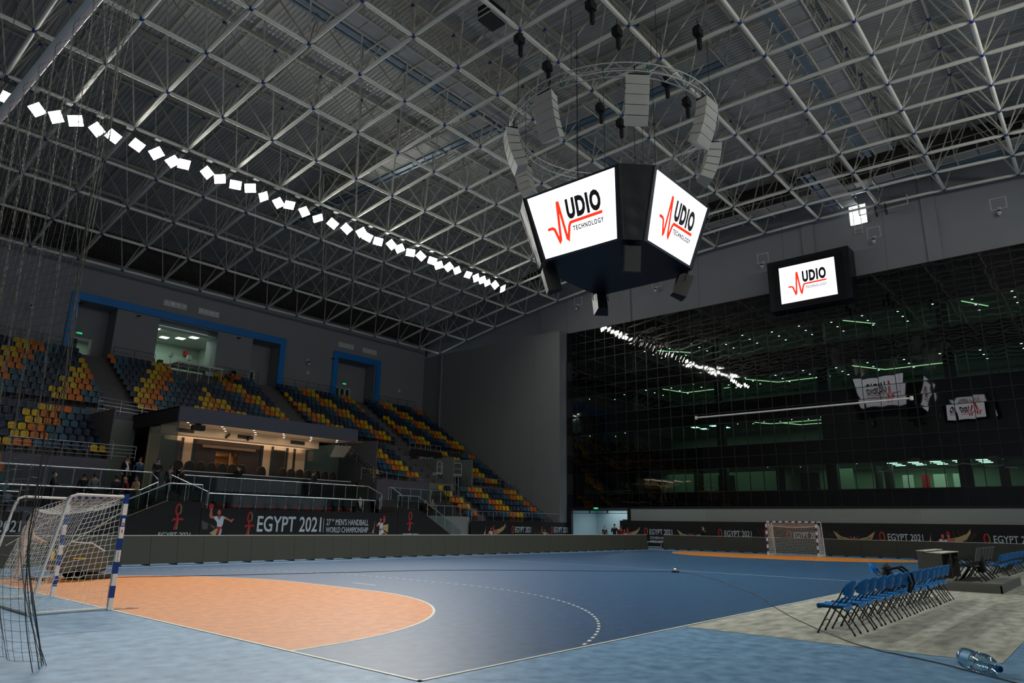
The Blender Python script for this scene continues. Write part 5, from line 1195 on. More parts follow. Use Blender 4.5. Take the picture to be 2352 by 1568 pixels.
# ================================================================ HANGING SCOREBOARD CUBE
cb = thing('scoreboard_cube', 'hanging four-sided black screen block tapering downwards, each face lit white with a logo', 'scoreboard', (20.15,0,13))
cx = 20.15; zb0, zt0 = 13.0, 15.95; h0, h1 = 2.74, 3.6; c0, c1 = 0.6, 1.05
def octo(h, c, z): return [Vector((cx-h,-(h-c),z)),Vector((cx-h+c,-h,z)),Vector((cx+h-c,-h,z)),Vector((cx+h,-(h-c),z)),Vector((cx+h,h-c,z)),Vector((cx+h-c,h,z)),Vector((cx-h+c,h,z)),Vector((cx-h,h-c,z))]
ob, ot = octo(h0,c0,zb0), octo(h1,c1,zt0)
cloth = mat('black_cube_drape', (22,23,28), 0.7, bump=0.5, bscale=6); navy = mat('navy_black_panel', (20,24,38), 0.45)
for q in (0,2,4,6):
    P4 = [ob[q],ob[q+1],ot[q+1],ot[q]]; nn = (P4[1]-P4[0]).cross(P4[3]-P4[0]).normalized(); dr_ = random.Random(q)
    ph = [dr_.uniform(0,6) for _ in range(3)]
    MB().grid(lambda u,v: tuple(P4[0].lerp(P4[1],u).lerp(P4[3].lerp(P4[2],u),v) + nn*(0.02*math.sin(26*v+3*u+ph[0])*math.sin(PI*u)*(1-v) + 0.012*math.sin(9*u+ph[1]+5*v))*min(1,8*v,8*(1-v))), 8, 24).build('corner_drape', cloth, cb, True)
b = MB(); b.add(ob+ot, [tuple(range(7,-1,-1)), tuple(range(8,16))] + [(q,(q+1)%8,8+(q+1)%8,8+q) for q in (1,3,5,7)]); b.build('housing', navy, cb)
scr = emis('screen_white', (244,246,255), 2.0); red_e = emis('screen_red', (232,54,30), 1.35); blk = mat('screen_black', (20,20,20), 0.6)
def logo(F, W_, H_, parent, sc=1.0):
    """pulse-line logo in face coordinates centred on (0,0): width W_, height H_ of the screen"""
    u = W_
    def L(x, y): return ((x-0.5)*u, (0.5-y)*H_)
    pts = [(0.235,0.575),(0.315,0.575),(0.345,0.60),(0.40,0.79),(0.425,0.79),(0.435,0.40),(0.445,0.28),(0.462,0.27),(0.475,0.34),(0.50,0.72),(0.512,0.79),(0.532,0.79),(0.55,0.60),(0.58,0.555),(0.78,0.545)]
    pts = [(0.150,0.575),(0.212,0.575),(0.236,0.60),(0.281,0.80),(0.293,0.78),(0.318,0.22),(0.328,0.22),(0.377,0.78),(0.390,0.80),(0.425,0.61),(0.447,0.565),(0.84,0.555)]
    pb = MB(); th = 0.016*u
    pv = [Vector(L(*p)+(0,)) for p in pts]
    offs = []
    for i, p in enumerate(pv):
        a = (p-pv[max(i-1,0)]); c = (pv[min(i+1,len(pv)-1)]-p); a = a if a.length > 0 else c; c = c if c.length > 0 else a
        n1 = Vector((-a.y,a.x,0)).normalized(); n2 = Vector((-c.y,c.x,0)).normalized(); n = (n1+n2); n = n.normalized() if n.length > 0.3 else n1
        k = th/max(0.45, n.dot(n1)); offs.append((p+n*k, p-n*k))
    for i in range(len(pv)-1):
        q = [offs[i][0],offs[i][1],offs[i+1][1],offs[i+1][0]]
        pb.add([F @ Vector((v.x,v.y,0.012)) for v in q], [(0,1,2,3)])
    for p in pv[:: 1]: pb.add([F @ Vector((p.x+th*0.95*math.cos(a),p.y+th*0.95*math.sin(a),0.0125)) for a in [2*PI*k/10 for k in range(10)]], [tuple(range(10))]) if 0 < pv.index(p) < len(pv)-1 else None
    pb.build('logo_pulse', red_e, parent)
    x0, y0 = L(0.418,0.520); x1, y1 = L(0.842,0.204)
    put('logo_letters', text_mesh('logo_letters','UDIO',x0,y0,x1-x0,y1-y0,F,0.004,0.012,blk,0.055,0,1.14), parent)
    x0, y0 = L(0.464,0.705); x1, y1 = L(0.84,0.63)
    put('logo_letters', text_mesh('logo_letters','TECHNOLOGY',x0,y0,x1-x0,y1-y0,F,0.004,0.012,blk,0.03,0,1.25), parent)
for q, (i, j) in enumerate(((7,0),(1,2),(3,4),(5,6))):
    # face seen from outside: left edge at first index
    bl, br, tr, tl = ob[i], ob[j], ot[j], ot[i]
    n = (br-bl).cross(tl-bl).normalized()
    def fp(u, v): return (bl.lerp(br,u)).lerp(tl.lerp(tr,u), v)
    mar = 0.055
    a, b2, c, d = fp(0.07,0.035), fp(0.93,0.035), fp(0.955,0.965), fp(0.045,0.965)
    o = MB().add([p+n*0.02 for p in (a,b2,c,d)]+[p-n*0.02 for p in (a,b2,c,d)], [(0,1,2,3),(0,4,5,1),(1,5,6,2),(2,6,7,3),(3,7,4,0)]).build('screen', scr, cb)
    ctr = fp(0.5,0.5)+n*0.022; u = (br-bl).normalized(); v = n.cross(u)
    logo(frame(ctr,u,v), ((b2-a).length+(c-d).length)/2, (d-a).length, o)
for q in range(8): MB().tube(ob[q], ot[q], 0.035, 6).build('edge_pipe', M['black'], cb)
for x, y in ((cx-3.3,-0.3),(cx-1.2,1.2),(cx+0.4,-1.0),(cx-0.6,-2.6),(cx+1.2,1.2),(cx+3,0.5)):
    MB().tube((x,y,zt0),(x,y,23.6),0.014,5).build('hoist_cable', M['black'], cb)
def slung_speaker(loc, yaw, tilt, lab):
    t = thing('slung_loudspeaker', lab, 'loudspeaker', loc)
    X = Matrix.Translation(loc) @ Matrix.Rotation(yaw,4,'Z') @ Matrix.Rotation(tilt,4,'X')
    MB().prism([(-0.36,-0.3),(0.36,-0.3),(0.24,0.32),(-0.24,0.32)], X, -0.55, 0.55).build('cabinet', M['black'], t)
    MB().prism([(-0.33,-0.325),(0.33,-0.325),(0.33,-0.3),(-0.33,-0.3)], X, -0.51, 0.51).build('grille', mat('dark_grille',(34,34,36),0.6) if 'dark_grille' not in bpy.data.materials else bpy.data.materials['dark_grille'], t)
    MB().path([X @ Vector((-0.38,0,0.2)), X @ Vector((-0.38,0.0,0.66)), X @ Vector((0.38,0.0,0.66)), X @ Vector((0.38,0,0.2))], 0.03, 6).tube(X @ Vector((0,0,0.6)), (loc[0],loc[1],zb0), 0.04, 6).build('yoke', M['black'], t)
slung_speaker((18.0,-2.1,12.28), math.radians(-45), math.radians(14), 'black loudspeaker slung under the near corner of the screen block')
slung_speaker((18.1,2.1,12.35), math.radians(-135), math.radians(16), 'black loudspeaker slung under the left corner of the screen block')
slung_speaker((22.3,2.2,12.35), math.radians(135), math.radians(22), 'black loudspeaker slung under the far corner of the screen block')
slung_speaker((22.3,-2.2,12.3), math.radians(45), math.radians(22), 'black loudspeaker slung under the right corner of the screen block')

# ================================================================ RING TRUSS, LINE ARRAYS, HOISTS
rt = thing('ring_truss', 'circular aluminium lighting truss hanging above the screen block', 'truss', (cx,0,20)); RR = 4.75; RZ = 20.1; NS = 64
def rp_(k, dr, dz): a = 2*PI*k/NS; return (cx+(RR+dr)*math.cos(a), (RR+dr)*math.sin(a), RZ+dz)
for dr, dz in ((-0.2,-0.2),(0.2,-0.2),(0.2,0.2),(-0.2,0.2)): MB().path([rp_(k,dr,dz) for k in range(NS)], 0.028, 6, closed=True).build('chord_ring', M['alu'], rt)
lc = MB()
for k in range(NS):
    a, b_ = ((-0.2,0.2) if k % 2 else (0.2,-0.2))
    lc.tube(rp_(k,-0.2,a), rp_(k+1,-0.2,b_), 0.012, 4).tube(rp_(k,0.2,a), rp_(k+1,0.2,b_), 0.012, 4).tube(rp_(k,a,-0.2), rp_(k+1,b_,-0.2), 0.012, 4).tube(rp_(k,a,0.2), rp_(k+1,b_,0.2), 0.012, 4)
stuff(lc.build('lacing', M['alu'], rt))
grn = mat('green_sling', (30,110,62), 0.7)
for k in range(16):
    a = 2*PI*k/16+0.1; c = Vector((cx+RR*math.cos(a), RR*math.sin(a), RZ)); MB().path([c+Vector((0,0,0.25)),c+Vector((0.25*math.cos(a),0.25*math.sin(a),0)),c+Vector((0,0,-0.27)),c+Vector((-0.25*math.cos(a),-0.25*math.sin(a),0))], 0.02, 5, closed=True).tube(c+Vector((0,0,0.25)), c+Vector((0,0,0.6)), 0.018, 5).build('sling', grn, rt)
for k in range(8):
    a = 2*PI*k/8+0.2; MB().tube((cx+RR*math.cos(a),RR*math.sin(a),RZ+0.2),(cx+RR*math.cos(a),RR*math.sin(a),23.5),0.012,5).build('hoist_cable', M['black'], rt)
spk = mat('grey_array_cabinet', (206,206,200), 0.6); spk2 = mat('grey_array_grille', (176,176,172), 0.7)
def line_array(deg, lab, n=5):
    a = math.radians(deg); o = Vector((cx+(RR+0.1)*math.cos(a), (RR+0.1)*math.sin(a), 0)); out = Vector((math.cos(a), math.sin(a), 0)); side = Vector((-out.y, out.x, 0))
    t = thing('line_array', lab, 'loudspeaker', (o.x,o.y,17.5)); z = 19.55; off = 0.0
    X0 = Matrix(((side.x,out.x,0,o.x),(side.y,out.y,0,o.y),(0,0,1,0),(0,0,0,1)))
    MB().obox(X0 @ Matrix.Translation((0,0.05,19.62)), 0.7, 0.5, 0.06).build('fly_frame', M['black'], t)
    MB().tube(X0 @ Vector((0,0,19.62)), X0 @ Vector((0,-0.1,20.3)), 0.03, 6).build('shackle', M['black'], t)
    p = X0 @ Vector((0,0.1,19.55)); ang = 0.10
    for q in range(n):
        hgt = 0.40; X = Matrix.Translation(p) @ Matrix(((side.x,out.x,0,0),(side.y,out.y,0,0),(0,0,1,0),(0,0,0,1))) @ Matrix.Rotation(-ang,4,'X')
        c = MB(); c.add([X @ Vector(v) for v in [(-0.5,0.28,-hgt+0.01),(0.5,0.28,-hgt+0.01),(0.5,0.28,-0.01),(-0.5,0.28,-0.01),(-0.34,-0.32,-hgt+0.04),(0.34,-0.32,-hgt+0.04),(0.34,-0.32,-0.04),(-0.34,-0.32,-0.04)]], [(0,3,2,1),(4,5,6,7),(0,1,5,4),(1,2,6,5),(2,3,7,6),(3,0,4,7)])
        cab = c.build('cabinet', spk, t)
        MB().add([X @ Vector(v) for v in [(-0.48,0.285,-hgt+0.03),(0.48,0.285,-hgt+0.03),(0.48,0.285,-0.03),(-0.48,0.285,-0.03)]], [(3,2,1,0)]).build('grille', spk2, cab)
        p = X @ Vector((0,0,-hgt)); ang += 0.09
    return t
for deg, lab in ((-136,'grey line array of stacked cabinets at the near point of the ring truss'),(178,'grey line array on the left front of the ring truss'),(-92,'grey line array on the right front of the ring truss'),(139,'curved grey line array on the left side of the ring truss'),(-46,'curved grey line array on the right side of the ring truss'),(100,'grey line array at the left rear of the ring truss, half behind the screen block'),(0,'grey line array at the right rear of the ring truss'),(50,'grey line array at the far rear of the ring truss')): line_array(deg, lab)
for i, (x, y, zz_) in enumerate(((15.35,1.88,23.3),(17.75,2.1,23.3),(17.79,-1.87,23.3),(22.5,-1.8,23.3),(22.3,2.05,23.3),(24.25,1.99,23.3),(20.11,-4.69,23.3),(24.76,-1.78,23.3),(15.67,-1.88,23.3))):
    t = thing('chain_hoist', 'black chain hoist with its chain bag, %s' % ('upper left of the ring','above the left part of the ring','above the near line array','above the right part of the ring','inside the ring, left one','inside the ring, lower one','right of the ring by the catwalk','at the right end of the ring','at the top edge of the picture')[i], 'hoist', (x,y,zz_))
    MB().box(x-0.22,x+0.22,y-0.16,y+0.16,zz_-0.17,zz_+0.2).box(x-0.12,x+0.12,y-0.12,y+0.12,zz_+0.2,zz_+0.34).build('motor', M['black'], t); MB().tube((x,y,zz_+0.3),(x,y,24.0),0.02,5).build('hook_chain', M['black'], t)
    MB().lathe([(0.05,-0.85),(0.11,-0.8),(0.12,-0.3),(0.10,-0.15)], Matrix.Translation((x+0.1,y,zz_)), 10).build('chain_bag', M['black'], t)
sp = thing('roof_loudspeaker', 'black slatted box hanging in the roof frame near the top edge of the picture', 'loudspeaker', (14.1,2.6,24)); MB().box(13.7,14.7,2.2,3.0,23.9,24.7).build('cabinet', M['black'], sp)
for z in (23.95,24.25,24.6): MB().box(13.66,13.7,2.15,3.05,z,z+0.06).box(13.66,14.74,2.14,2.18,z,z+0.06).build('band', M['steel_web'], sp)

# ================================================================ WALL SCREEN
ws = thing('wall_screen', 'black framed lit screen with a logo fixed on the far wall above the glazing', 'screen', (45.0,-1,17.3)); navy_d = mat('navy_black_cabinet', (14,17,28), 0.4)
XW = 44.9
MB().box(XW,XW+1.5,-3.97,1.85,17.35,21.25).build('cabinet', navy_d, ws); MB().box(XW-0.03,XW,-3.55,1.45,17.45,20.95).build('bezel', M['black_gloss'], ws)
scr_o = MB().box(XW-0.06,XW-0.03,-2.98,0.97,17.8,20.62).build('screen', scr, ws)
logo(frame((XW-0.061,-1.0,19.21),(0,-1,0),(0,0,1)), 3.95, 2.82, scr_o)

# a second screen on the opposite end wall, seen mirrored in the glazing
w2 = thing('wall_screen', 'lit logo screen of the opposite end wall, seen mirrored in the dark glazing', 'screen', (-13.9,-2.3,17.6)); X2 = -13.75
MB().box(-14.0,X2,-4.9,0.3,15.9,19.4).build('cabinet', navy_d, w2); s2_ = MB().box(X2,X2+0.04,-4.25,-0.3,16.3,18.95).build('screen', scr, w2)
logo(frame((X2+0.041,-2.27,17.62),(0,1,0),(0,0,1)), 3.95, 2.65, s2_)
# ================================================================ FLOODLIGHT BODIES
fh = mat('floodlight_heatsink', (150,154,152), 0.35, metal=0.6)
def floodlight():
    t = thing('floodlight', '', 'floodlight', (0,0,0), local=True, group='floodlights along the far roof line'); P_ = []
    h = MB().box(-0.40,0.40,-0.34,0.34,0.0,0.10)
    for q in range(8): h.box(-0.38+0.1*q,-0.36+0.1*q,-0.3,0.3,0.10,0.18)
    P_.append(h.build('heatsink', fh, t))
    for q in range(3): P_.append(MB().box(-0.38+0.265*q,-0.15+0.265*q,-0.32,0.32,-0.02,0.0).build('led_strip', M['fix_on'], t))
    P_.append(MB().path([(-0.44,0,0.04),(-0.44,0,0.4),(0.44,0,0.4),(0.44,0,0.04)],0.025,6).tube((0,0,0.4),(0,0,0.62),0.03,6).build('yoke', M['dark_metal'], t))
    return t, [(p,[]) for p in P_]
f0, fp_ = floodlight()
LR2 = random.Random(17)
def orient(o, x, y, z, tx, ty, roll):
    dr = Vector((tx-x,ty-y,-z)).normalized(); o.scale = (0.84,0.84,0.84); q = dr.to_track_quat('-Z','Y') @ Matrix.Rotation(roll,3,'Z').to_quaternion(); o.rotation_euler = q.to_euler(); o.location = (x,y,z)
n = len(FLOOD_X)
for i, x in enumerate(FLOOD_X):
    lab = 'white LED floodlight in the bright row under the roof, %s from the left' % nth(i+1)
    o = f0 if i == 0 else dup(f0, fp_, (0,0,0), 0, lab)
    o['label'] = lab; orient(o, x, 22.45, FLOOD_Z[i], FLOOD_AIM[i][0], FLOOD_AIM[i][1], LR2.uniform(-0.9,0.9))
for i, x in enumerate(FLOOD_X):
    o = dup(f0, fp_, (0,0,0), 0, 'white LED floodlight of the unseen row, reflected in the dark glazing', 'floodlights along the camera side')
    orient(o, x+1.0, -20.3, FLOOD_Z[i], x+LR2.uniform(-7,7), LR2.uniform(-2,9), LR2.uniform(-0.9,0.9))
mast = thing('floodlight_rail', 'long dark support rail carrying the far row of floodlights', 'rail', (19,22.45,22.3)); MB().tube((-1,22.45,22.28),(39,22.45,22.28),0.05,8).build('tube', M['dark_metal'], mast)
for i in range(14): MB().tube((GX[6]+3*i if False else 3.56+3*i-3,22.45,22.28),(3.56+3*i-3,22.45,zb(22.45)),0.03,6).build('dropper', M['dark_metal'], mast)
mast2 = thing('floodlight_rail', 'long dark support rail carrying the camera-side row of floodlights', 'rail', (19,-20.3,22.3)); MB().tube((0,-20.3,22.28),(40,-20.3,22.28),0.05,8).tube((2,-20.3,22.28),(2,-20.3,zb(-20.3)),0.03,6).tube((38,-20.3,22.28),(38,-20.3,zb(-20.3)),0.03,6).build('tube', M['dark_metal'], mast2)
for i in range(26):
    x = 0.3+1.5*i; t = thing('driver_box', 'small white driver box on the roof chord above the floodlights, %s from the left' % nth(i+1), 'driver box', (x,22.2,zb(22.45)-0.2), group='driver boxes above the floodlights')
    MB().box(x-0.16,x+0.16,21.98,22.26,zb(22.45)-0.32,zb(22.45)-0.14).build('case', M['box_white'], t); MB().tube((x-0.1,22.26,zb(22.45)-0.2),(x-0.1,22.45,zb(22.45)-0.05),0.015,5).build('clamp', M['dark_metal'], t)
# ================================================================ FOLDING CHAIRS
def folding_chair():
    """faces +y; front feet at y=+0.27, rear feet at y=-0.28"""
    t = thing('folding_chair', '', 'chair', (0,0,0), local=True); P_ = []; w_ = 0.215
    # seat: moulded, waterfall edge at both ends
    prof = [(0.25,0.405),(0.258,0.44),(0.23,0.462),(0.1,0.452),(-0.05,0.445),(-0.15,0.452),(-0.185,0.44),(-0.19,0.395)]
    def top(u, v):
        k = u*(len(prof)-1); i = min(int(k), len(prof)-2); f_ = k-i; y = prof[i][0]+(prof[i+1][0]-prof[i][0])*f_; z = prof[i][1]+(prof[i+1][1]-prof[i][1])*f_
        a = (v-0.5)*2; return (a*0.225*(1.0 if y > 0 else 0.96), y, z - 0.014*(1-a*a) + 0.0)
    b = MB().grid(top, 14, 8); b.grid(lambda u, v: (lambda p: (p[0],p[1]*0.97,min(p[2]-0.02,0.425)))(top(1-u, v)), 14, 8)
    for v in (0, 1):
        for q in range(14):
            p0, p1 = top(q/14, v), top((q+1)/14, v); b.add([p0,p1,(p1[0],p1[1]*0.97,min(p1[2]-0.02,0.425)),(p0[0],p0[1]*0.97,min(p0[2]-0.02,0.425))], [(0,1,2,3)])
    for q in range(8):
        b.add([top(1,q/8), top(1,(q+1)/8), (top(1,(q+1)/8)[0],-0.1845,0.375), (top(1,q/8)[0],-0.1845,0.375)], [(0,1,2,3)])
    P_.append(b.build('seat', M['chair_blue'], t, True))
    # backrest: rounded top corners, handle gap, two pairs of slots (built as separate strips around the openings)
    def bz(v, u=0.0): return 0.565+0.27*v+0.055*u*u*(1-v)
    def by(x, v): return -0.185-0.075*v - 0.075*(1-(x/0.23)**2) + 0.03
    def hw(v): return 0.222 - (0.0 if v < 0.55 else 0.10*((v-0.55)/0.45)**2.4)
    b = MB(); us = [-1,-0.72,-0.66,-0.36,-0.30,-0.2,0.2,0.30,0.36,0.66,0.72,1]; vs_ = [0,0.12,0.22,0.55,0.62,0.74,0.88,1.0]
    def hole(iu, iv):
        u0, u1 = us[iu], us[iu+1]; v0 = vs_[iv]
        if iv in (2,) and (iu in (1,3,7,9)): return True
        if iv == 5 and iu == 5: return True
        return False
    def pt(u, v, off): x = u*hw(v); return (x, by(x, v)-off, bz(v, u) - (0.012 if (v > 0.99 and abs(u) < 0.25) else 0))
    for iu in range(len(us)-1):
        for iv in range(len(vs_)-1):
            if hole(iu, iv): 
                q = [(us[iu],vs_[iv]),(us[iu+1],vs_[iv]),(us[iu+1],vs_[iv+1]),(us[iu],vs_[iv+1])]
                for k in range(4): b.add([pt(*q[k],0),pt(*q[(k+1)%4],0),pt(*q[(k+1)%4],0.028),pt(*q[k],0.028)], [(0,1,2,3)])
                continue
            q = [(us[iu],vs_[iv]),(us[iu+1],vs_[iv]),(us[iu+1],vs_[iv+1]),(us[iu],vs_[iv+1])]
            b.add([pt(*k,0) for k in q], [(3,2,1,0)]); b.add([pt(*k,0.028) for k in q], [(0,1,2,3)])
    e = [(-1,v) for v in vs_]+[(u,1) for u in us[1:]]+[(1,v) for v in vs_[::-1][1:]]+[(u,0) for u in us[::-1][1:]]
    for q in range(len(e)-1): b.add([pt(*e[q],0),pt(*e[q+1],0),pt(*e[q+1],0.028),pt(*e[q],0.028)], [(0,1,2,3)])
    P_.append(b.build('backrest', M['chair_blue'], t))
    dm = M['dark_metal']
    for s in (-1,1):
        P_.append(MB().path([(s*w_,0.275,0.012),(s*w_,0.02,0.44),(s*w_,-0.10,0.56),(s*w_*0.97,-0.185,0.72)],0.0135,7).build('front_leg', dm, t))
        P_.append(MB().path([(s*(w_-0.03),-0.285,0.012),(s*(w_-0.03),-0.09,0.33),(s*(w_-0.03),0.02,0.56 if False else 0.40),(s*(w_-0.03),0.06,0.43)],0.0125,7).build('rear_leg', dm, t))
        P_.append(MB().path([(s*(w_-0.012),-0.05,0.42),(s*(w_-0.01),-0.10,0.50),(s*(w_-0.012),-0.16,0.56)],0.008,5).build('seat_hinge', dm, t))
        P_.append(MB().box(s*w_-0.012,s*w_+0.012,-0.12,0.24,0.40,0.425).build('side_rail', dm, t))
        for y in (0.275,-0.285): P_.append(MB().tube((s*(w_ if y > 0 else w_-0.03),y,0.0),(s*(w_ if y > 0 else w_-0.03),y-0.012*(1 if y > 0 else -1),0.03),0.017,7).build('foot_cap', M['black'], t))
    for y, z, w2 in ((0.19,0.155,w_),(-0.205,0.14,w_-0.03)):
        P_.append(MB().path([(-w2,y,z-0.03),(-w2*0.8,y,z+0.015),(-w2*0.5,y,z+0.035),(w2*0.5,y,z+0.035),(w2*0.8,y,z+0.015),(w2,y,z-0.03)],0.008,6).build('stretcher', dm, t))
    return t, [(p,[]) for p in P_]
ch0, chp = folding_chair()
cr_ = random.Random(2)
row1 = [7.21,7.88,8.50,9.12,9.75,10.36,10.98,11.62,12.25,12.87,13.5,14.12,14.72,15.3]
for i, x in enumerate(row1):
    lab = 'blue folding chair, %s from the left in the nearer row' % nth(i+1)
    loc = (x, -12.18+cr_.uniform(-.02,.02), 0.005); rz = cr_.uniform(-.04,.04)
    if i == 0: ch0.location = loc; ch0.rotation_euler = (0,0,rz); ch0['label'] = lab; ch0['group'] = 'blue folding chairs of the nearer row'
    else: dup(ch0, chp, loc, rz, lab, 'blue folding chairs of the nearer row')
dup(ch0, chp, (14.0,-11.3,0.005), PI*1.02, 'blue folding chair turned round, with its back to the court, behind the nearer row')
for i in range(12):
    x = 26.95 + 0.62*i + (0.25 if i > 3 else 0)
    dup(ch0, chp, (x,-12.02+cr_.uniform(-.03,.03),0.005), cr_.uniform(-.05,.05), 'blue folding chair, %s from the left in the farther row beyond the platform' % nth(i+1), 'blue folding chairs of the farther row')
# backpack slung over a chair
bk = thing('backpack', 'black backpack hanging over a blue folding chair in mid row', 'bag', (10.98,-12.2,0.5))
bm = mat('black_bag_fabric', (15,15,16), 0.75, bump=0.4, bscale=20)
MB().grid(lambda u,v: (10.98+0.19*math.cos(2*PI*u)*(0.75+0.35*math.sin(PI*v)), -12.08+0.11*math.sin(2*PI*u)*(0.5+0.7*math.sin(PI*v)), 0.47+0.42*v), 14, 8).ball((10.98,-12.08,0.88),0.16,10,6,sc=(1,0.6,0.5)).ball((10.98,-12.08,0.5),0.18,10,6,sc=(1,0.6,0.5)).build('bag_body', bm, bk, True)
MB().path([(10.85,-12.12,0.86),(10.85,-12.32,0.91),(10.9,-12.46,0.8),(10.95,-12.5,0.62),(11.0,-12.44,0.44)],0.028,6).path([(11.1,-12.12,0.86),(11.12,-12.34,0.92),(11.16,-12.5,0.78),(11.2,-12.52,0.6),(11.2,-12.42,0.42)],0.026,6).build('strap', bm, bk)
MB().path([(10.9,-12.1,0.93),(10.98,-12.1,0.97),(11.06,-12.1,0.93)],0.014,6).build('grab_handle', bm, bk)
# ================================================================ OFFICIALS' PLATFORM AND DESK
gp_ = mat('grey_platform_carpet', (122,124,116), 0.9, noise=0.12, nscale=3); pf_ = mat('grey_platform_side', (108,108,100), 0.7, noise=0.05, nscale=2)
pl_ = thing('officials_platform', 'low grey carpeted platform on the beige carpet carrying the officials desk', 'platform', (20.7,-11.6,0))
for q in range(4):
    for r_ in range(3): MB().box(18.45+1.13*q,18.45+1.13*(q+1)-0.006,-13.15+1.08*r_,-13.15+1.08*(r_+1)-0.006,0.21,0.26).build('deck_module', gp_, pl_)
MB().box(18.45,22.97,-13.15,-13.11,0.005,0.21).build('side_skirt', pf_, pl_); MB().box(18.45,18.49,-13.15,-9.91,0.005,0.21).build('side_skirt', pf_, pl_); MB().box(22.93,22.97,-13.15,-9.91,0.005,0.21).build('side_skirt', pf_, pl_); MB().box(18.45,22.97,-9.95,-9.91,0.005,0.21).build('side_skirt', pf_, pl_)
MB().box(18.5,22.9,-13.1,-9.95,0.17,0.21).build('edge_strip', M['alu'], pl_)
gd_ = mat('dark_grey_desk_panel', (84,84,78), 0.6); ed_ = mat('pale_desk_edge', (206,206,190), 0.5)
for q, (x0, x1) in enumerate(((18.6,19.94),(19.97,21.3))):
    t = thing('officials_desk', 'grey officials desk with raised front panel on the low platform, %s from the left' % ('first','second')[q], 'desk', ((x0+x1)/2,-11.2,0.26))
    MB().prism([(-11.78,0.26),(-11.15,0.26),(-11.15,1.06),(-11.35,1.05),(-11.35,1.02),(-11.78,1.0)], Matrix(((0,0,1,0),(1,0,0,0),(0,1,0,0),(0,0,0,1))), x0, x0+0.04).build('end_panel', gd_, t)
    MB().prism([(-11.78,0.26),(-11.15,0.26),(-11.15,1.06),(-11.35,1.05),(-11.35,1.02),(-11.78,1.0)], Matrix(((0,0,1,0),(1,0,0,0),(0,1,0,0),(0,0,0,1))), x1-0.04, x1).build('end_panel', gd_, t)
    MB().box(x0+0.04,x1-0.04,-11.19,-11.15,0.26,1.06).build('front_panel', gd_, t); MB().box(x0,x1,-11.8,-11.32,1.0,1.025).build('worktop', ed_, t); MB().box(x0,x1,-11.36,-11.13,1.05,1.075).build('upper_shelf', ed_, t)
    MB().box((x0+x1)/2-0.02,(x0+x1)/2+0.02,-11.7,-11.2,0.26,1.0).build('divider', M['black'], t)
bk_m = mat('black_chair_plastic', (34,34,34), 0.5); gy_m = mat('grey_mesh_back', (104,104,96), 0.7)
def office_chair():
    t = thing('visitor_chair', '', 'chair', (0,0,0), local=True, group='dark chairs on the officials platform'); P_ = []
    P_.append(MB().grid(lambda u,v:((u-0.5)*0.46,0.24-0.48*v,0.46-0.02*math.sin(PI*u)-0.02*v),6,6).grid(lambda u,v:((0.5-u)*0.46,0.24-0.48*v,0.41),6,6).box(-0.23,0.23,-0.24,0.24,0.41,0.445).build('seat', bk_m, t))
    b = MB()
    def bp(u,v): a=(u-0.5)*2; return (a*0.22,-0.25-0.10*v+0.03*a*a,0.56+0.34*v)
    b.grid(bp,6,5).grid(lambda u,v:(lambda p:(p[0],p[1]-0.025,p[2]))(bp(1-u,v)),6,5); P_.append(b.build('backrest', gy_m, t, True))
    P_.append(MB().path([(-0.23,-0.25,0.55),(-0.23,-0.355,0.92),(0.23,-0.355,0.92),(0.23,-0.25,0.55)],0.018,6).build('back_frame', gy_m, t))
    for s in (-1,1):
        P_.append(MB().path([(s*0.25,0.30,0.015),(s*0.25,0.02,0.42),(s*0.24,-0.24,0.58)],0.015,6).build('front_leg', M['black'], t)); P_.append(MB().path([(s*0.24,-0.36,0.015),(s*0.24,-0.05,0.40),(s*0.25,0.2,0.64)],0.015,6).build('rear_leg', M['black'], t))
        P_.append(MB().box(s*0.26-0.03,s*0.26+0.03,-0.22,0.24,0.63,0.665).build('armrest', bk_m, t))
    return t, [(p,[]) for p in P_]
oc0, ocp = office_chair()
for i, x in enumerate((18.05+0.85,19.55,20.2,20.85,21.5)):
    lab = 'dark grey-backed chair at the officials desk, %s from the left' % nth(i+1); loc = (x,-12.35,0.26); rz = (-0.1,0.05,-0.04,0.03,-0.06)[i]
    if i == 0: oc0.location = loc; oc0.rotation_euler = (0,0,rz); oc0['label'] = lab
    else: dup(oc0, ocp, loc, rz, lab)
jk = thing('dark_jacket', 'black jacket or bag hung on a chair at the officials desk', 'jacket', (19.6,-12.5,0.7)); MB().grid(lambda u,v:(19.55+0.26*math.cos(2*PI*u)*(0.7+0.3*v),-12.6+0.10*math.sin(2*PI*u)*(1.1-0.3*v),0.52+0.42*v+0.03*math.sin(9*u)),14,6).ball((19.55,-12.6,0.92),0.18,8,5,sc=(1,0.5,0.4)).build('cloth', bm, jk, True)
# ================================================================ CABLE ON THE FLOOR
cpts = [(4.35,-15.3),(4.67,-14.74),(5.36,-13.91),(5.95,-12.95),(7.08,-12.0),(9.29,-10.51),(12.48,-8.71),(14.54,-7.26),(16.9,-5.51),(18.2,-4.3),(18.95,-3.35),(18.9,-2.75),(17.32,-1.21),(14.98,1.03),(12.37,2.87),(8.92,3.9),(5.31,5.0),(3.04,5.87),(0.43,7.08),(-3,8.4)]
def smooth(P_, n=6):
    out = []
    for i in range(len(P_)-1):
        p0, p1, p2, p3 = (Vector(P_[max(i-1,0)]), Vector(P_[i]), Vector(P_[i+1]), Vector(P_[min(i+2,len(P_)-1)]))
        for k in range(n):
            t = k/n; out.append(0.5*((2*p1)+(-p0+p2)*t+(2*p0-5*p1+4*p2-p3)*t*t+(-p0+3*p1-3*p2+p3)*t**3))
    return out + [Vector(P_[-1])]
cr2 = random.Random(8)
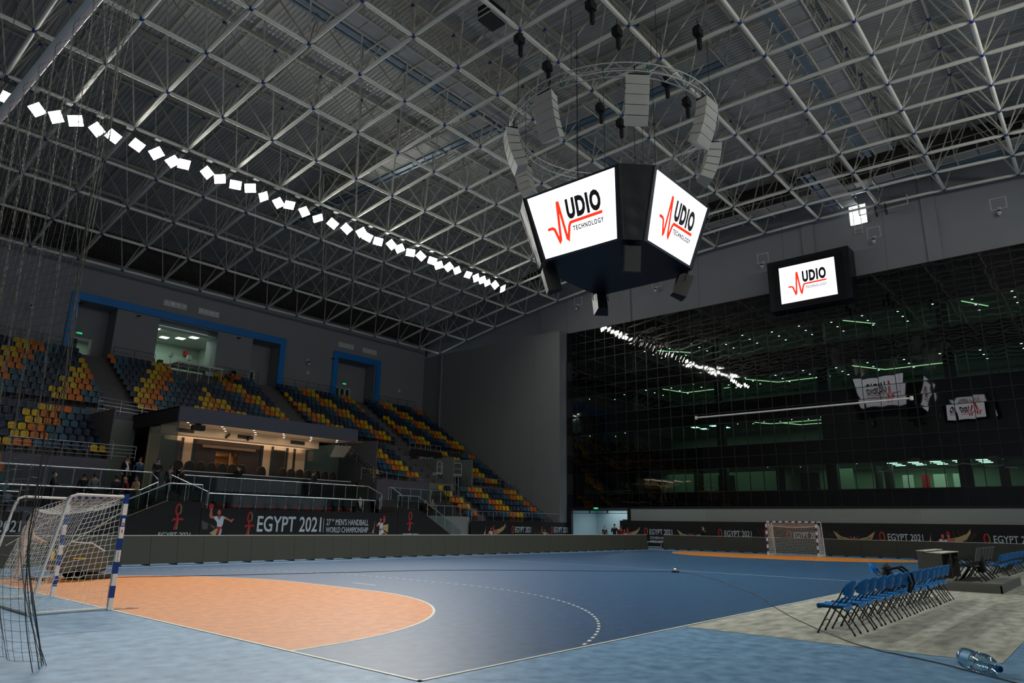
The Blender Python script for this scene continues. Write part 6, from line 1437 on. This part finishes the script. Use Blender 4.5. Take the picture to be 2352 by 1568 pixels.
tag(MB().path([Vector((p.x+cr2.uniform(-.012,.012),p.y+cr2.uniform(-.012,.012),0.012)) for p in smooth(cpts,7)],0.0085,6).build('floor_cable', M['black']), 'thin black cable snaking across the whole court and the beige carpet', 'cable')
hd = thing('cable_rig', 'small black and silver clamp lying on the cable near the centre line', 'clamp', (18.95,-3.05,0)); MB().box(18.82,19.08,-3.14,-2.96,0.006,0.06).build('base', M['black'], hd); MB().ball((18.92,-3.05,0.10),0.06,8,5).build('head', M['alu'], hd); MB().path([(18.99,-3.1,0.05),(19.06,-3.06,0.15),(18.98,-3.0,0.18)],0.012,5).build('lever', M['black'], hd)
# ================================================================ WATER BOTTLE
wbm = glass_mat('bottle_plastic', (205,228,236), 0.06, 0.08, 1.0); capm = mat('blue_cap', (20,110,170), 0.35)
wbt = thing('water_bottle', 'large empty clear plastic water bottle lying on its side on the pale blue floor', 'bottle', (5.1,-14.33,0))
ax = Vector((-0.40,-0.44,-0.03)); axn = ax.normalized(); c0_ = Vector((5.28,-14.19,0.125))
Q = axn.to_track_quat('Z','Y').to_matrix().to_4x4(); X = Matrix.Translation(c0_) @ Q @ Matrix.Diagonal((1.2,1.2,0.98,1))
prof = [(0.04,0.012),(0.085,0.0),(0.098,0.02)]
for q in range(8): z = 0.05+0.028*q; prof += [(0.099,z),(0.099,z+0.012),(0.094,z+0.018),(0.094,z+0.022)]
prof += [(0.098,0.29),(0.100,0.33),(0.099,0.37),(0.090,0.43),(0.070,0.48),(0.045,0.515),(0.030,0.53),(0.026,0.55)]
MB().lathe(prof, X, 28).build('bottle_body', wbm, wbt, True)
MB().lathe([(0.026,0.535),(0.036,0.54),(0.036,0.552),(0.030,0.556),(0.030,0.585),(0.026,0.59),(0.024,0.56)], X, 20).build('neck_ring', capm, wbt, True)
MB().grid(lambda u,v: X @ Vector((0.1005*math.cos(2.1+0.9*u),0.1005*math.sin(2.1+0.9*u),0.09+0.13*v)), 8, 2).build('paper_label', mat('faded_blue_label',(70,150,196),0.5), wbt)
lh = MB().path([X @ Vector((0.075*math.cos(-0.9+0.2*k),0.075*math.sin(-0.9+0.2*k),0.44+0.01*k)) for k in range(5)],0.008,6); lh.build('handle', wbm, wbt)
# ================================================================ FLOOR SCRUBBER
gs = mat('grey_machine_shell', (76,78,70), 0.5, noise=0.05, nscale=3); yl_ = mat('machine_yellow', (226,196,20), 0.45)
fsx, fsy = 1.0, 6.1
sc_ = thing('floor_scrubber', 'grey walk-behind floor scrubbing machine with yellow levers behind the near goal', 'floor scrubber', (fsx+0.9,fsy,0))
side = [(0.15,0.18),(0.0,0.45),(0.0,0.8),(0.12,0.95),(0.42,0.99),(0.95,0.93),(1.32,0.70),(1.46,0.48),(1.44,0.22),(1.2,0.14)]
Xs = Matrix(((1,0,0,fsx+0.15),(0,0,1,fsy),(0,1,0,0),(0,0,0,1)))
b = MB(); n_ = len(side)
rings = []
for yo, k in ((-0.36,0.86),(-0.32,0.96),(-0.22,1.0),(0.22,1.0),(0.32,0.96),(0.36,0.86)):
    rings.append([Xs @ Vector((0.75+(x-0.75)*k, 0.5+(z-0.5)*k, yo)) for x, z in side])
vs = [p for r_ in rings for p in r_]
b.add(vs, [(i*n_+q,i*n_+(q+1)%n_,(i+1)*n_+(q+1)%n_,(i+1)*n_+q) for i in range(5) for q in range(n_)] + [tuple(range(n_-1,-1,-1)), tuple(range(5*n_,6*n_))]); b.build('body_shell', gs, sc_, False)
MB().box(fsx+0.2,fsx+0.75,fsy-0.3,fsy+0.3,0.93,1.0).build('control_panel', M['dark_metal'], sc_)
MB().path([(fsx+0.55,fsy-0.30,0.985),(fsx+1.1,fsy-0.30,0.945),(fsx+1.45,fsy-0.30,0.73)],0.02,6).build('lid_edge', M['box_white'], sc_)
for s in (-1,1): MB().lathe([(0.02,-0.03),(0.15,-0.03),(0.16,0.0),(0.15,0.03),(0.02,0.03)], Matrix.Translation((fsx+0.85,fsy+s*0.38,0.165)) @ Matrix.Rotation(PI/2,4,'X'), 18).build('wheel', M['black'], sc_); MB().lathe([(0.105,-0.035),(0.125,-0.04),(0.125,0.04),(0.105,0.035)], Matrix.Translation((fsx+0.85,fsy-0.38,0.165)) @ Matrix.Rotation(PI/2,4,'X'), 18).build('wheel_rim', M['box_white'], sc_)
MB().box(fsx+1.0,fsx+1.75,fsy-0.42,fsy+0.42,0.03,0.13).build('brush_deck', M['dark_metal'], sc_); MB().ball((fsx+1.72,fsy-0.42,0.1),0.07,8,5).build('bumper_wheel', M['box_white'], sc_)
MB().path([(fsx+0.0,fsy-0.5,0.05),(fsx-0.05,fsy,0.05),(fsx+0.0,fsy+0.5,0.05)],0.04,6).build('squeegee', M['black'], sc_)
MB().path([(fsx+0.25,fsy-0.3,0.95),(fsx+0.05,fsy-0.3,1.02),(fsx+0.05,fsy+0.3,1.02),(fsx+0.25,fsy+0.3,0.95)],0.022,6).build('push_handle', M['black'], sc_)
MB().box(fsx+0.12,fsx+0.2,fsy-0.37,fsy-0.35,0.55,0.75).box(fsx+0.65,fsx+0.95,fsy-0.375,fsy-0.355,0.545,0.57).path([(fsx+0.2,fsy-0.25,0.98),(fsx+0.15,fsy-0.28,1.12),(fsx+0.28,fsy-0.3,1.03)],0.015,5).build('yellow_lever', yl_, sc_)
# ================================================================ PEOPLE
SKIN = mat('skin_tan', (176,124,96), 0.55); HAIR = mat('black_hair', (20,16,14), 0.6); MASKB = mat('blue_face_mask', (110,160,196), 0.7); MASKW = mat('white_face_mask', (220,222,220), 0.7); SHOE = mat('dark_shoe', (24,22,22), 0.6)
CM = {}
def cloth_mat(c):
    if c not in CM: CM[c] = mat('garment_%d_%d_%d' % c, c, 0.85, noise=0.10, nscale=9, bump=0.25, bscale=12)
    return CM[c]
PEND = []
def person(label, loc, face, top, legs, shirt=None, pose='stand', lean=0.0, arms='down', head_turn=0.0, head_down=0.0, mask=None, hair=True, h=1.74):
    """face: compass angle of the facing direction (radians, 0 = +x). Figure modelled facing +x."""
    s = h/1.74; V = {}; E = []; R_ = {}; REG = {}
    def v(n, p, r, reg): V[n] = Vector(p)*s; R_[n] = r*s; REG[n] = reg
    def e(a, b_): E.append((a, b_))
    if pose == 'sit': hipz = 0.52
    else: hipz = 0.93
    L = lean
    def up(z):  # point of the spine at height z above the hips
        return (math.sin(L)*z, 0, hipz+math.cos(L)*z)
    def sh(z, y, x=0.0): p = up(z); return (p[0]+x*math.cos(L), y, p[2]-x*math.sin(L))
    v('pelvis', up(0.0), 0.135, 'legs'); v('waist', up(0.16), 0.125, 'top'); v('chest', up(0.36), 0.15, 'top'); v('neck', up(0.52), 0.062, 'skin'); v('skull0', up(0.60), 0.06, 'skin')
    for a, b_ in (('pelvis','waist'),('waist','chest'),('chest','neck'),('neck','skull0')): e(a, b_)
    hands = []
    for sd, y in (('l',1),('r',-1)):
        v('sh'+sd, sh(0.44, y*0.185), 0.068, 'top'); e('chest','sh'+sd)
        if arms == 'down': el, wr = sh(0.16,y*0.235,-0.02), sh(-0.08,y*0.225,0.06)
        elif arms == 'back': el, wr = sh(0.18,y*0.26,-0.10), sh(0.02,y*0.07,-0.20)
        elif arms == 'front': el, wr = sh(0.17,y*0.23,0.05), sh(0.10,y*0.08,0.26)
        elif arms == 'rail': el, wr = sh(0.18,y*0.24,0.04), (sh(0.12,y*0.2,0.30) if sd == 'r' else sh(-0.06,y*0.22,0.05))
        elif arms == 'phone': el, wr = (sh(0.16,y*0.24,0.06) if sd == 'r' else sh(0.16,y*0.235,-0.02)), (sh(0.42,y*0.14,0.16) if sd == 'r' else sh(-0.08,y*0.225,0.06))
        elif arms == 'push': el, wr = sh(0.22,y*0.25,0.12), sh(0.14,y*0.22,0.40)
        elif arms == 'lap': el, wr = sh(0.18,y*0.24,0.04), sh(0.06,y*0.10,0.28)
        v('el'+sd, el, 0.05, 'top'); v('wr'+sd, wr, 0.034, 'top'); d = (Vector(wr)-Vector(el)).normalized(); v('pm'+sd, Vector(wr)+d*0.08, 0.034, 'skin')
        e('sh'+sd,'el'+sd); e('el'+sd,'wr'+sd); e('wr'+sd,'pm'+sd); hands.append((Vector(wr)*s, d, y))
        if pose == 'sit':
            pts = ((0.08,y*0.09,0.50),(0.44,y*0.11,0.50),(0.46,y*0.11,0.09),(0.58,y*0.12,0.045))
        elif pose == 'walk':
            k = 1 if sd == 'l' else -1; pts = ((0.0,y*0.085,0.88),(0.10*k+0.05,y*0.095,0.50),(0.24*k-0.02*(1-k),y*0.095,0.09+(0.03 if k < 0 else 0)),(0.24*k+0.12,y*0.10,0.045))
        else: pts = ((0.0,y*0.085,0.88),(0.02,y*0.10,0.50),(-0.01,y*0.105,0.09),(0.12,y*0.125,0.04))
        v('hp'+sd, pts[0], 0.095, 'legs'); v('kn'+sd, pts[1], 0.066, 'legs'); v('an'+sd, pts[2], 0.048, 'legs'); v('to'+sd, pts[3], 0.042, 'shoe')
        e('pelvis','hp'+sd); e('hp'+sd,'kn'+sd); e('kn'+sd,'an'+sd); e('an'+sd,'to'+sd)
    names = list(V); idx = {n: i for i, n in enumerate(names)}
    me = bpy.data.meshes.new('body_skeleton'); me.from_pydata([V[n] for n in names], [(idx[a], idx[b_]) for a, b_ in E], [])
    ob_ = bpy.data.objects.new('person', me); COL.objects.link(ob_)
    sm = ob_.modifiers.new('skin', 'SKIN'); sm.use_smooth_shade = True; ob_.modifiers.new('sub', 'SUBSURF').levels = 1
    if not me.skin_vertices: bpy.context.view_layer.update()
    if not me.skin_vertices: me.attributes  # the layer is made with the modifier
    PEND.append(dict(ob=ob_, V=V, R=R_, E=E, REG=REG, names=names, label=label, loc=loc, face=face, top=top, legs=legs, shirt=shirt, head=(V['skull0'], L, head_turn, head_down), mask=mask, hair=hair, s=s, hands=hands))
    bmx = bmesh.new(); bmx.from_mesh(me); lay = bmx.verts.layers.skin.verify(); bmx.verts.ensure_lookup_table()
    for n, i in idx.items():
        bmx.verts[i][lay].radius = (R_[n]*(1.25 if n in ('pelvis','waist','chest') else 1.0), R_[n]*(0.85 if n in ('pelvis','waist','chest') else 1.0)); bmx.verts[i][lay].use_root = (n == 'pelvis')
    bmx.to_mesh(me); bmx.free()
def finish_people():
    dg = bpy.context.evaluated_depsgraph_get()
    for P_ in PEND:
        ob_ = P_['ob']; em = bpy.data.meshes.new_from_object(ob_.evaluated_get(dg)); V, REG, s = P_['V'], P_['REG'], P_['s']
        b = MB(); skin, shoe = 0, 3; segs = [(V[a], V[c], REG[c] if c not in ('elr','ell','wrl','wrr') else 'top') for a, c in P_['E']]
        vs = [v.co.copy() for v in em.vertices]
        for p in em.polygons:
            c = p.center; best = min(segs, key=lambda sg: (lambda t: (c-(sg[0]+(sg[1]-sg[0])*t)).length)(max(0,min(1,(c-sg[0]).dot(sg[1]-sg[0])/max(1e-6,(sg[1]-sg[0]).length_squared)))))
            mi = {'skin':0,'top':1,'legs':2,'shoe':3}[best[2]]
            if mi == 1 and P_['shirt'] and p.normal.x > 0.55 and abs(c.y) < 0.07*s and c.z > V['pelvis'].z-0.02: mi = 4
            if mi == 2 and c.z > V['waist'].z - 0.02: mi = 1
            b.f.append(tuple(p.vertices)); b.m.append(mi)
        b.v = [tuple(v) for v in vs]
        bpy.data.meshes.remove(em)
        # head with face, ears; fingers
        c0, L, ht, hd_ = P_['head']
        H = Matrix.Translation(c0 + Vector((0.01,0,0.045))*s) @ Matrix.Rotation(L*0.6+hd_,4,'Y') @ Matrix.Rotation(ht,4,'Z') @ Matrix.Scale(s,4)
        def skull(u, w_):
            th = 2*PI*u; ph = PI*(w_-0.5); x = math.cos(ph)*math.cos(th); y = math.cos(ph)*math.sin(th); z = math.sin(ph)
            k = 0.097 if x > 0 else 0.10; yy = 0.077*y*(1.0 if z > -0.2 else 1-0.35*(-z-0.2)); xx_ = k*x*(1.0 if z > -0.3 else 1-0.12*(-z-0.3)); zz_ = 0.125*z
            if x > 0.9 and -0.35 < z < 0.12: xx_ += 0.020*(x-0.9)/0.1*(1-abs(z+0.15)/0.3)
            if x > 0.6 and 0.02 < z < 0.2 and 0.2 < abs(y) < 0.6: xx_ -= 0.007
            return tuple(H @ Vector((xx_, yy, zz_+0.03)))
        b.grid(skull, 18, 14, 0)
        for y in (-1,1): b.ball(H @ Vector((-0.005,y*0.078,0.02)), 0.028*s, 6, 5, 0, (0.7,0.35,1.1)); b.ball(H @ Vector((0.088,y*0.032,0.048)), 0.010*s, 6, 4, 5, (0.6,1.2,0.7))
        b.ball(H @ Vector((0.088,0,-0.045)), 0.022*s, 6, 4, 6, (0.35,1.1,0.3))
        for wr, d, y in P_['hands']:
            sidev = d.cross(Vector((0,0,1))); sidev = sidev.normalized() if sidev.length > 0.1 else Vector((1,0,0)); base = wr + d*0.085*s; curl = d.cross(sidev)*0.4
            for q in range(4):
                o0 = base + sidev*(q-1.5)*0.020*s; ln_ = (0.062,0.075,0.07,0.055)[q]*s; m_ = o0+d*ln_*0.55; b.path([o0-d*0.02*s,m_,m_+(d*0.6+curl).normalized()*ln_*0.5],[0.0098*s,0.009*s,0.0065*s],5,0)
            th = wr + d*0.03*s + sidev*(-y)*0.03*s; b.path([th-d*0.01*s, th+(d*0.7-sidev*y*0.6).normalized()*0.035*s, th+(d*0.95-sidev*y*0.3).normalized()*0.062*s],[0.012*s,0.0105*s,0.008*s],5,0)
        me = b.mesh('body', [SKIN, cloth_mat(P_['top']), cloth_mat(P_['legs']), SHOE, cloth_mat(P_['shirt'] or P_['top']), HAIR, mat('lips',(140,84,74),0.5) if 'lips' not in bpy.data.materials else bpy.data.materials['lips']], True)
        old = ob_.data; ob_.modifiers.clear(); ob_.data = me; bpy.data.meshes.remove(old)
        ob_.location = P_['loc']; ob_.rotation_euler = (0,0,P_['face']); tag(ob_, P_['label'], 'person')
        if P_['hair']:
            hb_ = MB()
            def cap(u, w_):
                th = 2*PI*u; low = -0.55 if math.cos(th) < 0.1 else 0.35; ph0 = low; ph = ph0 + (PI/2-ph0)*w_; return tuple(H @ Vector((0.107*math.cos(ph)*math.cos(th)-0.004, 0.085*math.cos(ph)*math.sin(th), 0.137*math.sin(ph)+0.03)))
            hb_.grid(cap, 18, 6); o = hb_.build('hair', HAIR, None, True); o.parent = ob_
        if P_['mask']:
            mb_ = MB(); mb_.grid(lambda u, w_: tuple(H @ Vector((0.112-0.05*((u-0.5)*2)**2-0.02*abs(w_-0.5), (u-0.5)*0.135, -0.085+0.10*w_))), 8, 4); o = mb_.build('face_mask', P_['mask'], None, True); o.parent = ob_
D = math.radians
blackj = (20,20,22); navyj = (24,30,44); jeans = (38,52,74); darkt = (26,26,30)
person('man in black jacket and white mask leaning on the left terrace rail', (5.85,22.75,2.05), D(-20), blackj, jeans, (110,190,200), arms='rail', mask=MASKW, head_down=0.15)
person('man in a black suit seen from behind, left of a grey sweater', (7.25,22.95,2.05), D(60), blackj, darkt, arms='down', head_down=0.2, h=1.72)
person('man in a grey sweater with hands clasped behind his back on the left terrace', (7.65,22.75,2.05), D(80), (92,94,98), jeans, arms='back', head_down=0.15, h=1.75)
person('man in a dark jacket seen from behind on the left terrace beside a red sweater', (8.75,22.9,2.05), D(100), navyj, darkt, arms='down', lean=0.1)
person('bald man in a red sweater and blue mask bending forward on the left terrace', (9.3,22.8,2.05), D(175), (140,18,28), darkt, arms='front', lean=0.3, head_down=0.3, mask=MASKB, hair=False, h=1.66)
person('man in a beige field jacket standing at the foot of the left steps', (9.62,22.6,2.05), D(200), (172,152,116), (120,110,84), arms='front', lean=0.1, head_down=0.25, h=1.7)
person('man in an open black jacket over a white shirt on the upper left terrace', (9.62,24.3,3.12), D(-80), blackj, darkt, (220,222,226), arms='down', head_down=0.45, h=1.76)
person('man in a denim jacket over a blue shirt on the upper left terrace', (10.35,24.5,3.12), D(-85), (66,92,120), jeans, (22,44,92), arms='back', head_down=0.2, h=1.76)
person('man in black hooded top and blue mask above the left steps', (10.95,23.6,3.12), D(-110), (26,26,28), jeans, arms='front', head_down=0.2, mask=MASKB, h=1.7)
person('bearded man in a dark jacket over a grey shirt coming down the left steps', (11.3,22.7,2.69), D(-120), (40,40,42), darkt, (130,130,132), pose='walk', arms='down', head_down=0.3, head_turn=0.5, h=1.75)
person('man in an olive jacket standing at the left landing', (11.95,22.8,2.69), D(180), (58,50,30), navyj, arms='down', h=1.72)
person('person in black standing in front of the honour desk, seen against the lit doorway', (15.75,23.8,3.12), D(90), (14,14,16), darkt, arms='front')
person('man in a dark jacket and blue mask walking along the desk terrace', (20.9,23.75,3.12), D(5), (28,30,36), jeans, pose='walk', arms='front', lean=0.1, mask=MASKB)
person('masked man in a dark suit seated at the right end of the red seats', (23.25,21.75,1.92), D(-100), (26,26,30), (34,36,44), (200,202,206), pose='sit', arms='lap', head_turn=-0.4, mask=MASKB)
person('masked person in a dark coat seated on the right terrace', (30.1,23.0,2.05), D(-90), (26,24,24), darkt, pose='sit', arms='lap', mask=MASKW, h=1.7)
person('person in a beige coat and blue mask seated on the right terrace', (30.75,22.9,2.05), D(-100), (120,104,78), (90,80,62), pose='sit', arms='lap', mask=MASKB, h=1.75)
person('man in black with a white mask holding a phone beside the lobby opening', (43.4,15.1,0.0), D(-150), (16,16,18), darkt, arms='phone', mask=MASKW, h=1.78)
person('person in a red top standing behind the man in black by the lobby opening', (43.9,14.85,0.0), D(-120), (150,24,32), darkt, arms='down', mask=None, h=1.66)
person('person in black with a white mask walking behind the end LED board', (43.4,7.55,0.0), D(-95), (18,18,20), darkt, pose='walk', arms='down', mask=MASKW, h=1.72)
person('dark silhouette of a person inside the pale lobby', (49.3,19.9,0.0), D(200), (18,22,26), darkt, arms='down', h=1.6)
person('man in beige overalls pushing the floor scrubber behind the near goal', (0.52,6.1,0.0), D(0), (206,176,150), (214,188,166), arms='push', lean=0.12, head_down=0.1, hair=True, h=1.72)
for x, y, z, lab in ((30.1,23.15,2.05,'left'),(30.75,23.05,2.05,'right')):
    t = thing('terrace_chair', 'dark chair under the seated person on the right terrace, %s one' % lab, 'chair', (x,y,z)); MB().box(x-0.24,x+0.24,y-0.22,y+0.2,z+0.37,z+0.41).build('seat', M['black'], t); MB().box(x-0.24,x+0.24,y+0.2,y+0.24,z+0.4,z+0.85).build('backrest', M['black'], t)
    for sx in (-0.21,0.21):
        for sy in (-0.2,0.2): MB().tube((x+sx,y+sy,z),(x+sx,y+sy,z+0.38),0.018,6).build('leg', M['black'], t)
finish_people()
